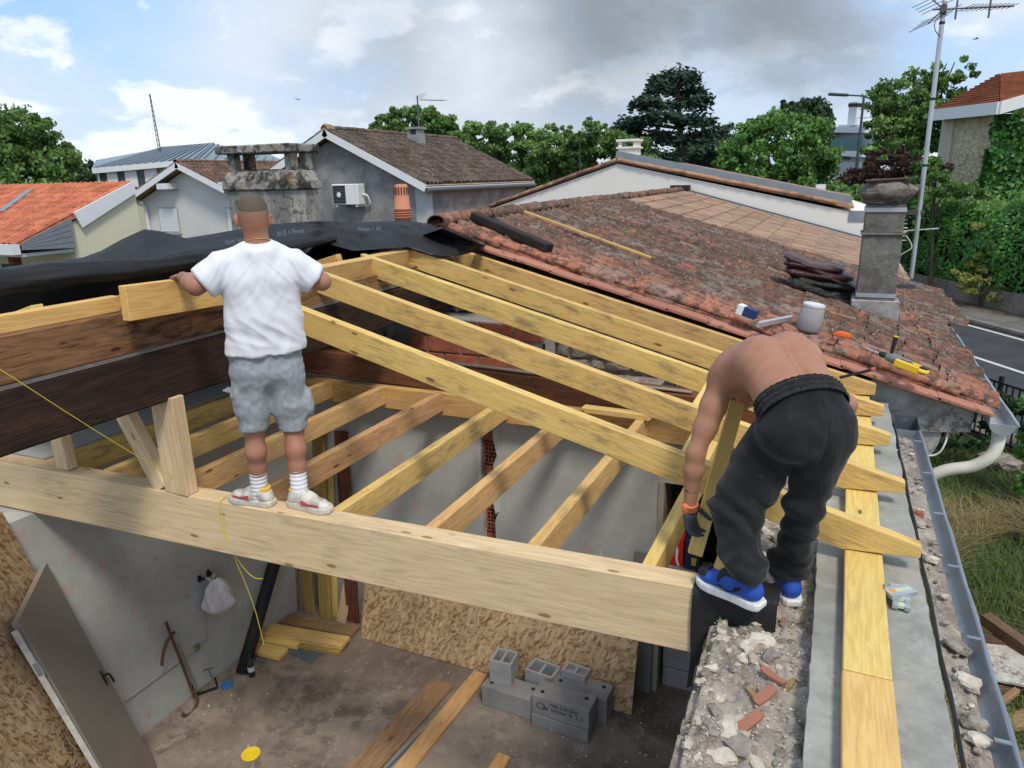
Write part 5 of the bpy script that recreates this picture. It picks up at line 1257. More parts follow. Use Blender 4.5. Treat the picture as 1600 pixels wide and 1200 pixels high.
m = MB(); m.box((q.x-0.26,21.97,q.z+0.27),(q.x+0.26,22.48,q.z+0.34)); m.build('chimney_cap', MATS['block_concrete'], ch)
p0 = aty(655,212,22.6); p1 = aty(652,150,22.6)
AR = empty('television_aerial', p0 - Vector((0,0,1.0)), 'dark aerial on a thin pole above the grey house', 'aerial')
m = MB(); m.tube([p0 - Vector((0,0,0.9)), p1], 0.025, 6); m.build('pole', alum, AR)
b1 = aty(656,156,22.6); b2 = aty(693,157,22.6); m = MB(); m.tube([b1,b2], 0.014, 5); m.build('boom', alum, AR)
for k in range(7):
    c = b1.lerp(b2, 0.25+0.12*k); m = MB(); m.tube([c-Vector((0.05,0.2,0.02)), c+Vector((0.05,0.2,0.02))], 0.008, 4); m.build('director', alum, AR)
for k in range(3):
    c = b1 + Vector((0.04*k,0,0.06*k)); m = MB(); m.tube([c-Vector((0.05,0.25,0.0)), c+Vector((0.05,0.25,0.1))], 0.008, 4); m.build('reflector_rod', alum, AR)
# air conditioner
a, b = aty(518,288,17.9), aty(565,320,17.9)
ACU = empty('air_conditioner', ((a.x+b.x)/2, 18.0, b.z-0.1), 'white air conditioner unit with a dark fan grille on the grey gable', 'air conditioner')
m = MB(); m.box((a.x,17.88,b.z),(b.x-0.08,18.24,a.z)); m.build('casing', wpaint, ACU, bevel=0.02)
wx = b.x-0.08-a.x; fx0, fx1 = a.x+0.04, a.x+wx*0.52
m = MB(); m.box((fx0,17.868,b.z+0.04),(fx1,17.882,a.z-0.04)); m.build('grille', plain('grille_dark', (0.03,0.032,0.035), 0.6), ACU)
m = MB(); m.lathe([(0.01,0),(0.07,0.004),(0.075,0.012)], ((fx0+fx1)/2,17.868,(a.z+b.z)/2), 12, axis=(0,-1,0)); m.build('fan_hub', wpaint, ACU)
for k in range(7):
    z = b.z+0.05+(a.z-b.z-0.1)*k/6; m = MB(); m.box((fx0,17.857,z-0.003),(fx1,17.863,z+0.003)); m.build('grille_wire', plain('wire_grey', (0.25,0.25,0.26), 0.5), ACU)
for xx in (a.x+0.1, b.x-0.2):
    m = MB(); m.box((xx,17.9,b.z-0.06),(xx+0.04,18.36,b.z)); m.build('wall_bracket', wpaint, ACU)
m = MB(); m.tube(smooth_path([(b.x-0.08,18.1,(a.z+b.z)/2),(b.x+0.05,18.15,(a.z+b.z)/2-0.05),(b.x+0.06,18.25,b.z+0.02),(b.x-0.02,18.33,b.z-0.05)]), 0.03, 8); m.build('pipe', wpaint, ACU)

# ================================================================ white house with the shuttered windows
tint_tile_mat('brown_tile', (0.22,0.13,0.09), (0.13,0.08,0.058), (0.05,0.04,0.033), 0.75, (0.32,0.26,0.2), 0.6, 6)
WH, wA, wR, ws = gable_house('house', 'small white gabled house with a shuttered window behind the broad chimney', 20.0, (275,252), (352,292), 27.0, plain('offwhite_render', (0.64,0.63,0.615), 0.9, var=0.05, scale=1.5), MATS['brown_tile'], left_x=aty(196,300,20.0).x, over=0.5, thick=0.24)
shut = plain('shutter_white', (0.72,0.75,0.77), 0.5, var=0.03)
def window(par, x0, x1, z0, z1, y, frame_m, slat=True):
    m = MB(); m.box((x0-0.06,y-0.03,z0-0.05),(x1+0.06,y+0.02,z1+0.06)); f = m.build('window', frame_m, par)
    n = 9
    for k in range(n):
        za, zb_ = z0+(z1-z0)*k/n, z0+(z1-z0)*(k+1)/n; m = MB(); m.box((x0,y-0.05,za+0.004),(x1,y-0.031,zb_-0.004)); m.build('shutter_slat', shut, f)
    m = MB(); m.box((x0-0.08,y-0.10,z0-0.10),(x1+0.08,y,z0-0.052)); m.build('sill', frame_m, f)
fm = plain('beige_frame', (0.42,0.41,0.39), 0.7)
a, b = aty(247,326,20.45), aty(280,362,20.45); window(WH, a.x, b.x, b.z, a.z, 20.5, fm)
a, b = aty(353,326,20.45), aty(372,362,20.45); window(WH, a.x, b.x+0.4, b.z, a.z, 20.5, fm)
for px, py in ((248,292),(345,290)):
    q = aty(px, py, 20.0); m = MB(); m.box((q.x-0.12,20.0,q.z-0.09),(q.x+0.45,20.5,q.z+0.12)); m.build('purlin_end', wpaint, WH)
q = aty(220,320,20.3); m = MB(); m.tube(smooth_path([(q.x-0.5,20.2,q.z+0.15),(q.x-0.2,20.3,q.z+0.05),(q.x+0.1,20.4,q.z-0.1),(q.x+0.12,20.4,q.z-0.5),(q.x+0.12,20.4,GZ)]), 0.06, 8); m.build('downpipe', wpaint, WH)

# ================================================================ cream house with the orange roof
tint_tile_mat('orange_tile', (0.60,0.20,0.105), (0.45,0.135,0.075), (0.22,0.075,0.045), 0.5, (0.10,0.06,0.045), 0.5, 6)
HX = -18.0
rg, ev = atx(205,286,HX), atx(30,379,HX)
CHs = empty('house', (HX, rg.y, GZ), 'cream rendered house with a bright orange tiled roof and white verge', 'house')
cream = plain('cream_render', (0.62,0.59,0.44), 0.9, var=0.05, scale=1.5)
d = Vector((0, ev.y-rg.y, ev.z-rg.z)); Ls = d.length; d.normalize(); n = Vector((0,-d.z,d.y)); n = n if n.z > 0 else -n
m = MB(); yb_ = rg.y + 0.12; yc = atx(118,395,HX-0.05).y
m.prism([(HX-0.06,yc,GZ),(HX-0.06,yb_,GZ),(HX-0.06,yb_,rg.z-0.25),(HX-0.06,rg.y,rg.z-0.2),(HX-0.06,yc,rg.z-0.2+(yc-rg.y)*(d.z/d.y))], (-16,0,0)); m.build('wall', cream, CHs)
joined_tiles('roof_tiles', Vector((HX,rg.y,rg.z)), d, (-1,0,0), int(Ls/0.34)+1, 74, 0.34, 0.215, 0.38, 0.2, 0.07, MATS['orange_tile'], CHs, seg=4, jit=0.012, seed=31)
m = MB(); a0 = Vector((HX,rg.y,rg.z))-n*0.02; m.prism([a0, a0+d*Ls, a0+d*Ls-n*0.1, a0-n*0.1], (-16,0,0)); m.build('roof_deck', MATS['orange_tile'], CHs)
m = MB(); a0 = Vector((HX+0.0,rg.y,rg.z))+n*0.03; m.prism([a0, a0+d*Ls*0.55, a0+d*Ls*0.55-n*0.42, a0-n*0.30], (0.05,0,0)); m.build('verge_board', wpaint, CHs)
slate = plain('slate_cladding', (0.20,0.215,0.24), 0.7, var=0.15)
sa = atx(112,340,HX); vb = [(35,378),(110,341),(117,388),(34,391)]; vv = [atx(px,py,HX+0.02) for px, py in vb]
for k in range(5):       # slate boards under the verge
    t0, t1 = k/5, (k+1)/5-0.02
    m = MB(); m.prism([vv[0].lerp(vv[3],t0), vv[1].lerp(vv[2],t0), vv[1].lerp(vv[2],t1), vv[0].lerp(vv[3],t1)], (0.03+0.004*k,0,0)); m.build('cladding_board', slate, CHs)
g0 = Vector((HX+0.05, ev.y-0.08, ev.z-0.08)); m = MB(); m.box((HX-16, ev.y-0.22, ev.z-0.28),(HX+0.02, ev.y-0.02, ev.z-0.03)); m.build('eave_gutter', wpaint, CHs)
q0, q1 = atx(0,395,HX-0.5), atx(118,402,HX-0.5)
m = MB(); m.box((HX-16,ev.y+0.05,ev.z-0.36),(HX-0.1,yc,ev.z-0.28)); m.build('soffit', wpaint, CHs)
m = MB(); m.box((HX-0.9,ev.y+0.2,GZ),(HX-0.7,ev.y+0.4,ev.z-0.36)); m.build('porch_post', MATS['reddish_old_timber'], CHs)
m = MB(); m.box((HX-3.2,yc-0.03,ev.z-1.6),(HX-1.9,yc+0.02,ev.z-0.75)); m.build('window', plain('dark_glass', (0.05,0.055,0.06), 0.15), CHs)
# hip flashing of the roof on the left
a, b = onpl(46,296,(HX,rg.y,rg.z+0.10),n), onpl(0,330,(HX,rg.y,rg.z+0.10),n); board('x', a, b, 0.22, 0.04, MATS['zinc'], CHs, up=n).name = 'hip_flashing'

# ================================================================ long building with the zinc roof
D0 = 46.0
def dp(px, py, d=D0): return dep(px, py, d)
ZB = empty('building', dp(300,285) * 1.0, 'long pale stone building with a grey zinc hipped roof and a radio mast', 'building'); ZB.location.z = GZ
zm = plain('zinc_roof', (0.22,0.265,0.30), 0.5, var=0.1, metal=0.2)
cl, cm_, cr_ = dp(143,263,48), dp(310,248,44), dp(445,252,50); rl, rr_ = dp(250,232,52), dp(335,225,50)
def wallq(a, b, zb, th, mat, name, par):
    a, b = Vector(a), Vector(b); nn = Vector((-(b.y-a.y), b.x-a.x, 0)).normalized()*th
    m = MB(); m.prism([(a.x,a.y,zb),(b.x,b.y,zb),(b.x,b.y,b.z),(a.x,a.y,a.z)], nn); return m.build(name, mat, par)
stone_p = plain('pale_ashlar', (0.50,0.45,0.34), 0.9, var=0.1, scale=1.0)
ins = 0.97
wl, wm2, wr = dp(152,268,48.6), dp(312,254,44.7), dp(436,256,50.2)
wallq(wl, wm2, GZ, 0.3, stone_p, 'wall', ZB); wallq(wm2, wr, GZ, 0.3, stone_p, 'wall', ZB)
m = MB(); m.add([cl, cm_, rr_, rl], [(0,1,2,3)]); m.add([cm_, cr_, rr_], [(0,1,2)]); m.add([cl, rl, dp(150,250,60)], [(0,1,2)]); m.add([rl, rr_, cr_, dp(420,240,62), dp(150,250,60)], [(0,1,2,3,4)]); m.build('roof', zm, ZB, fix=False)
def seam(a, b): 
    m = MB(); m.tube([Vector(a)+Vector((0,0,0.05)), Vector(b)+Vector((0,0,0.05))], 0.05, 4); m.build('standing_seam', zm, ZB)
for k in range(13): seam(cl.lerp(cm_, (k+0.5)/13), rl.lerp(rr_, (k+0.5)/13))
for k in range(9): seam(cm_.lerp(cr_, (k+0.5)/9), rr_.lerp(cr_, (k+0.5)/9))
seam(cm_, rr_); seam(rl, rr_)
for (a, b) in ((cl, cm_), (cm_, cr_)):
    m = MB(); m.prism([a, b, b-Vector((0,0,0.28)), a-Vector((0,0,0.28))], ((b-a).cross(Vector((0,0,1))).normalized()*-0.12)); m.build('fascia', wpaint, ZB)
nn = (wm2-wl).normalized(); nf = Vector((nn.y,-nn.x,0)); nf = nf if nf.y < 0 else -nf
for k, px in enumerate((163,191,222)):
    c = dp(px, 278, 48.0-k*0.7); m = MB(); m.obox(c + nf*0.05, nn*0.35, nf*0.06, Vector((0,0,0.55))); f = m.build('window', wpaint, ZB)
    m = MB(); m.obox(c + nf*0.12 + nn*0.05, nn*0.22, nf*0.03, Vector((0,0,0.42))); m.build('pane', plain('dark_glass', (0.05,0.055,0.06), 0.15), f)
    m = MB(); m.obox(dp(px+14, 278, 47.7-k*0.7) + nf*0.1, nn*0.5, nf*0.05, Vector((0,0,0.5))); m.build('shutter', wpaint, ZB)
ms0, ms1 = dp(250,234,50), dp(234,147,50)
RM = empty('radio_mast', ms0 - Vector((0,0,0.8)), 'thin leaning lattice radio mast above the zinc roof', 'mast'); ms0 = ms0 - Vector((0,0,0.7))
for k in range(3):
    o_ = Vector((0.10*math.cos(k*2.09), 0.10*math.sin(k*2.09), 0)); m = MB(); m.tube([ms0+o_, ms1+o_*0.3], 0.02, 5); m.build('mast_leg', alum, RM)
for k in range(14):
    c0, c1_ = ms0.lerp(ms1, k/14), ms0.lerp(ms1, (k+1)/14); f_ = 1-0.7*k/14; m = MB(); m.tube([c0+Vector((0.1*f_,0,0)), c1_-Vector((0.06*f_,0.08*f_,0))], 0.014, 4); m.build('mast_brace', alum, RM)

# ================================================================ stone house with ivy, apartment block, lamps
SH0 = dep(1478,172,37); SH1 = dep(1562,163,34.5); SHr = dep(1690,150,37)
t = NT('rough_stone', 0.95, 0.1); v = t.coord((1,1,1)); vd = t.voro(v, 6.5); cc_ = t.mix(t.voro(v, 6.5, out='Color'), (0.52,0.44,0.30), (0.68,0.60,0.44)); cc_ = t.mix(t.math('MULTIPLY', t.rng(vd, 0.35, 0.6), 0.4), cc_, (0.30,0.24,0.16)); cc_ = t.mix(t.math('MULTIPLY', t.rng(t.noise(v, 1.3, 6, 0.7), 0.5, 0.7), 0.4), cc_, (0.20,0.17,0.12)); t.color(cc_); t.bump(t.math('ADD', t.math('MULTIPLY', vd, -1.0), t.noise(v, 12, 5)), 1.0, 0.05); MATS['rough_stone'] = t.mat
SH = empty('house', (SH1.x, SH1.y, GZ), 'tall rough stone house with a red tiled roof and ivy beyond the road', 'house')
wallq(SH0, SH1, GZ, 0.4, MATS['rough_stone'], 'wall', SH); wallq(SH1, SHr, GZ, 0.4, MATS['rough_stone'], 'wall', SH)
ca, cb = SH0.copy(), SH0.lerp(SH1, 0.12); dirw = (SH1-SH0).normalized(); nw = Vector((dirw.y,-dirw.x,0)); nw = nw if nw.y < 0 else -nw
m = MB(); m.obox(SH0 + dirw*0.35 + nw*0.03 - Vector((0,0,3.2)), dirw*0.38, nw*0.05, Vector((0,0,3.2))); m.build('quoin', plain('dressed_stone', (0.50,0.45,0.36), 0.9), SH)
tint_tile_mat('red_brown_tile', (0.30,0.115,0.06), (0.21,0.08,0.045), (0.12,0.05,0.032), 0.5, None, 0, 5)
e0, e1, e2 = dep(1461,172,36.6), dep(1562,160,33.9), dep(1700,120,37.0); r0_, r1_ = dep(1563,116,37.5), dep(1700,100,42)
m = MB(); m.add([e0, e1, r0_], [(0,1,2)]); m.add([e1, e2, r1_, r0_], [(0,1,2,3)]); m.add([e0, r0_, r1_, dep(1470,165,46)], [(0,1,2,3)]); m.build('roof', MATS['red_brown_tile'], SH, fix=False)
def tri_tiles(p0, p1, top0, top1, nrow, name, par, mat):
    """courses of tiles as thin overlapping strips"""
    nrm = (p1-p0).cross(top0-p0).normalized(); nrm = nrm if nrm.z > 0 else -nrm
    for k in range(nrow):
        t0, t1 = k/nrow, (k+1)/nrow; a, b, c, d_ = p0.lerp(top0,t0), p1.lerp(top1,t0), p1.lerp(top1,t1), p0.lerp(top0,t1)
        m = MB(); m.add([a+nrm*0.10, b+nrm*0.10, c+nrm*0.03, d_+nrm*0.03, a+nrm*0.01, b+nrm*0.01], [(0,1,2,3),(4,5,1,0)]); m.build(name, mat, par, fix=False)
tri_tiles(e0, e1, r0_, r0_+Vector((0.01,0,0)), 13, 'tile_course', SH, MATS['red_brown_tile']); tri_tiles(e1, e2, r0_, r1_, 13, 'tile_course', SH, MATS['red_brown_tile'])
for (a, b) in ((e0, e1), (e1, e2)):
    dd_ = (b-a).normalized(); nn_ = Vector((dd_.y,-dd_.x,0)); m = MB(); m.prism([a+Vector((0,0,0.03)), b+Vector((0,0,0.03)), b-Vector((0,0,0.42)), a-Vector((0,0,0.42))], nn_*0.08); m.build('white_fascia', wpaint, SH)
    m = MB(); m.prism([a-Vector((0,0,0.40)), b-Vector((0,0,0.40)), b-Vector((0,0,0.40))-nn_*0.6, a-Vector((0,0,0.40))-nn_*0.6], (0,0,0.02)); m.build('soffit', wpaint, SH)

AP0, AP1 = dep(1306,200,72), dep(1345,200,70)
AB = empty('apartment_block', (AP0.x,AP0.y,GZ), 'white apartment block with green balcony panels behind the round tree', 'building')
da = (AP1-AP0).normalized(); na = Vector((da.y,-da.x,0)); na = na if na.y < 0 else -na; Wd = (AP1-AP0).length + 1.5
wb = plain('block_white', (0.60,0.63,0.66), 0.8, var=0.05)
ztop = dep(1320,196,71).z
m = MB(); c = AP0 + da*Wd/2; m.obox(Vector((c.x,c.y,(ztop+GZ)/2)) - na*2.2, da*Wd/2, na*2.0, Vector((0,0,(ztop-GZ)/2))); m.build('wall', wb, AB)
m = MB(); m.obox(Vector((AP0.x,AP0.y,(ztop+GZ)/2)) + na*0.4, da*0.12, na*0.7, Vector((0,0,(ztop-GZ)/2))); m.build('fin_wall', wb, AB)
gp = plain('green_panel', (0.10,0.19,0.19), 0.6)
for k, py in enumerate((204, 240, 276)):
    z = dep(1320,py,71).z; m = MB(); m.obox(Vector((c.x,c.y,z)) + na*0.4, da*Wd/2, na*0.65, Vector((0,0,0.22))); m.build('balcony_slab', wb, AB)
    if k: m = MB(); m.obox(Vector((c.x,c.y,z+0.75)) + na*1.0, da*Wd/2*0.97, na*0.04, Vector((0,0,0.5))); m.build('balcony_panel', gp if k == 1 else plain('grey_rails', (0.35,0.37,0.40), 0.6), AB)
    m = MB(); m.obox(Vector((AP0.x,AP0.y,z-1.5)) + da*1.0 - na*0.17, da*0.75, na*0.04, Vector((0,0,0.8))); m.build('window', plain('grey_shutter', (0.20,0.22,0.25), 0.6), AB)
zt0, zt1 = ztop, dep(1330,160,71).z; c = AP0 + da*Wd*0.42
m = MB(); m.obox(Vector((c.x,c.y,(zt0+zt1)/2)) - na*0.5, da*0.45, na*0.6, Vector((0,0,(zt1-zt0)/2))); m.build('roof_stack', wb, AB)
m = MB(); m.obox(Vector((c.x,c.y,zt1-0.25)) - na*0.5, da*0.5, na*0.65, Vector((0,0,0.14))); m.build('stack_band', bkm, AB)
m = MB(); m.obox(Vector((c.x,c.y,ztop+0.55)) + da*1.2, da*1.6, na*0.03, Vector((0,0,0.04))); m.build('roof_rail', wb, AB)

lampm = plain('lamp_grey', (0.05,0.065,0.075), 0.5)
def lamp(top, arm_px, dist, label, base_h=None, rr=0.05):
    a = dep(*top, dist); b = dep(*arm_px, dist-0.4); E = empty('street_lamp', (a.x,a.y,GZ), label, 'street lamp', 'street lamps beyond the roofs')
    m = MB(); m.tube([(a.x,a.y,GZ),(a.x,a.y,a.z)], [rr*1.3, rr*0.9], 8); m.build('pole', lampm, E)
    m = MB(); m.tube([a, b], rr*0.6, 6); m.build('arm', lampm, E)
    d = (b-a).normalized(); m = MB(); m.obox(b + d*0.05, d*0.38, Vector((-d.y,d.x,0))*0.11, Vector((0,0,0.05))); m.build('lamp_head', lampm, E, bevel=0.03)
lamp((1350,150), (1312,148), 33, 'tall grey street lamp whose arm reaches over the apartment block')
lamp((906,212), (925,208), 42, 'grey street lamp standing left of the white chimney of the neighbour', rr=0.045)
lamp((1169,237), (1160,232), 42, 'grey street lamp in front of the round tree', rr=0.045)
lamp((741,222), (748,219), 46, 'thin grey street lamp beside the tree line right of the grey house', rr=0.045)
# white notice board by the round tree
a = dep(1281,302,30); m = MB(); m.obox(a + Vector((0,0,0.12)), Vector((0.16,0.05,0)), Vector((-0.02,0.05,0)), Vector((0,0,0.20))); SG = m.build('notice_board', wpaint, label='small white notice board beside the round tree', cat='sign')
m = MB(); m.tube([(a.x,a.y+0.08,GZ),(a.x,a.y+0.08,a.z)], 0.03, 6); m.build('sign_post', lampm, SG)
# bird in the sky
bd_ = dep(1524,61,30); m = MB()
m.add([bd_+Vector((-0.10,0,0)), bd_+Vector((0.02,0.03,0.01)), bd_+Vector((0.10,0,0.0)), bd_+Vector((0.0,-0.02,0.02)), bd_+Vector((0.05,0.06,0.07)), bd_+Vector((-0.02,-0.02,-0.02))], [(0,3,2,1),(0,1,2,5),(3,4,2),(1,4,3)]); m.build('bird', plain('bird_dark', (0.03,0.03,0.035), 0.8), label='small dark bird gliding in the sky below the aerial', cat='bird')
# ================================================================ inside the open room
t = NT('osb', 0.75, 0.25); v = t.coord((1,1,1), rnd=True)
def flake(rot, sc, seed):
    m1 = t.N('ShaderNodeMapping'); t.L(v, m1.inputs[0]); m1.inputs['Rotation'].default_value = (0, rot, 0); m1.inputs['Location'].default_value = (seed, seed, seed)
    m2 = t.N('ShaderNodeMapping'); t.L(m1.outputs[0], m2.inputs[0]); m2.inputs['Scale'].default_value = sc
    d_ = t.N('ShaderNodeTexVoronoi'); t.L(m2.outputs[0], d_.inputs['Vector']); d_.inputs['Scale'].default_value = 1.0
    sp_ = t.N('ShaderNodeSeparateColor'); t.L(d_.outputs['Color'], sp_.inputs[0]); return sp_
L1, L2, L3, L4 = flake(0.15, (15,20,60), 1.0), flake(1.25, (14,20,52), 7.0), flake(2.2, (16,20,60), 13.0), flake(0.75, (18,20,70), 17.0)
rv = L1
mm = t.math('MAXIMUM', t.math('MULTIPLY', L1.outputs[0], 0.8), t.math('MAXIMUM', t.math('MULTIPLY', L2.outputs[0], 0.9), t.math('MULTIPLY', L3.outputs[0], 0.75)))
c_ = t.mix(t.rng(mm, 0.25, 0.85), (0.30,0.175,0.085), (0.56,0.40,0.23))
c_ = t.mix(t.math('MULTIPLY', t.rng(L4.outputs[1], 0.84, 0.87), 0.75), c_, (0.20,0.095,0.04)); c_ = t.mix(t.math('MULTIPLY', t.rng(L2.outputs[2], 0.86, 0.89), 0.6), c_, (0.66,0.52,0.34))
c_ = t.mix(0.4, c_, t.mix(t.noise(v, 2.5, 4), (0.75,)*3, (1.2,)*3), 'MULTIPLY')
t.color(c_); t.bump(t.math('ADD', rv.outputs[0], t.noise(v, 60, 3)), 0.3, 0.004); MATS['osb'] = t.mat
ink = plain('black_ink', (0.035,0.028,0.022), 0.9)

def sheet(name, c0, c1, h_vec, th, mat, **kw):
    """flat board: bottom edge c0->c1, height vector, thickness; local X along the edge"""
    c0, c1, hv = Vector(c0), Vector(c1), Vector(h_vec); x = (c1-c0).normalized(); n = x.cross(hv).normalized(); z = n.cross(x)
    M = Matrix(((x.x,n.x,z.x,c0.x),(x.y,n.y,z.y,c0.y),(x.z,n.z,z.z,c0.z),(0,0,0,1))); Mi = M.inverted()
    m = MB(); m.prism([c0, c1, c1+hv, c0+hv], n*th); m.v = [tuple(Mi @ Vector(p)) for p in m.v]; me = m.mesh(name); bm = bmesh.new(); bm.from_mesh(me); bmesh.ops.recalc_face_normals(bm, faces=bm.faces)
    bmesh.ops.bevel(bm, geom=bm.edges[:], offset=0.002, segments=1, affect='EDGES'); bm.to_mesh(me); bm.free()
    o = put(name, me, mat, None, M, **kw); return o, M
a, b = atz(572,990,FZ), atz(985,1122,FZ); yb_ = (a.y+b.y)/2
sheet('osb_sheet', (a.x,yb_,FZ+0.002), (b.x,yb_-0.02,FZ+0.002), (0,0.30,1.155), 0.018, MATS['osb'], label='long strand board sheet leaning on the back wall behind the grey blocks', cat='board')
sheet('osb_sheet', (a.x-0.04,yb_+0.05,FZ+0.002), (b.x-0.1,yb_+0.04,FZ+0.002), (0,0.265,1.16), 0.018, MATS['osb'], label='second strand board sheet just behind the long one', cat='board')
# strand boards and door leaning in the corner by the papered wall
T = Vector((-4.868,2.56,-0.24)); B = Vector((-4.46,2.90,FZ)); wv = Vector((0.62,-0.74,0)).normalized()
o, M = sheet('osb_sheet', B, B + wv*1.25, T-B, 0.018, MATS['osb'], label='upright strand board sheet with black stencilled print behind the leaning door', cat='board')
def pr_on(M, u0, v0, s, size, rot=0.0, off=-0.003, th=0):
    V, Fs = text_mesh(s, size); m = MB(); ca, sa = math.cos(rot), math.sin(rot)
    m.add([tuple((u0 + x*ca - y*sa, off, v0 + x*sa + y*ca)) for x, y, z in V], Fs)
    me = m.mesh('printed_text'); return put('printed_text', me, ink, o)
for (u, v_, s, sz) in [(0.10,1.86,'OSB 3',0.085),(0.16,1.45,'CE',0.10),(0.5,1.25,'OSB 3 EN 300',0.075),(0.62,1.1,'2500 x 1250',0.075),(0.72,0.95,'15 mm  CE 0672',0.075)]:
    p_ = pr_on(M, u, v_, s, sz, -1.5)
# grey door
dTR = Vector((-4.845,2.75,-0.72)); dBR = Vector((-4.50,3.02,FZ+0.004)); wv2 = Vector((0.70,-0.71,0.0)).normalized()
dm = NT('taupe_paint', 0.55, 0.3); v = dm.coord((1,1,1)); dm.color(dm.mix(dm.noise(v, 1.5, 4), (0.31,0.28,0.235), (0.255,0.23,0.195))); dm.bump(dm.noise(v, 40, 3), 0.08, 0.002)
o, M = sheet('door', dBR, dBR + wv2*0.75, dTR-dBR, 0.04, dm.mat, label='taupe flush door taken off and leaned against the strand board', cat='door')
m = MB(); m.box((0.0,0.04,0.03),(0.05,0.055,0.10)); 
def loc_part(name, m, mat, par): me = m.mesh(name); return put(name, me, mat, par)
m = MB(); m.tube([(0.06,-0.001,0.98),(0.06,-0.04,0.98),(0.07,-0.05,0.975),(0.06,-0.05,0.90)], 0.009, 8); m.box((0.045,-0.006,0.90),(0.075,0.0,1.02)); loc_part('door_handle', m, bkm, o)
for z in (0.35, 1.55):
    m = MB(); m.box((0.742,-0.003,z),(0.756,0.03,z+0.10)); loc_part('hinge', m, MATS['galvanised'], o)
m = MB(); m.box((0.7505,0.002,0.01),(0.756,0.038,1.9)); loc_part('edge_strip', m, plain('chipped_white', (0.50,0.50,0.47), 0.8, var=0.3, scale=25), o)

# plastic bag on a black hook
p = atx(322,905,-4.86)
HK = empty('wall_hook', p, 'black double hook screwed to the papered wall holding the bag', 'hook')
for dy in (-0.04, 0.06):
    m = MB(); m.obox((-4.89,p.y+dy,p.z+0.02), (0.012,0,0), (0,0.016,0), (0,0,0.03)); m.build('hook_plate', bkm, HK, bevel=0.004)
    m = MB(); m.tube([(-4.88,p.y+dy,p.z+0.03),(-4.84,p.y+dy,p.z+0.02),(-4.83,p.y+dy,p.z+0.045)], 0.009, 6); m.build('hook_prong', bkm, HK)
pm_ = NT('white_polythene', 0.3, 0.5); pm_.b.inputs['Base Color'].default_value = (0.72,0.70,0.74,1); pm_.b.inputs['Transmission Weight'].default_value = 0.15; vv_ = pm_.coord((1,1,1)); pm_.bump(pm_.noise(vv_, 9, 5, 0.6, 1.5), 0.8, 0.03)
m = MB(); m.smooth = False; G = []
for i in range(13):
    t_ = i/12; z = p.z + 0.01 - 0.30*t_; w = 0.02 + 0.125*math.sin(min(1, t_*1.15)*math.pi*0.62)**0.8; w *= (1 if t_ < 0.85 else 1-(t_-0.85)*2.2)
    row = []
    for j in range(21):
        a = 2*math.pi*(j % 20)/20; k = 1 + 0.22*mnoise.noise(Vector((math.cos(a)*2, math.sin(a)*2, t_*3))) + 0.12*math.sin(a*5)*(1-t_)
        row.append((-4.78 + math.cos(a)*w*0.75*k + 0.02*t_, p.y + 0.03 + math.sin(a)*w*k, z + 0.012*mnoise.noise(Vector((a*2, t_*5, 0)))))
    G.append(row)
m.grid(G); m.add(G[-1][:-1], [tuple(range(20))[::-1]]); bag = m.build('plastic_bag', pm_.mat, label='crumpled white plastic bag hanging from the wall hook', cat='bag', fix=False)
m = MB(); m.tube([(-4.80,p.y-0.01,p.z),(-4.835,p.y-0.03,p.z+0.045),(-4.80,p.y+0.0,p.z+0.01)], 0.006, 5); m.tube([(-4.80,p.y+0.03,p.z),(-4.835,p.y+0.06,p.z+0.045),(-4.80,p.y+0.06,p.z+0.01)], 0.006, 5); m.build('bag_handles', pm_.mat, bag)

# pale conduit with a junction box on the papered wall
cm2 = plain('conduit_paint', (0.36,0.34,0.30), 0.7)
c0, c1, c2_, c3 = atx(195,1095,-4.89), atx(308,1012,-4.89), atx(325,1000,-4.89), atx(318,955,-4.89)
CDT = empty('conduit', c0, 'thin painted conduit running down the papered wall to a small box', 'conduit')
m = MB(); m.tube([c0, c1], 0.012, 6); m.build('conduit_run', cm2, CDT); m = MB(); m.tube([c1, c2_, c3], 0.006, 6); m.build('conduit_drop', cm2, CDT)
m = MB(); m.obox(c1, (0.012,0,0), (0,0.03,0), (0,0,0.03)); m.build('junction_box', plain('brown_box', (0.22,0.16,0.10), 0.7), CDT, bevel=0.006)

# rusty sliding clamp and a small screw clamp leaning on the wall
rust = NT('rust', 0.85, 0.2); v = rust.coord((1,1,1)); rust.color(rust.mix(rust.noise(v, 14, 6, 0.7), (0.16,0.075,0.045), (0.07,0.045,0.035))); rust.bump(rust.noise(v, 40, 4), 0.4, 0.004)
c0, c1 = atx(260,972,-4.84), atx(303,1085,-4.78); dd_ = (c1-c0).normalized()
CLP = empty('bar_clamp', (c1.x,c1.y,FZ), 'long rusty sliding clamp leaning on the papered wall', 'clamp')
board('x', c0, c1, 0.026, 0.012, rust.mat, CLP, up=(1,0,0)).name = 'bar'
board('x', c0.lerp(c1,0.30)+Vector((0.02,0.015,0)), c1+Vector((0.02,0.02,0.05)), 0.03, 0.012, plain('grey_steel', (0.22,0.21,0.19), 0.6, metal=0.4), CLP, up=(1,0,0)).name = 'slide_rail'
j0 = c0.lerp(c1, 0.20); m = MB(); m.smooth = True; m.tube(smooth_path([j0+Vector((0,0.03,0.03)), j0+Vector((0.01,-0.06,0.0)), j0+Vector((0.03,-0.13,-0.07)), j0+Vector((0.03,-0.16,-0.16))]), 0.014, 8); m.build('upper_jaw', rust.mat, CLP)
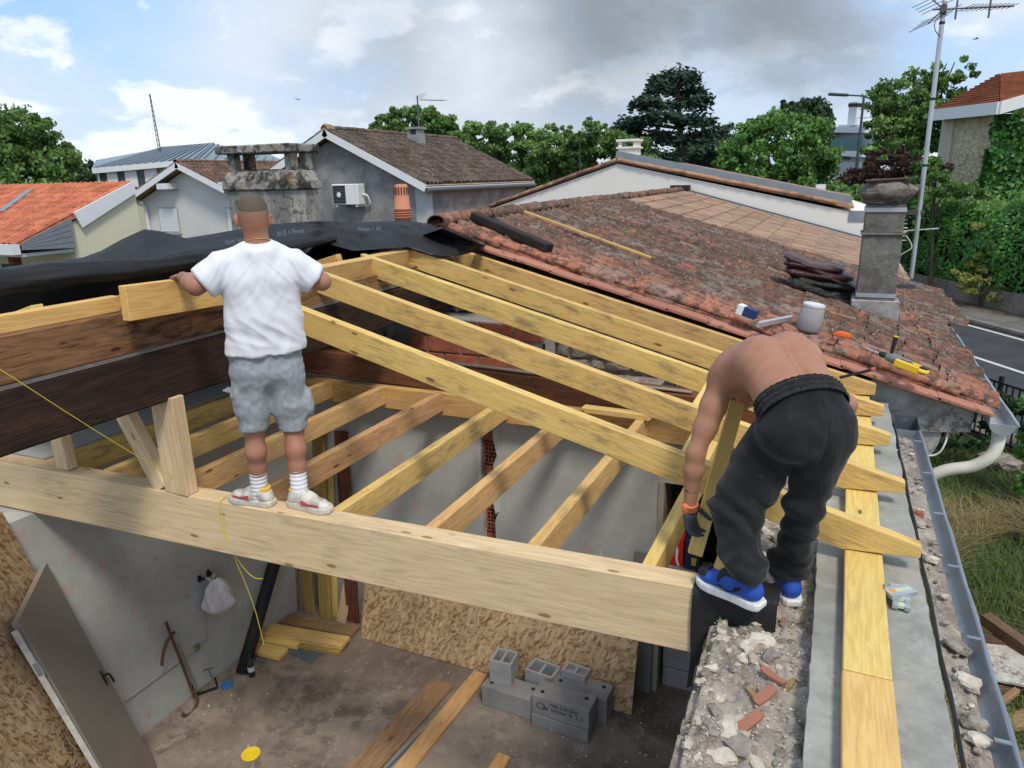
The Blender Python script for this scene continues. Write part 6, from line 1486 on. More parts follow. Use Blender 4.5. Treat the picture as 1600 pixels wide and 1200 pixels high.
m = MB(); m.smooth = True; m.tube(smooth_path([c1+Vector((0,0,0.04)), c1+Vector((0.01,0.01,-0.04)), c1+Vector((0.03,-0.03,-0.10)), c1+Vector((0.04,-0.10,-0.115)), c1+Vector((0.04,-0.16,-0.08)), c1+Vector((0.04,-0.17,-0.05))]), 0.014, 8); m.build('lower_jaw', rust.mat, CLP)
g0 = atz(318,1082,FZ+0.03); GC = empty('screw_clamp', g0, 'small black screw clamp on the floor beside the rusty clamp', 'clamp')
m = MB(); m.tube([g0+Vector((-0.05,-0.06,0)), g0+Vector((0.06,0.10,0)), g0+Vector((0.03,0.12,0.08))], 0.011, 6); m.build('frame', bkm, GC)
m = MB(); m.tube([g0+Vector((-0.05,-0.06,0)), g0+Vector((-0.08,-0.04,0.09))], 0.011, 6); m.build('lower_arm', bkm, GC)
m = MB(); m.tube([g0+Vector((0.03,0.12,0.02)), g0+Vector((-0.02,0.10,0.17))], 0.009, 6); m.build('screw', plain('grey_steel', (0.22,0.21,0.19), 0.6), GC)
m = MB(); m.tube([g0+Vector((-0.05,0.07,0.165)), g0+Vector((0.02,0.13,0.175))], 0.005, 6); m.build('tommy_bar', bkm, GC)

# black flat hose leaning in the corner
m = MB(); m.smooth = True; a, b = atz(362,1047,FZ), atx(432,868,-4.84); a = Vector((-4.70, a.y, FZ)); dv = (b-a)
m.tube([a, a+dv*0.5, b, b + dv*0.35], 0.062, 14); m.build('black_pipe', MATS['black_membrane'], label='thick black pipe leaning in the corner of the papered wall', cat='pipe')
# boards leaning on the back wall
wood('dim_yellow', (0.42,0.29,0.10), (0.28,0.175,0.055), stain=(0.12,0.09,0.05), stain_amt=0.5, knots=0.4)
lean = [(459,953,'weathered_board',.13,'brown leaning board next to the corner of the papered wall'),(482,960,'dim_yellow',.14,'dull yellow leaning board, second from the corner'),(506,970,'dim_yellow',.12,'dull yellow leaning board, third from the corner'),(514,971,'dim_yellow',.05,'thin yellow leaning batten between two wider boards'),(523,965,'clean_yellow_timber',.07,'bright yellow leaning lath near the pale offcut'),(551,973,'reddish_old_timber',.15,'dark brown leaning board touching the strand board')]
for i, (px, py, mt, w, lab) in enumerate(lean):
    q = atz(px, py, FZ); y0 = min(q.y, 5.2); x = q.x
    board('leaning_board', (x, y0, FZ+0.003), (x+random.uniform(-.05,.02), 5.33, -0.55 if i != 4 else -1.0), w, 0.027, MATS[mt], up=(0,-1,0.15), label=lab, cat='board', group='boards leaning in the corner')
q = atz(534,972,FZ); board('leaning_offcut', (q.x,q.y-0.02,FZ+0.003), (q.x+0.03,q.y+0.16,FZ+0.50), 0.11, 0.025, MATS['pale_glulam'], up=(0,-1,0.3), label='short pale offcut leaning between the yellow lath and the brown board', cat='offcut')
# boards piled on the floor
def floorboard(px0, py0, px1, py1, w, h, z, mat, lab, name='floor_board', cat='board', group=None):
    a, b = atz(px0,py0,FZ+z), atz(px1,py1,FZ+z); return board(name, a, b, w, h, MATS[mat], label=lab, cat=cat, group=group)
floorboard(425,962,556,985,0.16,0.04,0.045,'weathered_board','grey edged board under the bright yellow board on the floor', group='boards piled on the floor')
floorboard(402,978,540,1002,0.17,0.045,0.095,'yellow_timber','orange yellow board lying on top of the floor pile', group='boards piled on the floor')
floorboard(412,990,535,1012,0.14,0.045,0.047,'dim_yellow','dull board under the orange yellow one', group='boards piled on the floor')
floorboard(390,990,470,1002,0.15,0.045,0.055,'clean_yellow_timber','short greenish board at the end of the floor pile', group='boards piled on the floor')
floorboard(375,1003,443,1020,0.15,0.045,0.055,'clean_yellow_timber','shortest greenish board, lowest of the floor pile', group='boards piled on the floor')
pts = [atz(px,py,FZ+0.003) for px, py in ((447,1018),(480,1001),(514,1010),(487,1037))]
m = MB(); m.prism(pts, (0,0,0.004)); m.build('slate_scrap', plain('blue_grey_sheet', (0.10,0.125,0.14), 0.6), label='blue grey scrap sheet on the floor beside the boards', cat='sheet')
floorboard(692,1064,556,1212,0.235,0.03,0.03,'weathered_board','wide brown plank on the floor beside the metal rail', cat='plank')
floorboard(752,1050,619,1212,0.15,0.035,0.035,'orange_timber','orange plank on the floor beside the metal rail', cat='plank')
wood('x_tmp', (0.5,0.3,0.1), (0.3,0.2,0.1))
a, b = atz(731,1073,FZ+0.03), atz(592,1213,FZ+0.03)
RLm = empty('metal_rail', a, 'grey metal profile rail lying between two floor planks', 'rail')
for dx_ in (-0.022, 0.022):
    board('x', a+Vector((dx_,0,0)), b+Vector((dx_,0,0)), 0.006, 0.028, MATS['galvanised'], RLm).name = 'rail_flange'
board('x', a-Vector((0,0,0.026)), b-Vector((0,0,0.026)), 0.044, 0.004, MATS['dark_zinc'], RLm).name = 'rail_web'
floorboard(788,1178,765,1215,0.11,0.04,0.045,'fresh_timber','short fresh yellow offcut lying alone on the floor', name='timber_offcut', cat='offcut')
floorboard(243,1172,290,1147,0.05,0.035,0.037,'bleached_timber','small pinkish wooden batten by the foot of the door', name='batten', cat='batten')
# lids, bottle
def lid(px, py, rad, mat, lab):
    c = atz(px, py, FZ+0.01); E = empty('lid', c - Vector((0,0,0.01)), lab, 'lid')
    m = MB(); m.smooth = False; m.lathe([(rad*0.98,-0.007),(rad,-0.003),(rad,0.004),(rad*0.93,0.007),(rad*0.90,0.004),(rad*0.55,0.004),(rad*0.52,0.007),(rad*0.48,0.004),(0.005,0.004)], c, 24); m.build('disc', mat, E)
    m = MB(); m.lathe([(rad*0.18,0.004),(rad*0.15,0.009),(0.004,0.009)], c, 12); m.build('boss', mat, E)
lid(392,1178,0.075, plain('yellow_plastic', (0.78,0.56,0.03), 0.45, var=0.08), 'round yellow plastic lid on the concrete floor')
lid(355,1070,0.055, plain('blue_plastic', (0.05,0.16,0.38), 0.45, var=0.08), 'round blue plastic lid on the floor near the bottle')
c = atz(394,1056,FZ); BT = empty('bottle', c, 'small dark green bottle with a white label standing on the floor', 'bottle')
gl = plain('green_glass', (0.012,0.03,0.012), 0.12, var=0.02, spec=0.6)
m = MB(); m.smooth = True; m.lathe([(0.028,0),(0.031,0.01),(0.031,0.13),(0.024,0.155),(0.013,0.18),(0.012,0.225),(0.014,0.23),(0.010,0.235)], c, 16); m.build('glass', gl, BT)
m = MB(); m.lathe([(0.0315,0.06),(0.0318,0.062),(0.0318,0.105),(0.0315,0.107)], c, 16); m.build('label', plain('paper_label', (0.55,0.55,0.6), 0.7), BT)
# concrete blocks
def blk_obj(cx_, cy_, cz, rz, l, h, w, lab, holes=0, tex=True, tip=0.0, name='concrete_block'):
    E = empty(name, (cx_, cy_, cz), lab, 'block', rz=rz)
    if not holes:
        put('body', block_mesh(l, h, w), MATS['block_concrete'], E)
        for k in (-1, 1):
            m = MB(); m.lathe([(0.018,0),(0.018,0.002)], (k*l*0.36, w*0.18*k, h), 10); put('lug_hole', m.mesh('lug_hole'), plain('hole_dark', (0.03,0.03,0.03), 0.95), E)
    else:
        t_ = 0.022
        m = MB(); m.box((-l/2,-w/2,0),(l/2,-w/2+t_,h)); put('side_wall', m.mesh('side_wall'), MATS['block_pale'], E); m = MB(); m.box((-l/2,w/2-t_,0),(l/2,w/2,h)); put('side_wall', m.mesh('side_wall'), MATS['block_pale'], E)
        for k in range(holes+1):
            x = -l/2 + (l-t_)*k/holes; m = MB(); m.box((x,-w/2+t_*0.8,0),(x+t_,w/2-t_*0.8,h-0.006)); put('web', m.mesh('web'), MATS['block_pale'], E)
        m = MB(); m.box((-l/2+0.004,-w/2+0.004,0),(l/2-0.004,w/2-0.004,0.02)); put('bottom', m.mesh('bottom'), MATS['block_pale'], E)
    return E
concrete('block_pale', (0.42,0.42,0.425), (0.33,0.33,0.335), (0.50,0.50,0.505), 4.0, 0.3)
b1 = atz(790,1124,FZ); b2 = atz(873,1150,FZ)
ang = math.atan2(*(atz(920,1165,FZ)-atz(825,1130,FZ)).yx)
blk_obj(-2.19, 4.72, FZ, -0.03, 0.5, 0.2, 0.2, 'solid grey block lying left of the printed block')
E1 = blk_obj(-1.70, 4.66, FZ, -0.03, 0.5, 0.115, 0.2, 'lower grey block under the block with printed lettering')
E2 = blk_obj(-1.695, 4.665, FZ+0.117, -0.03, 0.5, 0.185, 0.2, 'grey block with printed lettering on its face, upper of its pair')
blk_obj(-1.62, 4.90, FZ, -0.03, 0.5, 0.26, 0.2, 'plain grey block behind the printed block, touching the strand board')
V, Fs = text_mesh('C E  A. AXON  BE\n   DAS M-1 BIO', 0.045); m = MB(); m.add([(0.20-x, -0.1035, 0.105-y*1.0) for x, y, z in V], Fs); put('printed_text', m.mesh('printed_text'), ink, E2)
m = MB()
for k in range(24):
    a0, a1 = 2*math.pi*k/24, 2*math.pi*(k+1)/24; c_ = (-0.17, 0.10)
    m.add([(c_[0]+math.cos(q)*rr*1.25, -0.1035, c_[1]+math.sin(q)*rr) for q, rr in ((a0,.026),(a1,.026),(a1,.031),(a0,.031))], [(0,1,2,3)])
put('printed_emblem', m.mesh('printed_emblem'), ink, E2)
blk_obj(-2.30, 4.80, FZ+0.202, 0.06, 0.20, 0.21, 0.19, 'pale hollow block standing on end on the solid block', holes=2, name='hollow_block')
blk_obj(-1.99, 4.93, FZ, -0.1, 0.26, 0.29, 0.18, 'broken pale hollow block behind the blocks', holes=2, name='hollow_block')
blk_obj(-1.70, 4.97, FZ+0.262, -0.1, 0.22, 0.07, 0.13, 'low pale hollow block piece half hidden behind the printed block', holes=2, name='hollow_block')
# grey board by the door opening
board('grey_board', (-1.22,5.30,FZ+0.003), (-1.22,5.345,-1.25), 0.18, 0.022, plain('grey_panel', (0.20,0.195,0.19), 0.8), up=(0,-1,0.1), label='grey upright board between the strand board and the block infill', cat='board')
# floor grit
r = random.Random(77); m = MB()
for i in range(1500):
    if r.random() < 0.5: x, y = r.uniform(-4.8,-0.5), r.uniform(2.6,5.2)
    else: x, y = r.gauss(-1.2,0.5), r.gauss(4.5,0.4)
    if not (-4.85 < x < -0.42 and 2.5 < y < 5.3): continue
    s = r.choice([0.004,0.005,0.006,0.012]); c = Vector((x,y,FZ+s*0.3)); a = [c+Vector((r.uniform(-s,s),r.uniform(-s,s),r.uniform(-s*.3,s))) for _ in range(4)]; m.add(a, [(0,1,2),(0,2,3),(0,3,1),(1,3,2)])
m.build('floor_grit', MATS['lime_stone'], label='pale grit and plaster crumbs strewn over the concrete floor', cat='grit', kind='stuff')

# boxes standing on the block infill in the recess
TB = FZ + 1.2
def carton(px0, px1, pyb, h, name, lab, mat, y, d=0.12):
    a, b = aty(px0,pyb,y), aty(px1,pyb,y); E = empty(name, ((a.x+b.x)/2, y, TB), lab, 'box')
    m = MB(); m.box((a.x,y,TB),(b.x,y+d,TB+h)); m.build('carton', mat, E, bevel=0.003); return E, a.x, b.x
E, x0, x1 = carton(1046,1066,898,0.26,'drinks_box','red drinks carton with a white wave standing on the block infill', plain('cola_red', (0.50,0.02,0.02), 0.4), BY+0.13)
m = MB(); n = 12; up_ = []; lo_ = []
for k in range(n+1):
    t_ = k/n; z = TB + 0.22*(1-t_); xx = x0 + (x1-x0)*(0.25+0.45*t_+0.10*math.sin(t_*6)); up_.append((xx-0.008, BY+0.128, z)); lo_.append((xx+0.012, BY+0.128, z))
m.grid([up_, lo_]); m.build('white_wave', wpaint, E, fix=False)
E, x0, x1 = carton(1068,1092,905,0.27,'beer_box','navy carton with a white oval and a yellow glass picture on the block infill', plain('beer_navy', (0.012,0.025,0.085), 0.4), BY+0.11)
xm_ = (x0+x1)/2; m = MB(); m.add([(xm_+math.cos(q*0.3927)*0.035, BY+0.108, TB+0.185+math.sin(q*0.3927)*0.02) for q in range(16)], [tuple(range(16))]); m.build('white_oval', wpaint, E, fix=False)
m = MB(); m.add([(xm_-0.005,BY+0.108,TB+0.04),(xm_+0.03,BY+0.108,TB+0.04),(xm_+0.038,BY+0.108,TB+0.11),(xm_-0.008,BY+0.108,TB+0.11)], [(0,1,2,3)]); m.build('glass_picture', plain('beer_yellow', (0.6,0.42,0.03), 0.4), E, fix=False)

# ================================================================ strings, fittings, odd timbers on the frame
ym = plain('yellow_string', (0.72,0.58,0.06), 0.7)
a, b = atx(0,577,-3.40), atz(283,752,0.06)
m = MB(); m.tube(smooth_path([atx(-60,540,-3.41), a, a.lerp(b,0.5)-Vector((0,0,0.015)), b, atz(306,757,0.05)]), 0.0022, 5); m.build('builders_line', ym, label='yellow builders line stretched from the old ridge beam to the post', cat='string')
a = Vector((-3.18, by(-3.18)-0.004, 0.004)); e = Vector((-3.14, by(-3.14)+0.02, -1.2))
m = MB(); m.tube(smooth_path([a + Vector((0,0.09,0.002)), a, a+Vector((0.0,-0.004,-0.2)), a+Vector((0.02,0.05,-0.45)), a+Vector((0.05,0.1,-0.75)), a+Vector((0.07,0.12,-1.05))]), 0.002, 5); m.build('builders_line', ym, label='yellow string end hanging down in front of the pale tie beam', cat='string')
m = MB(); m.tube(smooth_path([a + Vector((0.01,0.05,0.002)), a+Vector((0.01,0.0,-0.0)), a+Vector((0.02,0.0,-0.25)), a+Vector((0.06,0.05,-0.45)), a+Vector((0.12,0.07,-0.52)), a+Vector((0.18,0.08,-0.52))]), 0.002, 5); m.build('builders_line', ym, label='short curling yellow string end beside the hanging one', cat='string')
# packs of angle brackets on the concrete band
bk0 = atz(1403,938,-0.022)
for i, (dx_, dy_, rz, z, lab) in enumerate([(0.012,-0.012,1.50,0.0,'lowest pack of galvanised brackets on the concrete band'),(0.006,0.02,1.62,0.018,'middle pack of galvanised brackets, pale sticker showing'),(0.0,0.0,0.65,0.036,'top pack of galvanised brackets with an orange label')]):
    E = empty('bracket_pack', bk0 + Vector((dx_,dy_,z)), lab, 'brackets', rz=rz)
    for sg in (-1, 1):
        m = MB(); m.box((-0.065,sg*0.024-0.011,0.0),(0.065,sg*0.024+0.011,0.017)); put('bracket', m.mesh('bracket'), MATS['galvanised'], E)
    m = MB(); m.box((-0.06,-0.0125,0.004),(0.06,0.0125,0.0175)); put('paper_band', m.mesh('paper_band'), plain('pale_green_paper', (0.50,0.58,0.45), 0.8), E)
    if i == 2:
        m = MB(); m.box((-0.052,-0.0115,0.0176),(-0.018,0.0115,0.0182)); put('orange_label', m.mesh('orange_label'), plain('label_orange', (0.75,0.28,0.05), 0.7), E)
# crowbar across the last rafter tail
a, b = atz(1310,590,0.10), aty(1363,577,RY[4]+0.12)
m = MB(); a = Vector((-0.02,RY[4]+0.08,roofz(-0.02)-0.08)); 
a, b = aty(1312,590,6.05), aty(1361,578,6.05)
CB = empty('crowbar', a, 'black crowbar with a red tip lying across the rafter tails', 'crowbar')
m = MB(); m.tube([a, b], 0.012, 8); m.build('shaft', bkm, CB); m = MB(); m.lathe([(0.015,0),(0.018,0.01),(0.016,0.035)], b, 8, axis=(b-a)); m.build('tip', plain('red_tip', (0.45,0.12,0.10), 0.5), CB)
# noggin pieces by the man, one of them in his hand
HN = board('noggin', aty(1153,628,3.42), aty(1086,868,3.20), 0.07, 0.05, CT, up=(0.2,-1,0.25), label='yellow and white ended noggin held by the bent man in black trousers', cat='noggin')
e_ = aty(1086,868,3.20); s_ = aty(1110,782,3.28)
m = MB(); 
o = board('x', s_ + Vector((0,-0.0015,0.0015)), e_ + Vector((0,-0.0015,0.0015)), 0.072, 0.0525, plain('chalk_white', (0.62,0.58,0.50), 0.9, var=0.12, scale=12), up=(0.2,-1,0.25)); o.name = 'primed_end'; o.parent = HN; o.matrix_parent_inverse = HN.matrix_local.inverted()
board('noggin', (-0.62,RY[0]+0.05,zt(-0.62)-0.03), (-0.62,RY[1]-0.05,zt(-0.62)-0.03), 0.06, 0.12, CT, up=(0.25,0,1), label='yellow noggin fixed between the first two rafters by the bare arm', cat='noggin')
board('noggin', (-0.70,RY[1]+0.04,zt(-0.70)-0.02), (-0.70,RY[2]-0.05,zt(-0.70)-0.02), 0.06, 0.12, CT, up=(0.25,0,1), label='yellow noggin between the second and third rafters behind the bare arm', cat='noggin')
# ================================================================ people, grown from distance fields
class SDF:
    def __init__(s, lo, hi, res):
        s.lo = np.array(lo, float); s.res = res; s.n = np.ceil((np.array(hi)-s.lo)/res).astype(int)+1; s.f = np.full(s.n, 1.0)
    def _box(s, lo, hi):
        i0 = np.clip(np.floor((lo-s.lo)/s.res).astype(int), 0, s.n-1); i1 = np.clip(np.ceil((hi-s.lo)/s.res).astype(int)+1, 1, s.n)
        ax = [s.lo[k] + s.res*np.arange(i0[k], i1[k]) for k in range(3)]; return (slice(i0[0],i1[0]), slice(i0[1],i1[1]), slice(i0[2],i1[2])), np.stack(np.meshgrid(*ax, indexing='ij'), -1)
    def _put(s, sl, d, k, cuts, P, sub=False):
        for (c, n) in cuts: d = np.maximum(d, (P-np.array(c)) @ np.array(n))
        a = s.f[sl]
        if sub:
            h = np.clip(0.5 - 0.5*(a+d)/k, 0, 1); s.f[sl] = a*(1-h) - d*h + k*h*(1-h); return
        h = np.clip(0.5 + 0.5*(a-d)/k, 0, 1); s.f[sl] = a*(1-h) + d*h - k*h*(1-h)
    def cap(s, a, b, ra, rb, k=0.03, ax=None, fl=1.0, cuts=(), sub=False):
        """tapered capsule; ax/fl squash it along one axis (fl < 1 = thinner)"""
        a, b = np.array(a, float), np.array(b, float); r = max(ra, rb)*max(1, fl)+k*1.2+s.res*2
        sl, P = s._box(np.minimum(a,b)-r, np.maximum(a,b)+r)
        if P.size == 0: return
        ba = b-a; t = np.clip(((P-a) @ ba)/max(ba @ ba, 1e-9), 0, 1); q = P - a - t[...,None]*ba
        if ax is not None:
            ax = np.array(ax, float); ax /= np.linalg.norm(ax); c = q @ ax; q = q + (c*(1/fl-1))[...,None]*ax
        s._put(sl, np.linalg.norm(q, axis=-1) - (ra+(rb-ra)*t), k, cuts, P, sub)
    def ell(s, c, axes, rad, k=0.03, cuts=(), sub=False):
        c = np.array(c, float); A = np.array(axes, float); rad = np.array(rad, float); r = rad.max()+k*1.2+s.res*2; sl, P = s._box(c-r, c+r)
        if P.size == 0: return
        q = ((P-c) @ A.T)/rad; l = np.linalg.norm(q, axis=-1); l2 = np.linalg.norm(q/rad, axis=-1)
        s._put(sl, l*(l-1)/np.maximum(l2, 1e-6), k, cuts, P, sub)
    def chain(s, pts, rs, k=0.03, **kw):
        for i in range(len(pts)-1): s.cap(pts[i], pts[i+1], rs[i], rs[i+1], k, **kw)
    def mesh(s):
        f = s.f; n = f.shape; neg = f < 0
        cs = [neg[i:n[0]-1+i, j:n[1]-1+j, k:n[2]-1+k] for i in (0,1) for j in (0,1) for k in (0,1)]
        cnt = sum(c.astype(np.int8) for c in cs); act = (cnt > 0) & (cnt < 8); idx = np.full(act.shape, -1); ii = np.argwhere(act); idx[act] = np.arange(len(ii))
        acc = np.zeros((len(ii),3)); num = np.zeros(len(ii)); corners = [(i,j,k) for i in (0,1) for j in (0,1) for k in (0,1)]
        for a in range(8):
            for b in range(a+1, 8):
                ca, cb = np.array(corners[a]), np.array(corners[b])
                if np.abs(ca-cb).sum() != 1: continue
                fa = f[tuple((ii+ca).T)]; fb = f[tuple((ii+cb).T)]; m = (fa < 0) != (fb < 0); t = np.where(m, fa/np.where(m, fa-fb, 1), 0)
                acc += np.where(m[:,None], ca + t[:,None]*(cb-ca), 0); num += m
        V = s.lo + (ii + acc/num[:,None])*s.res; F = []
        for ax in range(3):
            o = [1,1,1]; sh = [slice(1,-1)]*3; sh2 = [slice(1,-1)]*3; sh[ax] = slice(0,-1); sh2[ax] = slice(1,None)
            A, B = neg[tuple(sh)], neg[tuple(sh2)]; e = np.argwhere(A != B)
            if len(e) == 0: continue
            base = e.copy(); 
            for k in range(3):
                if k != ax: base[:,k] += 1
            u, v = [(1,2),(2,0),(0,1)][ax]; quad = []
            for (du, dv) in ((0,0),(-1,0),(-1,-1),(0,-1)):
                q = base.copy(); q[:,u] += du; q[:,v] += dv; quad.append(idx[tuple(q.T)])
            q = np.stack(quad, 1); fl = B[tuple(e.T)]; q[fl] = q[fl][:, ::-1]; q = q[(q >= 0).all(1)]; F.append(q)
        return V, np.concatenate(F)
    def build(s, name, mat, parent, smooth=2, disp=None, attr=None):
        V, Fq = s.mesh(); at = np.array(absloc(parent)); me = bpy.data.meshes.new(name)
        for _ in range(smooth):                       # light laplacian smoothing
            acc = np.zeros_like(V); c = np.zeros(len(V))
            for a, b in ((0,1),(1,2),(2,3),(3,0)):
                np.add.at(acc, Fq[:,a], V[Fq[:,b]]); np.add.at(acc, Fq[:,b], V[Fq[:,a]]); np.add.at(c, Fq[:,a], 1); np.add.at(c, Fq[:,b], 1)
            V = V*0.45 + 0.55*acc/np.maximum(c,1)[:,None]
        if disp is not None:
            N = np.zeros_like(V); fn = np.cross(V[Fq[:,2]]-V[Fq[:,0]], V[Fq[:,3]]-V[Fq[:,1]])
            for k in range(4): np.add.at(N, Fq[:,k], fn)
            N /= (np.linalg.norm(N,axis=1)[:,None]+1e-12); V = V + N*np.array([disp(Vector(p)) for p in V])[:,None]
        me.from_pydata((V-at).tolist(), [], Fq.tolist()); me.update(); me.polygons.foreach_set('use_smooth', [True]*len(me.polygons))
        if attr is not None:
            for nm, fn in attr.items():
                a = me.attributes.new(nm, 'FLOAT', 'POINT'); a.data.foreach_set('value', np.array([fn(Vector(p)) for p in V], dtype=np.float32))
        return put(name, me, mat, parent)
def nv(v): v = np.array(v, float); return v/np.linalg.norm(v)

def skin_mat(name, base, red):
    t = NT(name, 0.5, 0.35); v = t.coord((1,1,1), rnd=False); n = t.noise(v, 9, 5); n2 = t.noise(v, 3, 3)
    c = t.mix(t.rng(n2, 0.3, 0.7), base, red); c = t.mix(0.5, c, t.mix(n, (0.85,)*3, (1.15,)*3), 'MULTIPLY')
    c = t.mix(t.attr('hair', 'Fac'), c, t.mix(t.noise(v, 160, 3), (0.055,0.036,0.024), (0.15,0.10,0.068)))
    c = t.mix(t.math('MULTIPLY', t.attr('ink', 'Fac'), t.rng(t.noise(v, 38, 4, 0.6), 0.46, 0.56)), c, (0.06,0.05,0.05))
    t.color(c); t.b.inputs['Subsurface Weight'].default_value = 0.08; t.b.inputs['Subsurface Radius'].default_value = (0.02,0.008,0.004)
    t.bump(t.noise(v, 70, 4), 0.12, 0.003); return t.mat
def cloth_mat(name, c1, c2, scale=7, weave=260, rough=0.9, bump=0.25, blotch=None, blotch_amt=0.0):
    t = NT(name, rough, 0.15); v = t.coord((1,1,1), rnd=False); n = t.noise(v, scale, 5); w = t.noise(v, weave, 2)
    c = t.mix(t.rng(n, 0.3, 0.7), c1, c2); c = t.mix(0.35, c, t.mix(w, (0.7,)*3, (1.3,)*3), 'MULTIPLY')
    if blotch: c = t.mix(t.math('MULTIPLY', t.rng(t.noise(v, 11, 6, 0.7), 0.60, 0.72), blotch_amt), c, blotch)
    t.color(c); t.b.inputs['Sheen Weight'].default_value = 0.15
    t.bump(t.math('ADD', t.noise(v, 14, 4), t.math('MULTIPLY', w, 0.4)), bump, 0.006); return t.mat

def hand(S, wrist, fdir, palm_n, side, curl, spread=0.5, sc=1.0, k=0.008, grip=None):
    """fdir along the hand, palm_n out of the palm, side = towards the thumb. four fingers and a thumb, each bent at two joints"""
    w = np.array(wrist, float); f, n, s_ = nv(fdir), nv(palm_n), nv(side)
    S.cap(w, w+f*0.045*sc, 0.027*sc, 0.036*sc, 0.02, ax=n, fl=0.55); S.cap(w+f*0.04*sc - s_*0.022*sc, w+f*0.085*sc - s_*0.028*sc, 0.021*sc, 0.016*sc, 0.015, ax=n, fl=0.75); S.cap(w+f*0.04*sc + s_*0.018*sc, w+f*0.088*sc + s_*0.026*sc, 0.022*sc, 0.017*sc, 0.015, ax=n, fl=0.75); S.cap(w+f*0.04*sc, w+f*0.09*sc, 0.024*sc, 0.018*sc, 0.015, ax=n, fl=0.7)
    for i, (o, L) in enumerate(((0.030,0.072),(0.010,0.080),(-0.011,0.075),(-0.031,0.060))):
        p = w + f*(0.088-0.004*abs(i-1.2))*sc + s_*o*sc; d = nv(f + s_*(o*spread*4)); a = 0.0
        for seg, (fr, r0, r1) in enumerate(((0.45,0.0092,0.0088),(0.32,0.0088,0.0082),(0.25,0.0082,0.0068))):
            a += curl[seg]; dd = nv(d*math.cos(a) + n*math.sin(a)); q = p + dd*L*fr*sc; S.cap(p, q, r0*sc, r1*sc, 0.005); p = q
    p = w + f*0.02*sc + s_*0.028*sc; d = nv(f*0.55 + s_*0.75 + n*0.25); q = p + d*0.042*sc; S.cap(p, q, 0.0145*sc, 0.0105*sc, 0.012); d2 = nv(f*0.75 + s_*0.25 + n*(0.35+curl[1]*0.6)); q2 = q + d2*0.034*sc; S.cap(q, q2, 0.0105*sc, 0.0098*sc, 0.005); S.cap(q2, q2 + nv(d2 + n*0.3)*0.026*sc, 0.0098*sc, 0.008*sc, 0.005)

def head(S, c, up, fw, rt, sc=1.0):
    """skull, jaw, nose, brows, lips, ears"""
    c = np.array(c, float); u, f, r = nv(up), nv(fw), nv(rt); A = [r, f, u]
    S.ell(c + u*0.025*sc, A, (0.076*sc,0.094*sc,0.098*sc), 0.02); S.ell(c - u*0.05*sc + f*0.028*sc, A, (0.058*sc,0.066*sc,0.068*sc), 0.03); S.ell(c - u*0.005*sc - f*0.03*sc, A, (0.066*sc,0.062*sc,0.075*sc), 0.03)
    S.cap(c + f*0.088*sc + u*0.012*sc, c + f*0.106*sc - u*0.026*sc, 0.009*sc, 0.014*sc, 0.012)           # nose
    S.cap(c + f*0.084*sc + r*0.035*sc + u*0.026*sc, c + f*0.084*sc - r*0.035*sc + u*0.026*sc, 0.011*sc, 0.011*sc, 0.015)
    S.cap(c + f*0.085*sc + r*0.018*sc - u*0.058*sc, c + f*0.085*sc - r*0.018*sc - u*0.058*sc, 0.009*sc, 0.009*sc, 0.008)
    for sg in (-1, 1):
        S.ell(c + f*0.082*sc + r*sg*0.033*sc + u*0.004*sc, A, (0.016*sc,0.012*sc,0.011*sc), 0.006, sub=True)
        S.ell(c + f*0.074*sc + r*sg*0.033*sc + u*0.004*sc, A, (0.012*sc,)*3, 0.003)
        e = c + r*sg*0.081*sc - f*0.012*sc - u*0.012*sc; S.ell(e, [nv(r + f*0.5*-sg*sg), nv(f), u], (0.013*sc,0.021*sc,0.035*sc), 0.007); S.ell(e + r*sg*0.008*sc + f*0.004*sc, A, (0.006*sc,0.010*sc,0.018*sc), 0.004, sub=True)

def shoe(S, heel, toe, z, sc=1.0, w=0.048, high=0.07):
    """upper of a shoe standing on height z"""
    h, t = np.array([heel[0],heel[1],0.0]), np.array([toe[0],toe[1],0.0]); d = nv(t-h); L = np.linalg.norm(t-h); zz = np.array([0,0,1.0])
    P = lambda f, zz_: h + d*L*f + zz*(z+zz_)
    cut = [((0,0,z+0.004), (0,0,-1.0))]
    S.cap(P(0.13,0.045), P(0.45,0.05), w*0.78, w*0.85, 0.03, cuts=cut); S.cap(P(0.45,0.045), P(0.80,0.032), w*0.85, w*0.80, 0.03, ax=zz, fl=0.85, cuts=cut); S.cap(P(0.80,0.030), P(0.90,0.026), w*0.80, w*0.62, 0.02, ax=zz, fl=0.75, cuts=cut)
    S.cap(P(0.14,0.05), P(0.20,high+0.02), w*0.80, w*0.82, 0.03, cuts=cut + [(P(0.2,high+0.03), (0,0,1.0))]); S.cap(P(0.22,high), P(0.52,0.06), w*0.70, w*0.6, 0.03, cuts=cut)
    return h, d, L
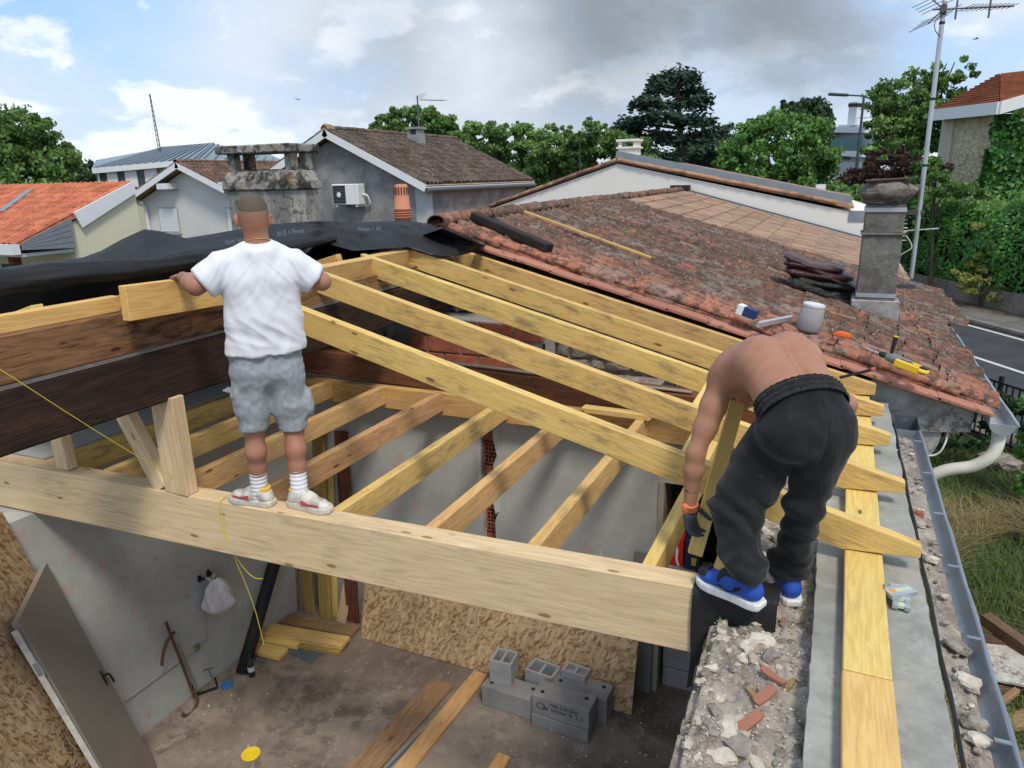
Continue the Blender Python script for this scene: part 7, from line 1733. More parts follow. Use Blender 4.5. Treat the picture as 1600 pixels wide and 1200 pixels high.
def sole(parent, heel, toe, z, th, w, mat, name='sole', up=0.0):
    h, t = Vector((heel[0],heel[1],0)), Vector((toe[0],toe[1],0)); d = (t-h); L = d.length; d.normalize(); s_ = Vector((-d.y,d.x,0))
    prof = [(0.0,0.55),(0.05,0.80),(0.15,0.92),(0.30,0.86),(0.45,0.86),(0.60,0.98),(0.75,1.06),(0.87,0.96),(0.95,0.70),(1.0,0.30)]
    ol = [h + d*L*f + s_*w*k for f, k in prof] + [h + d*L*f - s_*w*k for f, k in prof[::-1]]
    m = MB(); n = len(ol); R = []
    for (dz, g) in ((0.0,0.97),(th*0.3,1.0),(th*0.8,1.0),(th,0.96)):
        R.append([Vector(((h+d*L*0.5).x + (p.x-(h+d*L*0.5).x)*g, (h+d*L*0.5).y + (p.y-(h+d*L*0.5).y)*g, z + dz + up*max(0, ((p-h).dot(d)/L-0.75))**2*8*L)) for p in ol])
    for r_ in R: m.v += [tuple(p) for p in r_]
    for k in range(3):
        for i in range(n): m.f.append((k*n+i, k*n+(i+1) % n, (k+1)*n+(i+1) % n, (k+1)*n+i)); m.mi.append(0)
    m.f.append(tuple(range(n))[::-1]); m.f.append(tuple(3*n+i for i in range(n))); m.mi += [0,0]
    return m.build(name, mat, parent)

# ---------------------------------------------------------------- man in the white shirt
_h = NT('short_hair', 0.75, 0.25); _v = _h.coord((1,1,1), rnd=False); _h.color(_h.mix(_h.noise(_v, 180, 4), (0.060,0.046,0.036), (0.155,0.12,0.092))); _h.bump(_h.noise(_v, 220, 3), 0.8, 0.004); HAIR = _h.mat
def man_white():
    D = 4.06; J = lambda px, py, o=0.0: np.array(dep(px, py, D+o))
    E = empty('person', (J(437,788)[0], J(437,788)[1], 0.0), 'man in white t-shirt and grey shorts standing on the tie beam holding a plank', 'person')
    away = nv([J(400,500)[0], J(400,500)[1], 0]); rt = np.array([away[1], -away[0], 0]); up = np.array([0,0,1.0])
    skin = skin_mat('skin_tan', (0.40,0.20,0.13), (0.335,0.145,0.092))
    hd = J(396,340,0.02); hu, hf = nv(up + away*0.10), nv(away - up*0.22)
    nb = J(404,384,0.0); shL, shR = J(349,415,0.0), J(460,412,0.0); pel = J(416,560,0.0); chest = J(408,440,0.0)
    elL, elR = J(306,447,-0.02), J(503,440,0.0)
    plank = lambda px: np.array(atx(px, 436, -3.36))
    hL = np.array(atx(283,437,-3.345)); hL[2] += 0.012; wrL = hL - nv(hL-elL)*0.075 + np.array([0,0,0.01])
    wrR = np.array([-3.22, 3.30, elR[2]+0.02]); wrR = elR + nv(wrR-elR)*0.25
    hipL, hipR = J(395,580), J(440,580); knL, knR = J(397,672,0.01), J(459,668,0.01); anL = np.array([J(398,760)[0], J(398,760)[1], 0.09]); 
    heelL, toeL = np.array(atz(421,786,0.012)), np.array(atz(357,777,0.012)); heelR, toeR = np.array(atz(461,785,0.012)), np.array(atz(514,798,0.012))
    for q in (heelL, toeL, heelR, toeR): q[1] = min(max(q[1], by(q[0])+0.035), by(q[0])+0.11)
    anL = heelL + (toeL-heelL)*0.20; anL[2] = 0.10; anR = heelR + (toeR-heelR)*0.20; anR[2] = 0.10
    S = SDF(np.array([min(hL[0],anL[0])-0.25, min(elR[1],anL[1])-0.35, 0.0]), np.array([max(elR[0],anR[0])+0.2, max(wrR[1],hL[1])+0.3, 1.86]), 0.0062)
    head(S, hd, hu, hf, rt); S.cap(hd - hu*0.06 - hf*0.02, nb, 0.056, 0.064, 0.03)
    S.cap(nb - up*0.04, shL - up*0.005, 0.060, 0.055, 0.04); S.cap(nb - up*0.04, shR - up*0.005, 0.060, 0.055, 0.04)
    S.cap(chest + rt*0.08, chest - rt*0.08, 0.09, 0.09, 0.03, ax=away, fl=0.8); S.cap(chest, pel - up*0.04, 0.10, 0.09, 0.04, ax=away, fl=0.75)
    S.chain([shL, shL*0.45+elL*0.55, elL], [0.060,0.052,0.045], 0.03); S.chain([elL, elL*0.6+wrL*0.4, wrL], [0.046,0.047,0.031], 0.025)
    S.chain([shR, shR*0.45+elR*0.55, elR], [0.060,0.052,0.045], 0.03); S.chain([elR, elR*0.6+wrR*0.4, wrR], [0.046,0.047,0.031], 0.025)
    S.cap(hipL, knL, 0.07, 0.056, 0.03); S.cap(hipR, knR, 0.07, 0.056, 0.03)
    for kn, an in ((knL, anL), (knR, anR)):
        c = kn*0.66+an*0.34 - away*0.016; S.chain([kn, c, kn*0.38+an*0.62, an - up*0.03], [0.052,0.0555,0.048,0.038], 0.025)
    fdL = nv(np.array([-0.75,0.45,-0.15])); hand(S, wrL, nv(hL-wrL+np.array([-0.03,0.0,0.0])), (0,0,-1), nv(np.cross(np.array([0,0,1.0]), nv(hL-wrL)))*-1, (0.15,0.95,0.75), 0.35)
    fR = nv(wrR-elR); hand(S, wrR, fR, (-0.9,0.2,-0.2), up, (0.4,0.8,0.6), 0.3)
    def hair(p):
        q = np.array(p) - hd; z = q @ hu; y = q @ hf; x = abs(q @ rt)
        if np.linalg.norm(q) > 0.16: return 0.0
        lim = -0.04 + 0.6*max(0, y+0.0) + (0.03 if y > 0.0 and x > 0.06 else 0)
        a = min(1, max(0, (z-lim)/0.075)); 
        if x > 0.082: a = 0
        return a*(0.70 + 0.25*min(1, max(0, (z-0.02)/0.05)))
    def inkf(p):
        q = np.array(p); d = np.linalg.norm(q-hL); d2 = np.linalg.norm(q - (elL*0.4+wrL*0.6)); return 0.8 if (d < 0.10 or d2 < 0.08) else 0.0
    S.build('body', skin, E, 2, attr={'hair': hair, 'ink': inkf})
    S = SDF(hd-0.16, hd+0.17, 0.0042); A_ = [rt, nv(hf), nv(hu)]
    cutp = [(hd + hu*0.018 - hf*0.09, nv(-hu + hf*0.30)), (hd + hf*0.068 + hu*0.05, nv(hf - hu*0.5))]
    S.ell(hd + hu*0.026, A_, (0.0795,0.0975,0.1025), 0.015, cuts=cutp); S.ell(hd - hu*0.005 - hf*0.03, A_, (0.0695,0.0655,0.0785), 0.02, cuts=cutp)
    S.build('hair', HAIR, E, 1, disp=lambda p: 0.0016*mnoise.noise(p*150) + 0.0010*mnoise.noise(p*70))
    # t-shirt
    S = SDF(np.array([shL[0]-0.45, shL[1]-0.45, pel[2]-0.08]), np.array([shR[0]+0.45, shR[1]+0.45, nb[2]+0.1]), 0.0075)
    hem = J(416,548)[2]; hc = [((0,0,hem), (0.0,0.0,-1.0))]
    S.cap(nb - up*0.045, shL - up*0.005, 0.080, 0.072, 0.04, cuts=[(nb + up*0.012, nv(up - away*0.15))]); S.cap(nb - up*0.045, shR - up*0.005, 0.080, 0.072, 0.04, cuts=[(nb + up*0.012, nv(up - away*0.15))])
    S.cap(chest + rt*0.085 + up*0.02, chest - rt*0.085 + up*0.02, 0.120, 0.120, 0.035, ax=away, fl=0.92)
    mid = J(413,500); S.cap(chest + rt*0.083, mid + rt*0.08, 0.120, 0.120, 0.035, ax=away, fl=0.98, cuts=hc); S.cap(chest - rt*0.083, mid - rt*0.076, 0.120, 0.120, 0.035, ax=away, fl=0.95, cuts=hc)
    S.cap(nb - up*0.06, mid, 0.115, 0.145, 0.05, ax=away, fl=0.92, cuts=[(nb + up*0.004, nv(up - away*0.25))]); S.cap(mid, pel - up*0.1, 0.145, 0.15, 0.05, ax=away, fl=0.9, cuts=hc)
    S.cap(mid + rt*0.08, pel + rt*0.088 - up*0.1, 0.120, 0.132, 0.035, ax=away, fl=0.98, cuts=hc); S.cap(mid - rt*0.076, pel - rt*0.088 - up*0.1, 0.120, 0.132, 0.035, ax=away, fl=0.98, cuts=hc)
    for sh, el, fr in ((shL, elL, 0.80), (shR, elR, 0.78)):
        d = nv(el-sh); e = sh + (el-sh)*fr; S.cap(sh, sh + (el-sh)*1.05, 0.074, 0.082, 0.035, cuts=[(e, d)])
        S.cap(e - d*0.03 - up*0.02, e + d*0.05 - up*0.035, 0.075, 0.07, 0.03, cuts=[(e, d)])
    def folds(p):
        q = np.array(p); u = (q-chest) @ rt; z = q[2]-chest[2]; w = 0.4 + 0.6*min(1, max(0, -z*3))
        a = 0.010*mnoise.noise(Vector((u*9 + z*2.5, z*3.2, 1.0)))*w + 0.006*mnoise.noise(Vector((u*22+z*7, z*7, 4.0)))
        def rg_(x, y, z_): return 0.35 - abs(mnoise.noise(Vector((x, y, z_))))*1.6
        k = math.exp(-((z+0.27)/0.10)**2); a += 0.010*k*rg_((z*0.9 + u*0.45)*16, (u-z)*4, 3.0)
        a += 0.007*w*rg_(u*7 + z*1.5, z*2.6, 11.0) + 0.004*rg_(u*13 - z*5, z*6, 21.0)
        for sh in (shL, shR): a += 0.009*math.exp(-np.sum((q-sh)**2)/0.03)*rg_((z + abs(u)*1.3)*17, (z - abs(u))*6, 7.0)
        return a
    S.build('t_shirt', cloth_mat('white_cotton', (0.72,0.73,0.77), (0.66,0.67,0.72), 5, 300, 0.9, 0.2), E, 2, disp=folds)
    # shorts
    gz0 = J(393,671)[2]; gz1 = J(462,669)[2]
    S = SDF(np.array([pel[0]-0.45, pel[1]-0.45, gz0-0.1]), np.array([pel[0]+0.45, pel[1]+0.45, hem+0.12]), 0.0075)
    S.cap(pel + rt*0.075 + up*0.06, pel - rt*0.075 + up*0.06, 0.118, 0.118, 0.03, ax=away, fl=0.95, cuts=[((0,0,hem+0.06),(0,0,1.0))]); S.cap(pel + rt*0.075 - up*0.06, pel - rt*0.075 - up*0.06, 0.118, 0.118, 0.04, ax=away, fl=1.0)
    kL, kR = J(395,690), J(464,690)
    S.chain([hipL - rt*0.01, (hipL+kL)/2, kL], [0.105,0.088,0.072], 0.03, cuts=[((0,0,gz0),(0,0,-1.0))]); S.chain([hipR + rt*0.015, (hipR+kR)/2, kR], [0.105,0.088,0.072], 0.03, cuts=[((0,0,gz1),(0,0,-1.0))])
    S.ell(J(372,618), [rt,away,up], (0.035,0.07,0.085), 0.03); S.ell(J(482,628), [rt,away,up], (0.03,0.07,0.085), 0.03)       # cargo pockets
    def sf(p):
        u = float((np.array(p)-pel) @ rt); return 0.006*mnoise.noise(Vector((u*10, p.z*7, 2))) + 0.009*(0.35-1.6*abs(mnoise.noise(Vector((u*7+p.z*2, p.z*9-u*4, 5))))) + 0.004*(0.35-1.6*abs(mnoise.noise(Vector((u*15, p.z*16, 9)))))
    S.build('shorts', cloth_mat('grey_marl', (0.32,0.345,0.37), (0.245,0.265,0.285), 40, 420, 0.92, 0.3), E, 2, disp=sf)
    # metal fittings sticking out of the left pocket
    pk = J(357,612); 
    for k in range(3):
        m = MB(); a = Vector(pk) + Vector((0.012*k*rt[0],0.012*k*rt[1],0.006*k)); m.obox(a, Vector(rt)*0.028 - Vector((0,0,0.012)), Vector(away)*0.004, Vector((0.002,0,0.005))); m.build('bracket_in_pocket', MATS['galvanised'], E)
    # socks, shoes
    sock = cloth_mat('white_sock', (0.74,0.74,0.77), (0.64,0.64,0.68), 12, 200, 0.9, 0.4)
    for (kn, an, he, to, py) in ((knL, anL, heelL, toeL, 738), (knR, anR, heelR, toeR, 736)):
        zt_ = J(400,py)[2]; t_ = (zt_-an[2])/(kn[2]-an[2]); top = an + (kn-an)*t_
        S = SDF(an-0.13, np.maximum(top,an)+0.12, 0.0055); S.cap(an - up*0.06, top + up*0.02, 0.045, 0.048, 0.01, cuts=[(top, up)]); S.build('sock', sock, E, 1, disp=lambda p: 0.0025*math.sin(p.z*260))
    leather = NT('trainer_white', 0.6, 0.3); v = leather.coord((1,1,1), rnd=False); leather.color(leather.mix(leather.rng(leather.noise(v, 12, 5, 0.65), 0.42, 0.62), (0.62,0.59,0.53), (0.36,0.34,0.31))); leather.bump(leather.noise(v, 25, 4), 0.5, 0.006)
    red = plain('trainer_red', (0.50,0.06,0.07), 0.6); yel = plain('trainer_yellow', (0.70,0.42,0.05), 0.6); grs = plain('sole_grubby', (0.55,0.52,0.46), 0.7, var=0.25, scale=30)
    for he, to in ((heelL, toeL), (heelR, toeR)):
        d = nv((to-he)*[1,1,0]); L = 0.285; to = he + d*L*0.92; he2 = he - d*0.02
        S = SDF(np.minimum(he2,to)-0.1, np.maximum(he2,to)+0.16, 0.0055); shoe(S, he2, to, 0.006, w=0.050, high=0.075); o = S.build('shoe', leather.mat, E, 1, disp=lambda p: 0.002*mnoise.noise(Vector(p)*30))
        sole(o, he2 - d*0.012, to + d*0.012, 0.002, 0.034, 0.053, grs)
        sd_ = np.array([-d[1], d[0], 0]); sgn = -1 if (sd_ @ away) > 0 else 1; sv = Vector(sd_*sgn); hv = Vector(he2); dv = Vector(d)
        for (f0, f1, z0, z1, mt, nm, off) in ((0.42,0.84,0.030,0.058,red,'red_panel',0.047),):
            m = MB(); pts = [hv + dv*L*f0 + sv*off + Vector((0,0,z1)), hv + dv*L*(f0+f1)/2 + sv*(off+0.003) + Vector((0,0,z0+0.012)), hv + dv*L*f1 + sv*(off-0.010) + Vector((0,0,z0+0.012)), hv + dv*L*f1 + sv*(off-0.006) + Vector((0,0,z0)), hv + dv*L*f0 + sv*(off+0.003) + Vector((0,0,z0))]
            m.prism(pts, sv*0.006); m.build(nm, mt, o, bevel=0.002)
        S = SDF(he2-0.09, he2+0.14, 0.005); S.cap(he2 + d*0.045 + up*0.05, he2 + d*0.05 + up*0.10, 0.0415, 0.043, 0.02, cuts=[(he2 + d*0.055, d), (he2+up*0.102, up), (he2+up*0.058, -up)]); S.build('heel_panel', yel, o, 1)
    # thin necklace
    m = MB(); n = 22; ring_ = [Vector(nb) + Vector(rt)*0.066*math.cos(2*math.pi*k/n) + Vector(away)*0.064*math.sin(2*math.pi*k/n) + Vector((0,0,0.022 - 0.02*math.sin(2*math.pi*k/n))) for k in range(n+1)]
    m.tube(ring_, 0.0025, 5, cap=False); m.build('necklace', plain('gold', (0.65,0.45,0.15), 0.3, metal=0.8), E)
    # white earbud
    ear = hd - rt*0.086 - hu*0.014 + hf*0.0; m = MB(); m.smooth = True; m.lathe([(0.002,-0.006),(0.007,-0.004),(0.008,0.003),(0.003,0.008)], ear, 8, axis=(-rt[0],-rt[1],0)); m.tube([Vector(ear), Vector(ear)-Vector(hu)*0.022], 0.003, 6); m.build('earbud', plain('earbud_white', (0.8,0.8,0.8), 0.3), E)
man_white()

# ---------------------------------------------------------------- bent man in black trousers
def man_black():
    J = lambda px, py, d: np.array(dep(px, py, d))
    up = np.array([0,0,1.0])
    heelL, toeL = np.array(atz(1186,950,0.014)), np.array(atz(1092,908,0.014)); heelR, toeR = np.array(atz(1238,946,-0.105)), np.array(atz(1205,888,-0.105))
    E = empty('person', ((heelL[0]+heelR[0])/2, (heelL[1]+heelR[1])/2, -0.11), 'shirtless man in black trousers and blue trainers bent over the rafters', 'person')
    skin = skin_mat('skin_brown', (0.40,0.205,0.13), (0.33,0.155,0.095))
    pel = J(1260,668,3.05); waist = J(1250,628,3.09); mid = J(1218,570,3.27); shc = J(1165,578,3.46); 
    fwd = nv((shc-pel)*[1,1,0]); rt = np.array([fwd[1], -fwd[0], 0]); axis1 = nv(mid-waist); 
    shL, shR = J(1131,592,3.36), J(1215,566,3.66)
    elL, wrL = J(1087,708,3.24), J(1078,786,3.24); elR, wrR = J(1322,632,3.34), J(1300,690,3.40)
    hd = J(1160,608,3.68); nb = J(1155,588,3.56)
    hipL, hipR = J(1207,690,3.07), J(1288,684,3.07)
    anL = heelL + (toeL-heelL)*0.24; anL[2] += 0.10; anR = heelR + (toeR-heelR)*0.26; anR[2] += 0.10
    knL, knR = J(1150,795,3.06), J(1262,790,3.10)
    lo = np.min([elL, wrL, heelL, heelR, toeL, hd, elR], 0) - 0.22; hi = np.max([elR, shR, hd, toeR, waist, heelR], 0) + 0.24; lo[2] = -0.2
    S = SDF(lo, hi, 0.0068)
    nrm = nv(np.cross(rt, axis1)); nrm = nrm if nrm[2] > 0 else -nrm
    S.cap(waist + axis1*0.05 + rt*0.055, waist + axis1*0.05 - rt*0.055, 0.112, 0.112, 0.04, ax=nrm, fl=0.95)
    S.cap(waist + rt*0.045, mid + rt*0.06, 0.115, 0.125, 0.06, ax=nrm, fl=0.85); S.cap(waist - rt*0.045, mid - rt*0.06, 0.115, 0.125, 0.06, ax=nrm, fl=0.85)
    c2 = mid*0.35 + shc*0.65; S.cap(mid + rt*0.06, c2 + rt*0.085, 0.125, 0.115, 0.06, ax=nrm, fl=0.9); S.cap(mid - rt*0.06, c2 - rt*0.085, 0.125, 0.115, 0.06, ax=nrm, fl=0.9)
    S.cap(c2, nb, 0.11, 0.065, 0.06); S.cap(shc, shL, 0.085, 0.066, 0.06); S.cap(shc, shR, 0.085, 0.066, 0.06)
    for sg in (-1, 1):                                   # shoulder blades, spine furrow
        S.ell(c2 + rt*sg*0.085 + nrm*0.085, [nv(rt), nv(axis1), nrm], (0.055,0.085,0.036), 0.025)
    S.cap(waist + nrm*0.128, mid + nrm*0.134, 0.016, 0.014, 0.03, sub=True)
    S.chain([shL, shL*0.62+elL*0.38, shL*0.35+elL*0.65, elL], [0.066,0.056,0.050,0.041], 0.035); S.chain([elL, elL*0.68+wrL*0.32, wrL], [0.042,0.045,0.029], 0.025)
    S.chain([shR, shR*0.5+elR*0.5, elR], [0.064,0.054,0.043], 0.03); S.chain([elR, elR*0.6+wrR*0.4, wrR], [0.043,0.044,0.030], 0.025)
    hu = nv(nv(shc-mid)*0.75 - up*0.65); hf = nv(-up*0.8 - fwd*0.35 + fwd*0.2); hf = nv(hf - hu*(hf @ hu)); head(S, hd, hu, hf, nv(np.cross(hf, hu))); S.cap(nb, hd - hu*0.05, 0.058, 0.056, 0.03)
    S.cap(waist, pel, 0.09, 0.08, 0.04); S.cap(pel, hipL, 0.08, 0.07, 0.04); S.cap(pel, hipR, 0.08, 0.07, 0.04); S.chain([hipL, knL, anL], [0.07,0.05,0.036], 0.03); S.chain([hipR, knR, anR], [0.07,0.05,0.036], 0.03)
    hand(S, wrR, nv(wrR-elR), nv(-rt), fwd, (0.3,0.5,0.4), 0.3)
    def hair(p):
        q = np.array(p)-hd; return 0.9 if (np.linalg.norm(q) < 0.15 and (q @ hu) > 0.0 and (q @ hf) < 0.055 - 0.0) else 0.0
    band = elL*0.28 + wrL*0.72; ad_ = nv(wrL-elL)
    def inkf(p): q = np.array(p)-band; return 1.0 if (abs(q @ ad_) < 0.007 and np.linalg.norm(q) < 0.08) else 0.0
    Ls = float((c2-waist) @ axis1); s0_ = float((c2-waist) @ axis1)
    def back(p):
        q = np.array(p)-waist; h_ = float(q @ nrm); u = float(q @ rt); s_ = float(q @ axis1)
        if h_ < -0.02 or not (-0.05 < s_ < Ls+0.12): return 0.0015*mnoise.noise(p*22)
        w_ = min(1, max(0, (h_+0.02)/0.08))
        a = -0.009*math.exp(-(u/0.020)**2) + 0.004*math.exp(-(abs(u)-0.045)**2/0.0007)*(1 if s_ < Ls*0.8 else 0.4)
        a += 0.0025*math.exp(-(u/0.010)**2)*math.sin(s_*150)
        for sg in (-1, 1): a += 0.013*math.exp(-((u-sg*0.085)/0.045)**2 - ((s_-s0_)/0.075)**2) - 0.007*math.exp(-((u-sg*0.125)/0.03)**2 - ((s_-s0_+0.11)/0.05)**2)
        a += 0.0028*math.sin(s_*105 + abs(u)*40)*math.exp(-((abs(u)-0.135)/0.04)**2)
        return w_*a + 0.002*mnoise.noise(p*13)
    S.build('body', skin, E, 2, disp=back, attr={'hair': hair, 'ink': inkf})
    S = SDF(hd-0.17, hd+0.17, 0.0046); A_ = [nv(np.cross(hf, hu)), nv(hf), nv(hu)]
    S.ell(hd + hu*0.026, A_, (0.082,0.10,0.105), 0.015, cuts=[(hd - hu*0.03 - hf*0.09, nv(-hu + hf*0.42)), (hd + hf*0.065 + hu*0.05, nv(hf - hu*0.5))])
    S.build('hair', HAIR, E, 1, disp=lambda p: 0.0025*mnoise.noise(p*120))
    # glove: grey with an orange cuff, closed on the noggin
    gm = plain('glove_grey', (0.055,0.06,0.07), 0.8, var=0.2, scale=30, bump=0.3); om2 = plain('glove_orange', (0.70,0.20,0.09), 0.75, var=0.1, scale=30)
    S = SDF(wrL-np.array([0.14,0.14,0.24]), wrL+np.array([0.16,0.16,0.06]), 0.0046)
    fd = nv(np.array([0.10,0.03,-1.0])); hand(S, wrL - up*0.015, fd, nv(np.array([0.75,-0.35,0.0])), nv(np.array([0.35,0.80,0.1])), (0.35,0.75,0.6), 0.25, sc=1.08)
    G = S.build('glove', gm, E, 1)
    m = MB(); m.smooth = True; m.lathe([(0.030,-0.03),(0.036,-0.026),(0.037,-0.004),(0.041,0.0),(0.043,0.006),(0.038,0.010),(0.033,0.006)], wrL - up*0.012, 18, axis=(-fd[0],-fd[1],-fd[2])); m.build('glove_cuff', om2, G)
    S = SDF(wrL-np.array([0.1,0.1,0.16]), wrL+np.array([0.1,0.1,0.05]), 0.0046); w_ = wrL + fd*0.02; S.cap(w_ - np.array([0.012,0.01,0]), w_ + fd*0.085 - np.array([0.030,0.005,0]), 0.031, 0.010, 0.01, ax=(0.9,-0.3,0), fl=0.8); S.build('glove_back', om2, G, 1)
    # trousers
    S = SDF(np.min([heelL,heelR,knL,hipL,hipR],0)-0.28, np.max([hipR,hipL,waist,heelR,pel],0)+0.28, 0.0078)
    S.cap(pel + rt*0.085 + up*0.0, pel - rt*0.085 + up*0.0, 0.130, 0.130, 0.035); S.cap(waist + rt*0.06, waist - rt*0.06, 0.118, 0.118, 0.03, cuts=[(waist - axis1*0.01, axis1)]); S.cap(pel, waist, 0.135, 0.12, 0.04, cuts=[(waist - axis1*0.01, axis1)])
    zL, zR = J(1165,893,3.0)[2], J(1235,893,3.0)[2]
    pL = [hipL, hipL*0.5+knL*0.5, knL, knL*0.45+anL*0.55, anL]; pR = [hipR, hipR*0.5+knR*0.5, knR, knR*0.45+anR*0.55, anR]
    S.chain(pL, [0.116,0.112,0.114,0.094,0.072], 0.025, cuts=[((0,0,anL[2]+0.03),(0,0,-1.0))]); S.chain(pR, [0.116,0.096,0.084,0.079,0.068], 0.025, cuts=[((0,0,anR[2]+0.035),(0,0,-1.0))])
    S.cap(anL + up*0.03, anL + up*0.075, 0.088, 0.094, 0.02, cuts=[((0,0,anL[2]+0.03),(0,0,-1.0))]); S.cap(anR + up*0.03, anR + up*0.075, 0.080, 0.086, 0.02, cuts=[((0,0,anR[2]+0.035),(0,0,-1.0))])
    def tf(p):
        u = float((np.array(p)-pel) @ rt); w = min(1, max(0, (pel[2]-p.z)/0.4))
        a = 0.020*mnoise.noise(Vector((u*7+p.z*5, p.z*4, p.y*4)))*(0.35+w) + 0.006*mnoise.noise(Vector((u*18, p.z*18, p.y*12)))
        def rg_(x, y, z_): return 0.35 - abs(mnoise.noise(Vector((x, y, z_))))*1.6
        a += 0.013*w*rg_(u*5 + p.z*5.5, p.z*3.0 - u*3, p.y*3) + 0.006*w*rg_(u*11 - p.z*9, p.z*8, p.y*6+3)
        for an in (anL, anR): 
            dz = p.z-an[2]
            if dz < 0.25: a += 0.005*math.exp(-((dz-0.10)/0.06)**2)*math.sin(dz*70+u*30+3*mnoise.noise(p*4))
        for kn in (knL, knR): a += 0.006*math.exp(-((p.z-kn[2])/0.08)**2)*math.sin((p.z+u*0.7)*50+4*mnoise.noise(p*3))
        if (np.array(p)-pel) @ fwd < 0 and -0.14 < pel[2]-p.z < 0.12: a -= 0.004*math.exp(-(u/0.010)**2)
        return a
    TR_ = S.build('trousers', cloth_mat('black_jersey', (0.008,0.0085,0.010), (0.017,0.018,0.020), 6, 300, 0.85, 0.35, blotch=(0.07,0.07,0.07), blotch_amt=0.30), E, 2, disp=tf)
    # ribbed waistband
    m = MB(); m.smooth = True; G_ = []; n = 84
    for i in range(13):
        s_ = -0.055 + 0.085*i/12; rr = 0.010 + 0.006*math.sin(i*math.pi*0.5 + 0.4) + (0.004 if i in (1,2,5,6,9,10) else 0); row = []
        for k in range(n+1):
            a = 2*math.pi*(k % n)/n; g = 0.003*math.sin(k*9.0)*1
            row.append(tuple(waist + axis1*s_ + rt*math.cos(a)*(0.186+rr+g) + nrm*math.sin(a)*(0.120+rr+g)))
        G_.append(row)
    m.grid(G_); m.build('waistband', cloth_mat('black_rib', (0.011,0.0115,0.0135), (0.024,0.025,0.028), 30, 300, 0.85, 0.3), TR_, fix=False)
    # trainers: blue panels, black toe and tongue, white soles, curved side flash
    blue = NT('trainer_blue', 0.5, 0.35); v = blue.coord((1,1,1), rnd=False); blue.color(blue.mix(blue.noise(v, 10, 5), (0.012,0.060,0.33), (0.022,0.085,0.40))); blue.bump(blue.noise(v, 60, 3), 0.2, 0.003)
    blk_ = plain('trainer_black', (0.014,0.014,0.016), 0.5); wsole = plain('sole_white', (0.66,0.66,0.66), 0.6, var=0.12, scale=20)
    for he, to, z in ((heelL, toeL, 0.014), (heelR, toeR, -0.105)):
        d = nv((to-he)*[1,1,0]); L = 0.30; he2 = he - d*0.005; to2 = he2 + d*L
        S = SDF(np.minimum(he2,to2)-0.11, np.maximum(he2,to2)+0.2, 0.0056); shoe(S, he2, to2, z+0.02, w=0.050, high=0.105)
        o = S.build('shoe', blue.mat, E, 1)
        sole(o, he2 - d*0.012, to2 + d*0.008, z, 0.034, 0.054, wsole, up=0.012)
        hv, dv = he2, d; lat = np.array([-d[1], d[0], 0]); P = lambda f, zz_: hv + dv*L*f + up*(z+0.02+zz_)
        S = SDF(np.minimum(he2,to2)-0.11, np.maximum(he2,to2)+0.2, 0.0056)
        S.cap(P(0.22,0.10), P(0.52,0.062), 0.038, 0.033, 0.02, cuts=[(P(0.1,0.055), (0,0,-1.0))]); S.cap(P(0.84,0.030), P(0.91,0.026), 0.0405, 0.032, 0.01, ax=up, fl=0.78, cuts=[(P(0.82,0), -d)])
        S.cap(P(0.42,0.045), P(0.62,0.038), 0.0435, 0.0425, 0.01, cuts=[(P(0.40,0), -d), (P(0.64,0), d), (P(0.4,0.004), (0,0,-1.0))])
        S.build('black_panel', blk_, o, 1)
        for sg in (-1, 1):                                  # curved flash on each side
            pts_t = [(0.62,0.022),(0.52,0.018),(0.42,0.022),(0.32,0.034),(0.20,0.052),(0.12,0.068)]; wd = [0.002,0.009,0.014,0.011,0.007,0.003]
            m = MB(); up_, lo_ = [], []
            for (f, zz_), w in zip(pts_t, wd):
                c = P(f, zz_) + lat*sg*(0.0455 if f > 0.25 else 0.0425); up_.append(tuple(c + up*w)); lo_.append(tuple(c - up*w))
            m.grid([up_, lo_]); m.build('side_flash', blk_ if sg > 0 else blue.mat, o, fix=False)
            q = P(0.55,0.03) 
        for k in range(5):
            f = 0.36+0.07*k; c = P(f, 0.105-0.115*(f-0.3)); m = MB(); m.tube([Vector(c + lat*0.026 - up*0.012), Vector(c + up*0.004), Vector(c - lat*0.026 - up*0.012)], 0.003, 5); m.build('lace', blk_, o)
        c = P(0.40, 0.11); m = MB()
        m.tube(smooth_path([Vector(c), Vector(c + lat*0.03 + up*0.02), Vector(c + lat*0.055 + up*0.0 + d*0.02), Vector(c + lat*0.02 + d*0.01)]), 0.003, 5); m.build('lace_loop', blk_, o)
man_black()
# ================================================================ plants
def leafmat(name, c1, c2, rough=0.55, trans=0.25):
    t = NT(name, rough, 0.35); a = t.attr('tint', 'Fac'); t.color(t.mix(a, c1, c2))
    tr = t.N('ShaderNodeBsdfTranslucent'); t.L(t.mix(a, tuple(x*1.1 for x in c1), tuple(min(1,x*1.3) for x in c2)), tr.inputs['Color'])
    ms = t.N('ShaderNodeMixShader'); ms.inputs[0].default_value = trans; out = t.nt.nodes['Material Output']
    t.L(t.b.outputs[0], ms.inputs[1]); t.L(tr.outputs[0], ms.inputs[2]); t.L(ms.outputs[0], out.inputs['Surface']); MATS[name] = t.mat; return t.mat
leafmat('leaf_mid', (0.0644, 0.138, 0.0331), (0.1748, 0.3036, 0.0773)); leafmat('leaf_dark', (0.0224, 0.0544, 0.0224), (0.064, 0.12, 0.0448)); leafmat('leaf_round', (0.0585, 0.1463, 0.0312), (0.1852, 0.351, 0.0819))
leafmat('leaf_cedar', (0.015, 0.039, 0.024), (0.045, 0.087, 0.051), 0.7, 0.1); leafmat('leaf_purple', (0.030,0.016,0.014), (0.080,0.038,0.032)); leafmat('leaf_laurel', (0.0544, 0.1685, 0.0381), (0.1767, 0.4078, 0.0816), 0.35, 0.2)
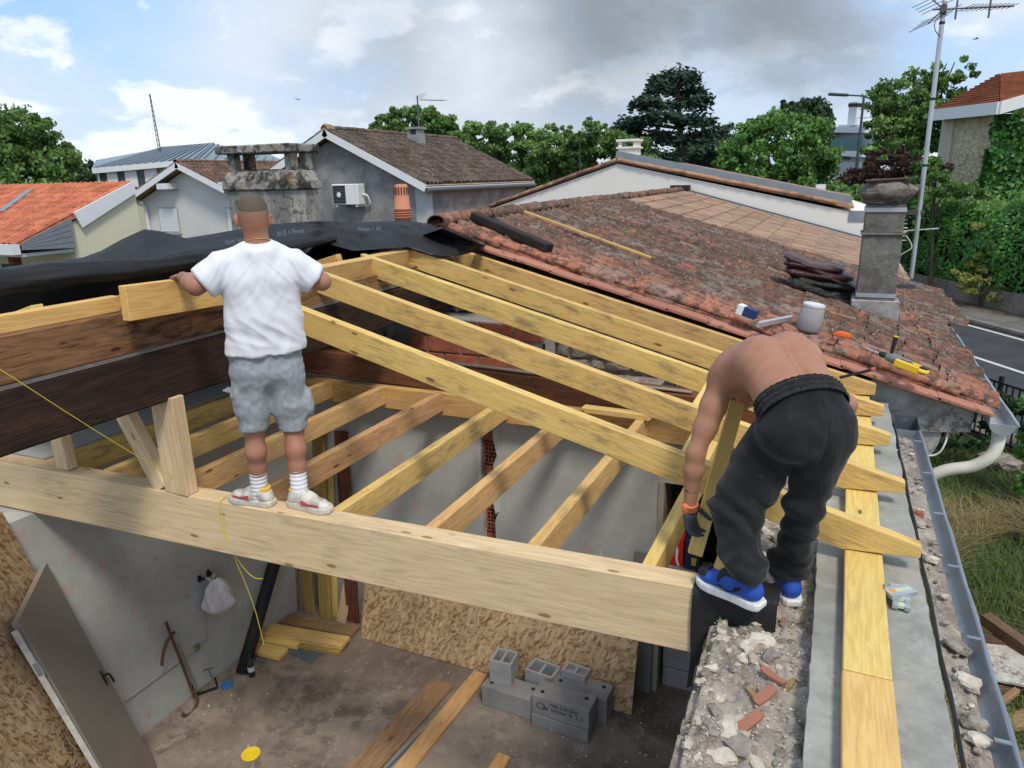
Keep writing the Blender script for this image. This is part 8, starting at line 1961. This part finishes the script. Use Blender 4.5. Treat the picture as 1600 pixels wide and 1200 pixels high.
leafmat('leaf_yellow', (0.20,0.24,0.05), (0.48,0.46,0.15), 0.5); leafmat('leaf_ivy', (0.0354, 0.1216, 0.0265), (0.1105, 0.2762, 0.0619), 0.45); leafmat('leaf_pale', (0.1034, 0.207, 0.0538), (0.269, 0.414, 0.1242)); leafmat('leaf_olive', (0.0675, 0.105, 0.033), (0.165, 0.2175, 0.075))
leafmat('grass_green', (0.055,0.10,0.018), (0.13,0.17,0.045), 0.7, 0.3); leafmat('grass_dry', (0.20,0.16,0.07), (0.42,0.35,0.18), 0.8, 0.3)
bark = plain('bark', (0.085,0.068,0.052), 0.95, var=0.3, scale=8, bump=0.6)

def leaf_mesh(name, C, S, T, at, aspect=0.55, flat=0.0, nrm=None, seed=0):
    """C centres (n,3), S sizes (n,), T tint (n,). one rhombus per leaf"""
    g = np.random.default_rng(seed); n = len(C)
    u = g.normal(size=(n,3)); u[:,2] *= (1-flat); u /= np.linalg.norm(u, axis=1)[:,None]
    w = g.normal(size=(n,3)) if nrm is None else nrm + g.normal(size=(n,3))*0.55
    v = np.cross(w, u); v /= (np.linalg.norm(v, axis=1)[:,None]+1e-9)
    s = S[:,None]; V = np.empty((n,4,3)); C = C - np.array(at)
    V[:,0] = C - u*s; V[:,1] = C - v*s*aspect + u*s*0.15; V[:,2] = C + u*s; V[:,3] = C + v*s*aspect + u*s*0.15
    me = bpy.data.meshes.new(name); me.vertices.add(4*n); me.vertices.foreach_set('co', V.reshape(-1))
    me.loops.add(4*n); me.loops.foreach_set('vertex_index', np.arange(4*n)); me.polygons.add(n)
    me.polygons.foreach_set('loop_start', np.arange(0,4*n,4)); me.update()
    a = me.attributes.new('tint', 'FLOAT', 'FACE'); a.data.foreach_set('value', np.clip(T,0,1)); return me

def blob_leaves(blobs, nleaf, size, seed, clump=0.28, nclump=None, shell=0.55):
    """blobs: list of (centre, (rx,ry,rz)). leaves gather in clumps through the crown's outer volume"""
    g = np.random.default_rng(seed); vol = np.array([b[1][0]*b[1][1]*b[1][2] for b in blobs])**(2/3); pr = vol/vol.sum()
    nclump = nclump or max(40, nleaf//70); Cs, Ss, Ts = [], [], []
    bi = g.choice(len(blobs), nclump, p=pr)
    for k in range(nclump):
        c, rd = blobs[bi[k]]; c = np.array(c); rd = np.array(rd)
        d = g.normal(size=3); d /= np.linalg.norm(d)
        if d[2] < -0.35: d[2] *= 0.4
        rr = shell + (1.08-shell)*g.random()**0.6
        p = c + d*rd*rr; cr = clump*rd.mean()*g.uniform(0.55,1.25); m = max(4, int(nleaf/nclump*g.uniform(0.5,1.5)))
        q = g.normal(size=(m,3)); q /= np.linalg.norm(q,axis=1)[:,None]; q = q*(g.random(m)**0.5)[:,None]*cr; q[:,2] *= 0.65
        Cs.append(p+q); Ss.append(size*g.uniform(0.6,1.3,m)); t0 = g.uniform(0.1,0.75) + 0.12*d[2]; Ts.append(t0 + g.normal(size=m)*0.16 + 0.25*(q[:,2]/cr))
    return np.concatenate(Cs), np.concatenate(Ss), np.concatenate(Ts)

def tree(name, label, base, blobs, nleaf, size, mat, seed, trunk_r=0.2, group=None, clump=0.28, shell=0.55, cat='tree', aspect=0.55, limbs=7, twigs=True):
    base = Vector(base); E = empty(name, base, label, cat, group)
    C, S, T = blob_leaves(blobs, nleaf, size, seed, clump, None, shell)
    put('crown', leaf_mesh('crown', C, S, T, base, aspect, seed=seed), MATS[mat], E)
    g = random.Random(seed); top = Vector(blobs[0][0]); m = MB(); m.smooth = True
    cen = Vector((sum(b[0][0] for b in blobs)/len(blobs), sum(b[0][1] for b in blobs)/len(blobs), sum(b[0][2] for b in blobs)/len(blobs)))
    mid = base.lerp(cen, 0.6); m.tube(smooth_path([base, base.lerp(mid,0.5)+Vector((g.uniform(-.1,.1),g.uniform(-.1,.1),0)), mid, cen], 4), [trunk_r*(1-0.6*k/12) for k in range(13)], 9); m.build('trunk', bark, E)
    for k in range(limbs):
        b = blobs[k % len(blobs)]; tgt = Vector(b[0]) + Vector((g.uniform(-.6,.6)*b[1][0], g.uniform(-.6,.6)*b[1][1], g.uniform(-.1,.7)*b[1][2])); st = base.lerp(cen, g.uniform(0.45,0.95))
        m = MB(); m.tube(smooth_path([st, st.lerp(tgt,0.5)+Vector((0,0,g.uniform(0,0.4))), tgt], 4), [trunk_r*0.4*(1-0.8*q/8) for q in range(9)], 6); m.build('limb', bark, E)
    return E

def pblob(px, py, dist, rx_px, rz_px, depth=1.0):
    c = dep(px, py, dist); L = (c - Vector(CAM.tolist())).length; s = L/1180.0
    return (tuple(c), (rx_px*s, rx_px*s*depth, rz_px*s))
def base_px(px, dist):
    c = dep(px, 300, dist); return (c.x, c.y, GZ)

# row of trees behind the roofs
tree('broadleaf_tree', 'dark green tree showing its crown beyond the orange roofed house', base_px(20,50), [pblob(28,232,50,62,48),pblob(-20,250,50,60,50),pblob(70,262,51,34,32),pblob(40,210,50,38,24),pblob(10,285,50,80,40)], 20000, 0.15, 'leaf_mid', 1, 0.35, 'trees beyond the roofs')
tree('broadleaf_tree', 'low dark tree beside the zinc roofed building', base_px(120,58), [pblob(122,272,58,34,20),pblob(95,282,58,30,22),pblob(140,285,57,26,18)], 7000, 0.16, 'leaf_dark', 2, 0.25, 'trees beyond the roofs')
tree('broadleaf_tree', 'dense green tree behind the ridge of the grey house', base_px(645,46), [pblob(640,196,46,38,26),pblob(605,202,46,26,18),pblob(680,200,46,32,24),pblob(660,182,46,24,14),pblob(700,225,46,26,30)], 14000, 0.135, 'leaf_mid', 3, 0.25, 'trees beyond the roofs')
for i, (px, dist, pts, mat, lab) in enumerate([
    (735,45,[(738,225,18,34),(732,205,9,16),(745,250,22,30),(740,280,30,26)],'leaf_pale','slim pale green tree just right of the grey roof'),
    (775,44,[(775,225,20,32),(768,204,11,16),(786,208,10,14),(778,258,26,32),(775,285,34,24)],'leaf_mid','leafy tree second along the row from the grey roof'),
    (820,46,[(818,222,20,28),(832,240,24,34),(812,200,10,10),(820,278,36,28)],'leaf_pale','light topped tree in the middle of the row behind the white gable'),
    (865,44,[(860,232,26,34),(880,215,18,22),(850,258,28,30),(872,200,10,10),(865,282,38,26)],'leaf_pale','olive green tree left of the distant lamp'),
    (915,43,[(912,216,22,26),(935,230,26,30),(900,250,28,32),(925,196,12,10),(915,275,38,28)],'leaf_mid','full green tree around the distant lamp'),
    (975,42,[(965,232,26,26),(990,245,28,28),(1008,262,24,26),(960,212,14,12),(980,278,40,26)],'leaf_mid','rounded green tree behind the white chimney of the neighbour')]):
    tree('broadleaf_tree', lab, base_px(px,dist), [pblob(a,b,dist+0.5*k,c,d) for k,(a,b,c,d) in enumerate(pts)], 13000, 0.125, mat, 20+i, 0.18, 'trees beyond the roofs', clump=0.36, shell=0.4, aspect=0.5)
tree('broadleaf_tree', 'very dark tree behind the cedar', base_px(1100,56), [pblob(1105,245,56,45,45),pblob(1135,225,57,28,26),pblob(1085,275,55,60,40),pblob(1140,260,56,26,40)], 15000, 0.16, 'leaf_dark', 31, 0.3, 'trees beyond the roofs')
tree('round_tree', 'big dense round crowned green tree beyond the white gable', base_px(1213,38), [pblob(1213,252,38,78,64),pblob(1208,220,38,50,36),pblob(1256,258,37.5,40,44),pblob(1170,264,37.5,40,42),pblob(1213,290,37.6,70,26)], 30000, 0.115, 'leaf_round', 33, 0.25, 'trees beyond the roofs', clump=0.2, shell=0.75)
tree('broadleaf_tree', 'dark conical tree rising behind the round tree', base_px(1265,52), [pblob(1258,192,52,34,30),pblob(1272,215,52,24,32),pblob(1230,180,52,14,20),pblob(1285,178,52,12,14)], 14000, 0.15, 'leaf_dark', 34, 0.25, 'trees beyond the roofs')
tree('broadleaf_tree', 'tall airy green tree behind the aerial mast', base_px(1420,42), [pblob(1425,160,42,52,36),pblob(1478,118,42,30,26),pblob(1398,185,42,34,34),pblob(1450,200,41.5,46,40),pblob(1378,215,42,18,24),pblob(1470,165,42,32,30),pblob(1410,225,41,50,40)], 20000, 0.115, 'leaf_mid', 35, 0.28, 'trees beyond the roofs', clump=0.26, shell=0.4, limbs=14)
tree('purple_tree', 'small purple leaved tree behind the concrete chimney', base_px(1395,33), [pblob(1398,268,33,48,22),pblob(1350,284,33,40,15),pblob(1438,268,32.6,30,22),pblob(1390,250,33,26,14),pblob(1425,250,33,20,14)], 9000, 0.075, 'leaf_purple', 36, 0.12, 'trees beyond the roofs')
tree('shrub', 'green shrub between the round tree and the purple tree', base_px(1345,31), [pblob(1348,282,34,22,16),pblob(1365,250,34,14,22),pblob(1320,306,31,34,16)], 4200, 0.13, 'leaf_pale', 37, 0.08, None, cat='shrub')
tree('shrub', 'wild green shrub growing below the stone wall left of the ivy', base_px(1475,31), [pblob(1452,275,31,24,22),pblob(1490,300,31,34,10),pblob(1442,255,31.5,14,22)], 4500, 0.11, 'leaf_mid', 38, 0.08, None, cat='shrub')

# cedar: flat tiers of foliage on nearly level branches
def cedar():
    dist = 47; base = Vector(base_px(1062,dist)); E = empty('cedar_tree', base, 'tall dark cedar with flat layered branches rising over the roofs', 'tree', 'trees beyond the roofs')
    top = dep(1056,112,dist); s = (top - Vector(CAM.tolist())).length/1180.0
    right = Vector((RC[0][0], RC[0][1], 0)).normalized(); fwd = Vector((-right.y, right.x, 0))
    m = MB(); m.smooth = True; m.tube(smooth_path([base, base.lerp(top,0.5)+right*0.3, top]), [0.42*(1-0.85*k/12) for k in range(13)], 9); m.build('trunk', bark, E)
    tiers = [(1060,116,6,26),(1038,125,-14,26),(1075,122,18,24),(1030,140,-26,30),(1078,143,22,30),(1010,160,-44,26),(1055,162,4,48),(1092,158,36,22),(1000,190,-56,40),(1040,182,-10,50),(1085,188,30,38),(980,198,-78,26),(1098,208,46,36),(1010,212,-44,48),(1060,218,8,60),(1110,232,54,34),(1020,240,-34,46),(1075,250,20,58),(1100,262,44,44),(1050,275,-6,56),(1090,285,30,50),(975,205,-84,22)]
    g = np.random.default_rng(5); Cs, Ss, Ts = [], [], []
    for i, (px, py, off, rx) in enumerate(tiers):
        c = dep(px, py, dist + g.uniform(-1.6,1.6)); trunk_pt = dep(1060, py+10, dist)
        m = MB(); m.tube([trunk_pt, c.lerp(trunk_pt,0.4)+Vector((0,0,-0.1)), c], [0.11,0.07,0.03], 5); m.build('limb', bark, E)
        n = 900; R = rx*s*1.15
        a = g.uniform(0,6.283,n); rr = np.sqrt(g.random(n)); q = np.stack([np.cos(a)*rr*R, np.sin(a)*rr*R*0.75, g.normal(size=n)*0.16 - rr**2*0.34*g.uniform(0.3,1.2) + 0.12*np.sin(a*7)],1)
        # break the edge into fingers
        keep = rr < (0.72 + 0.28*np.sin(a*5+i)*np.sin(a*3+2*i)); q = q[keep]
        w = np.array(right)[None,:]*q[:,0:1] + np.array(fwd)[None,:]*q[:,1:2]; w[:,2] = q[:,2] + q[:,0]*0.06*np.sign(off)
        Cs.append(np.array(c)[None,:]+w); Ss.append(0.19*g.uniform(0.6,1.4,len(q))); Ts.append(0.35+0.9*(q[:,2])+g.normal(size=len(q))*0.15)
    C = np.concatenate(Cs); put('crown', leaf_mesh('crown', C, np.concatenate(Ss), np.concatenate(Ts), base, 0.35, 0.6, seed=5), MATS['leaf_cedar'], E)
cedar()

# laurel hedge on the low wall across the road
def hedge():
    g = np.random.default_rng(9); n = 30000; l0, l1 = -13.0, 9.0
    A = np.array(k0 + kn*(pwid+0.25)); K = np.array(kd); Nn = np.array(kn)
    l = g.uniform(l0, l1, n); 
    top = 3.35 + 0.25*np.sin(l*0.9) + 0.18*np.sin(l*2.3+1)
    face = g.random(n) < 0.72
    h = np.where(face, g.random(n)**0.85, 1.0)
    bul = np.array([0.28*mnoise.noise(Vector((x*0.9, hh*2.2, 0))) + 0.14*mnoise.noise(Vector((x*2.6, hh*6, 3))) for x, hh in zip(l, h)])
    z = GZ + 0.55 + h*(top-0.55) + np.where(face, 0, g.normal(size=n)*0.12 + bul*0.8)
    dn = np.where(face, 0.02 - 0.22*np.sin(h*3.0) - bul + np.abs(g.normal(size=n))*0.10 + 0.35*np.maximum(0,h-0.85)*4, g.uniform(0.1,1.8,n))
    C = A[None,:] + K[None,:]*l[:,None] + Nn[None,:]*dn[:,None]; C[:,2] = z
    T = 0.38 + 0.55*bul + g.normal(size=n)*0.2 + np.where(face,0,0.15)
    nr = np.where(face[:,None], -Nn[None,:]*1.2 + np.array([0,0,0.6])[None,:], np.array([0,0,1.2])[None,:])
    base = Vector((A[0],A[1],GZ)); E = empty('hedge', base, 'tall dense laurel hedge growing over the low wall across the road', 'hedge')
    put('foliage', leaf_mesh('foliage', C, 0.085*g.uniform(0.6,1.35,n), T, base, 0.42, nrm=nr, seed=4), MATS['leaf_laurel'], E)
    # long upright shoots on top
    m = 5200; l = g.uniform(l0,l1,m); cl = np.floor(l*5)/5; hh = np.abs(g.normal(size=m))*0.26*(1+0.8*np.sin(cl*37)); C = A[None,:] + K[None,:]*l[:,None] + Nn[None,:]*g.uniform(0.1,1.4,m)[:,None]; C[:,2] = GZ + 3.4 + hh + 0.2*np.sin(l*0.9)
    put('shoots', leaf_mesh('shoots', C, 0.08*g.uniform(0.6,1.3,m), 0.7+g.normal(size=m)*0.2, base, 0.25, seed=6), MATS['leaf_pale'], E)
    mm = MB(); mm.prism([A + K*l0 + Nn*0.55, A + K*l1 + Nn*0.55, A + K*l1 + Nn*1.5, A + K*l0 + Nn*1.5], (0,0,1)); mm.v = [(x,y,(GZ+0.1 if i < 4 else GZ+3.2)) for i,(x,y,z) in enumerate(mm.v)]; mm.build('inner_shade', plain('hedge_inner', (0.012,0.022,0.010), 0.95), E)  # solid near-black block, the shade inside the hedge put into its colour
hedge()
yb = [hr(1545,440,GZ+1.1)]
def ypt(px, py, d): return dep(px, py, d)
dyl = (hr(1540,482)-Vector(CAM.tolist())).length
d_h = math.hypot(hr(1530,478).x, hr(1530,478).y) - 0.55
tree('variegated_shrub', 'yellow variegated shrub growing out of the laurel hedge', (ypt(1535,440,d_h).x, ypt(1535,440,d_h).y, GZ), [pblob(1540,448,d_h,30,16),pblob(1525,432,d_h,26,16),pblob(1545,415,d_h+0.1,20,20),pblob(1555,462,d_h-0.1,22,8),pblob(1550,390,d_h+0.2,12,14),pblob(1535,355,d_h+0.3,14,6)], 4200, 0.08, 'leaf_yellow', 41, 0.05, None, cat='shrub', aspect=0.4, limbs=4)
# ivy on the stone house
def ivy():
    g = np.random.default_rng(19); n = 9000; L = (SHr-SH1).length; d_ = (SHr-SH1).normalized(); nn = Vector((d_.y,-d_.x,0)); nn = nn if nn.y < 0 else -nn
    l = g.uniform(-0.3, L, n); h = g.random(n); H = SH1.z - GZ - 0.3
    bl = np.array([mnoise.noise(Vector((x*0.8, hh*5, 0))) for x, hh in zip(l, h)])
    C = np.array((SH1.x,SH1.y,GZ))[None,:] + np.array(d_)[None,:]*l[:,None] + np.array(nn)[None,:]*(0.15 + 0.25*bl + 0.1*np.abs(g.normal(size=n)))[:,None]; C[:,2] += h*H
    # strands creeping round the corner on to the lit wall
    m = 2600; q = np.abs(g.normal(size=m))*0.16; hh = g.random(m)*0.8; d2 = (SH0-SH1).normalized(); n2 = Vector((d2.y,-d2.x,0)); n2 = n2 if n2.y < 0 else -n2
    C2 = np.array((SH1.x,SH1.y,GZ))[None,:] + np.array(d2)[None,:]*(q*(1.2-hh))[:,None] + np.array(n2)[None,:]*g.uniform(0.03,0.2,m)[:,None]; C2[:,2] += hh*H
    C = np.concatenate([C,C2]); T = np.concatenate([0.4+0.5*bl, np.full(m,0.5)]) + g.normal(size=n+m)*0.18
    base = Vector((SH1.x,SH1.y,GZ)); E = empty('ivy', base, 'thick green ivy covering one side of the stone house', 'ivy')
    put('foliage', leaf_mesh('foliage', C, 0.11*g.uniform(0.6,1.3,n+m), T, base, 0.7, nrm=np.tile(np.array(nn),(n+m,1)), seed=7), MATS['leaf_ivy'], E)
ivy()

# garden grass, long and partly dry
def grass(name, label, n, mat, seed, xr, yr, hgt, dens, wid, lean):
    g = np.random.default_rng(seed); x = g.uniform(*xr, n); y = g.uniform(*yr, n)
    dn = np.array([mnoise.noise(Vector((a*0.7, b*0.7, seed))) for a, b in zip(x, y)]); keep = dn > dens; x, y, dn = x[keep], y[keep], dn[keep]; n = len(x)
    ang = g.uniform(0, 6.283, n)*0.5 + 3*np.array([mnoise.noise(Vector((a*0.5, b*0.5, 8))) for a, b in zip(x, y)]); h = hgt*g.uniform(0.5,1.25,n)*(0.75+0.6*np.clip(dn,-.5,1)); ln = lean*g.uniform(0.4,1.5,n)*h
    dx, dy = np.cos(ang), np.sin(ang); w = wid*g.uniform(0.7,1.3,n); V = np.empty((n,7,3)); b = np.stack([x,y,np.full(n,GZ-0.03)],1); sd = np.stack([-dy,dx,np.zeros(n)],1); dr = np.stack([dx,dy,np.zeros(n)],1)
    for k, (t, wk) in enumerate(((0,1.0),(0.4,0.85),(0.75,0.55))):
        c = b + dr*(ln*t**1.8)[:,None]; c[:,2] += h*(t - 0.25*t*t); V[:,2*k] = c - sd*(w*wk)[:,None]; V[:,2*k+1] = c + sd*(w*wk)[:,None]
    c = b + dr*(ln*1.1)[:,None]; c[:,2] += h*0.72; V[:,6] = c
    idx = np.arange(n)*7; Fq = np.concatenate([np.stack([idx,idx+1,idx+3,idx+2],1), np.stack([idx+2,idx+3,idx+5,idx+4],1)]); Ft = np.stack([idx+4,idx+5,idx+6],1)
    me = bpy.data.meshes.new(name); me.from_pydata(V.reshape(-1,3), [], [tuple(f) for f in Fq.tolist()] + [tuple(f) for f in Ft.tolist()]); me.update()
    T = 0.5 + g.normal(size=n)*0.25; a = me.attributes.new('tint', 'FLOAT', 'FACE'); a.data.foreach_set('value', np.clip(np.concatenate([T,T,T]),0,1))
    put(name, me, MATS[mat], None, label=label, cat='grass', kind='stuff')
grass('green_grass', 'long green grass in the garden below the gutter', 17000, 'grass_green', 3, (0.85,4.2), (3.5,14.2), 0.32, -0.6, 0.006, 0.8)
grass('dry_grass', 'tall bleached dry grass clumps bending over in the garden', 22000, 'grass_dry', 5, (0.9,4.2), (5.0,11.0), 0.50, -0.02, 0.0045, 1.1)

# bush at the edge of the garden, stones, heap of old timber
dbs = 13.0
tree('garden_shrub', 'glossy green shrub at the garden edge by the railing', (dep(1610,700,12).x, dep(1610,700,12).y, GZ), [pblob(1612,650,12.2,26,26),pblob(1608,700,12,22,30),pblob(1622,760,11.6,30,30),pblob(1600,735,11.8,14,16),pblob(1640,690,12,40,60)], 3000, 0.07, 'leaf_laurel', 51, 0.04, None, cat='shrub', aspect=0.45, limbs=4)
tree('garden_shrub', 'dark undergrowth behind the downpipe at the foot of the wall', (2.0,13.2,GZ), [((1.9,13.3,GZ+0.5),(0.8,0.5,0.55)),((2.9,13.6,GZ+0.5),(0.8,0.5,0.6)),((1.2,13.5,GZ+0.6),(0.6,0.5,0.6))], 2600, 0.08, 'leaf_dark', 52, 0.04, None, cat='shrub', limbs=3)
for i, (px, py, s, lab) in enumerate([(1555,722,0.42,'grey boulder half hidden in the garden grass'),(1575,728,0.3,'smaller brown boulder beside the grey one in the grass')]):
    p = atz(px, py, GZ+0.1); put('boulder', stone_mesh('boulder', s*1.3, s, s*0.7, 900+i, 0.3), MATS['grey_stone'], None, Matrix.Translation((p.x,p.y,GZ+0.12)), label=lab, cat='stone')
wood('old_scrap', (0.16,0.10,0.06), (0.075,0.045,0.028), stain=(0.03,0.022,0.018), stain_amt=0.7, knots=0.3, rough=0.85)
for i, (px0,py0,px1,py1,z,w,h,mt,lab) in enumerate([
    (1540,958,1640,1030,0.42,0.12,0.11,'old_scrap','dark squared timber on top of the scrap heap, end facing the gutter'),
    (1527,992,1680,1018,0.30,0.14,0.08,'old_scrap','brown timber crossing under the topmost one in the scrap heap'),
    (1590,1075,1540,1112,0.30,0.05,0.05,'weathered_board','thin orange brown stick sloping in the scrap heap'),
    (1560,1130,1680,1100,0.16,0.16,0.05,'weathered_board','pale grey plank low in the scrap heap'),
    (1575,1190,1660,1160,0.2,0.10,0.06,'weathered_board','tan board nearest the end of the gutter in the scrap heap'),
    (1540,1075,1680,1060,0.22,0.07,0.06,'old_scrap','reddish brown lath under the white panel in the scrap heap')]):
    a, b = atz(px0,py0,GZ+z), atz(px1,py1,GZ+z-0.08); board('scrap_timber', a, b, w, h, MATS[mt], label=lab, cat='timber', group='scrap timber heaped beside the wall')
pts = [atz(px,py,GZ+0.24) for px, py in ((1535,1000),(1640,1010),(1660,1085),(1555,1065))]
m = MB(); m.prism(pts, (0,0,0.02)); m.build('painted_panel', concrete('flaking_paint', (0.55,0.53,0.48), (0.40,0.37,0.32), (0.66,0.65,0.62), 6, 0.4, lich=0.7, lich_col=(0.08,0.06,0.045)), label='flaking off white panel lying in the scrap timber heap', cat='panel')
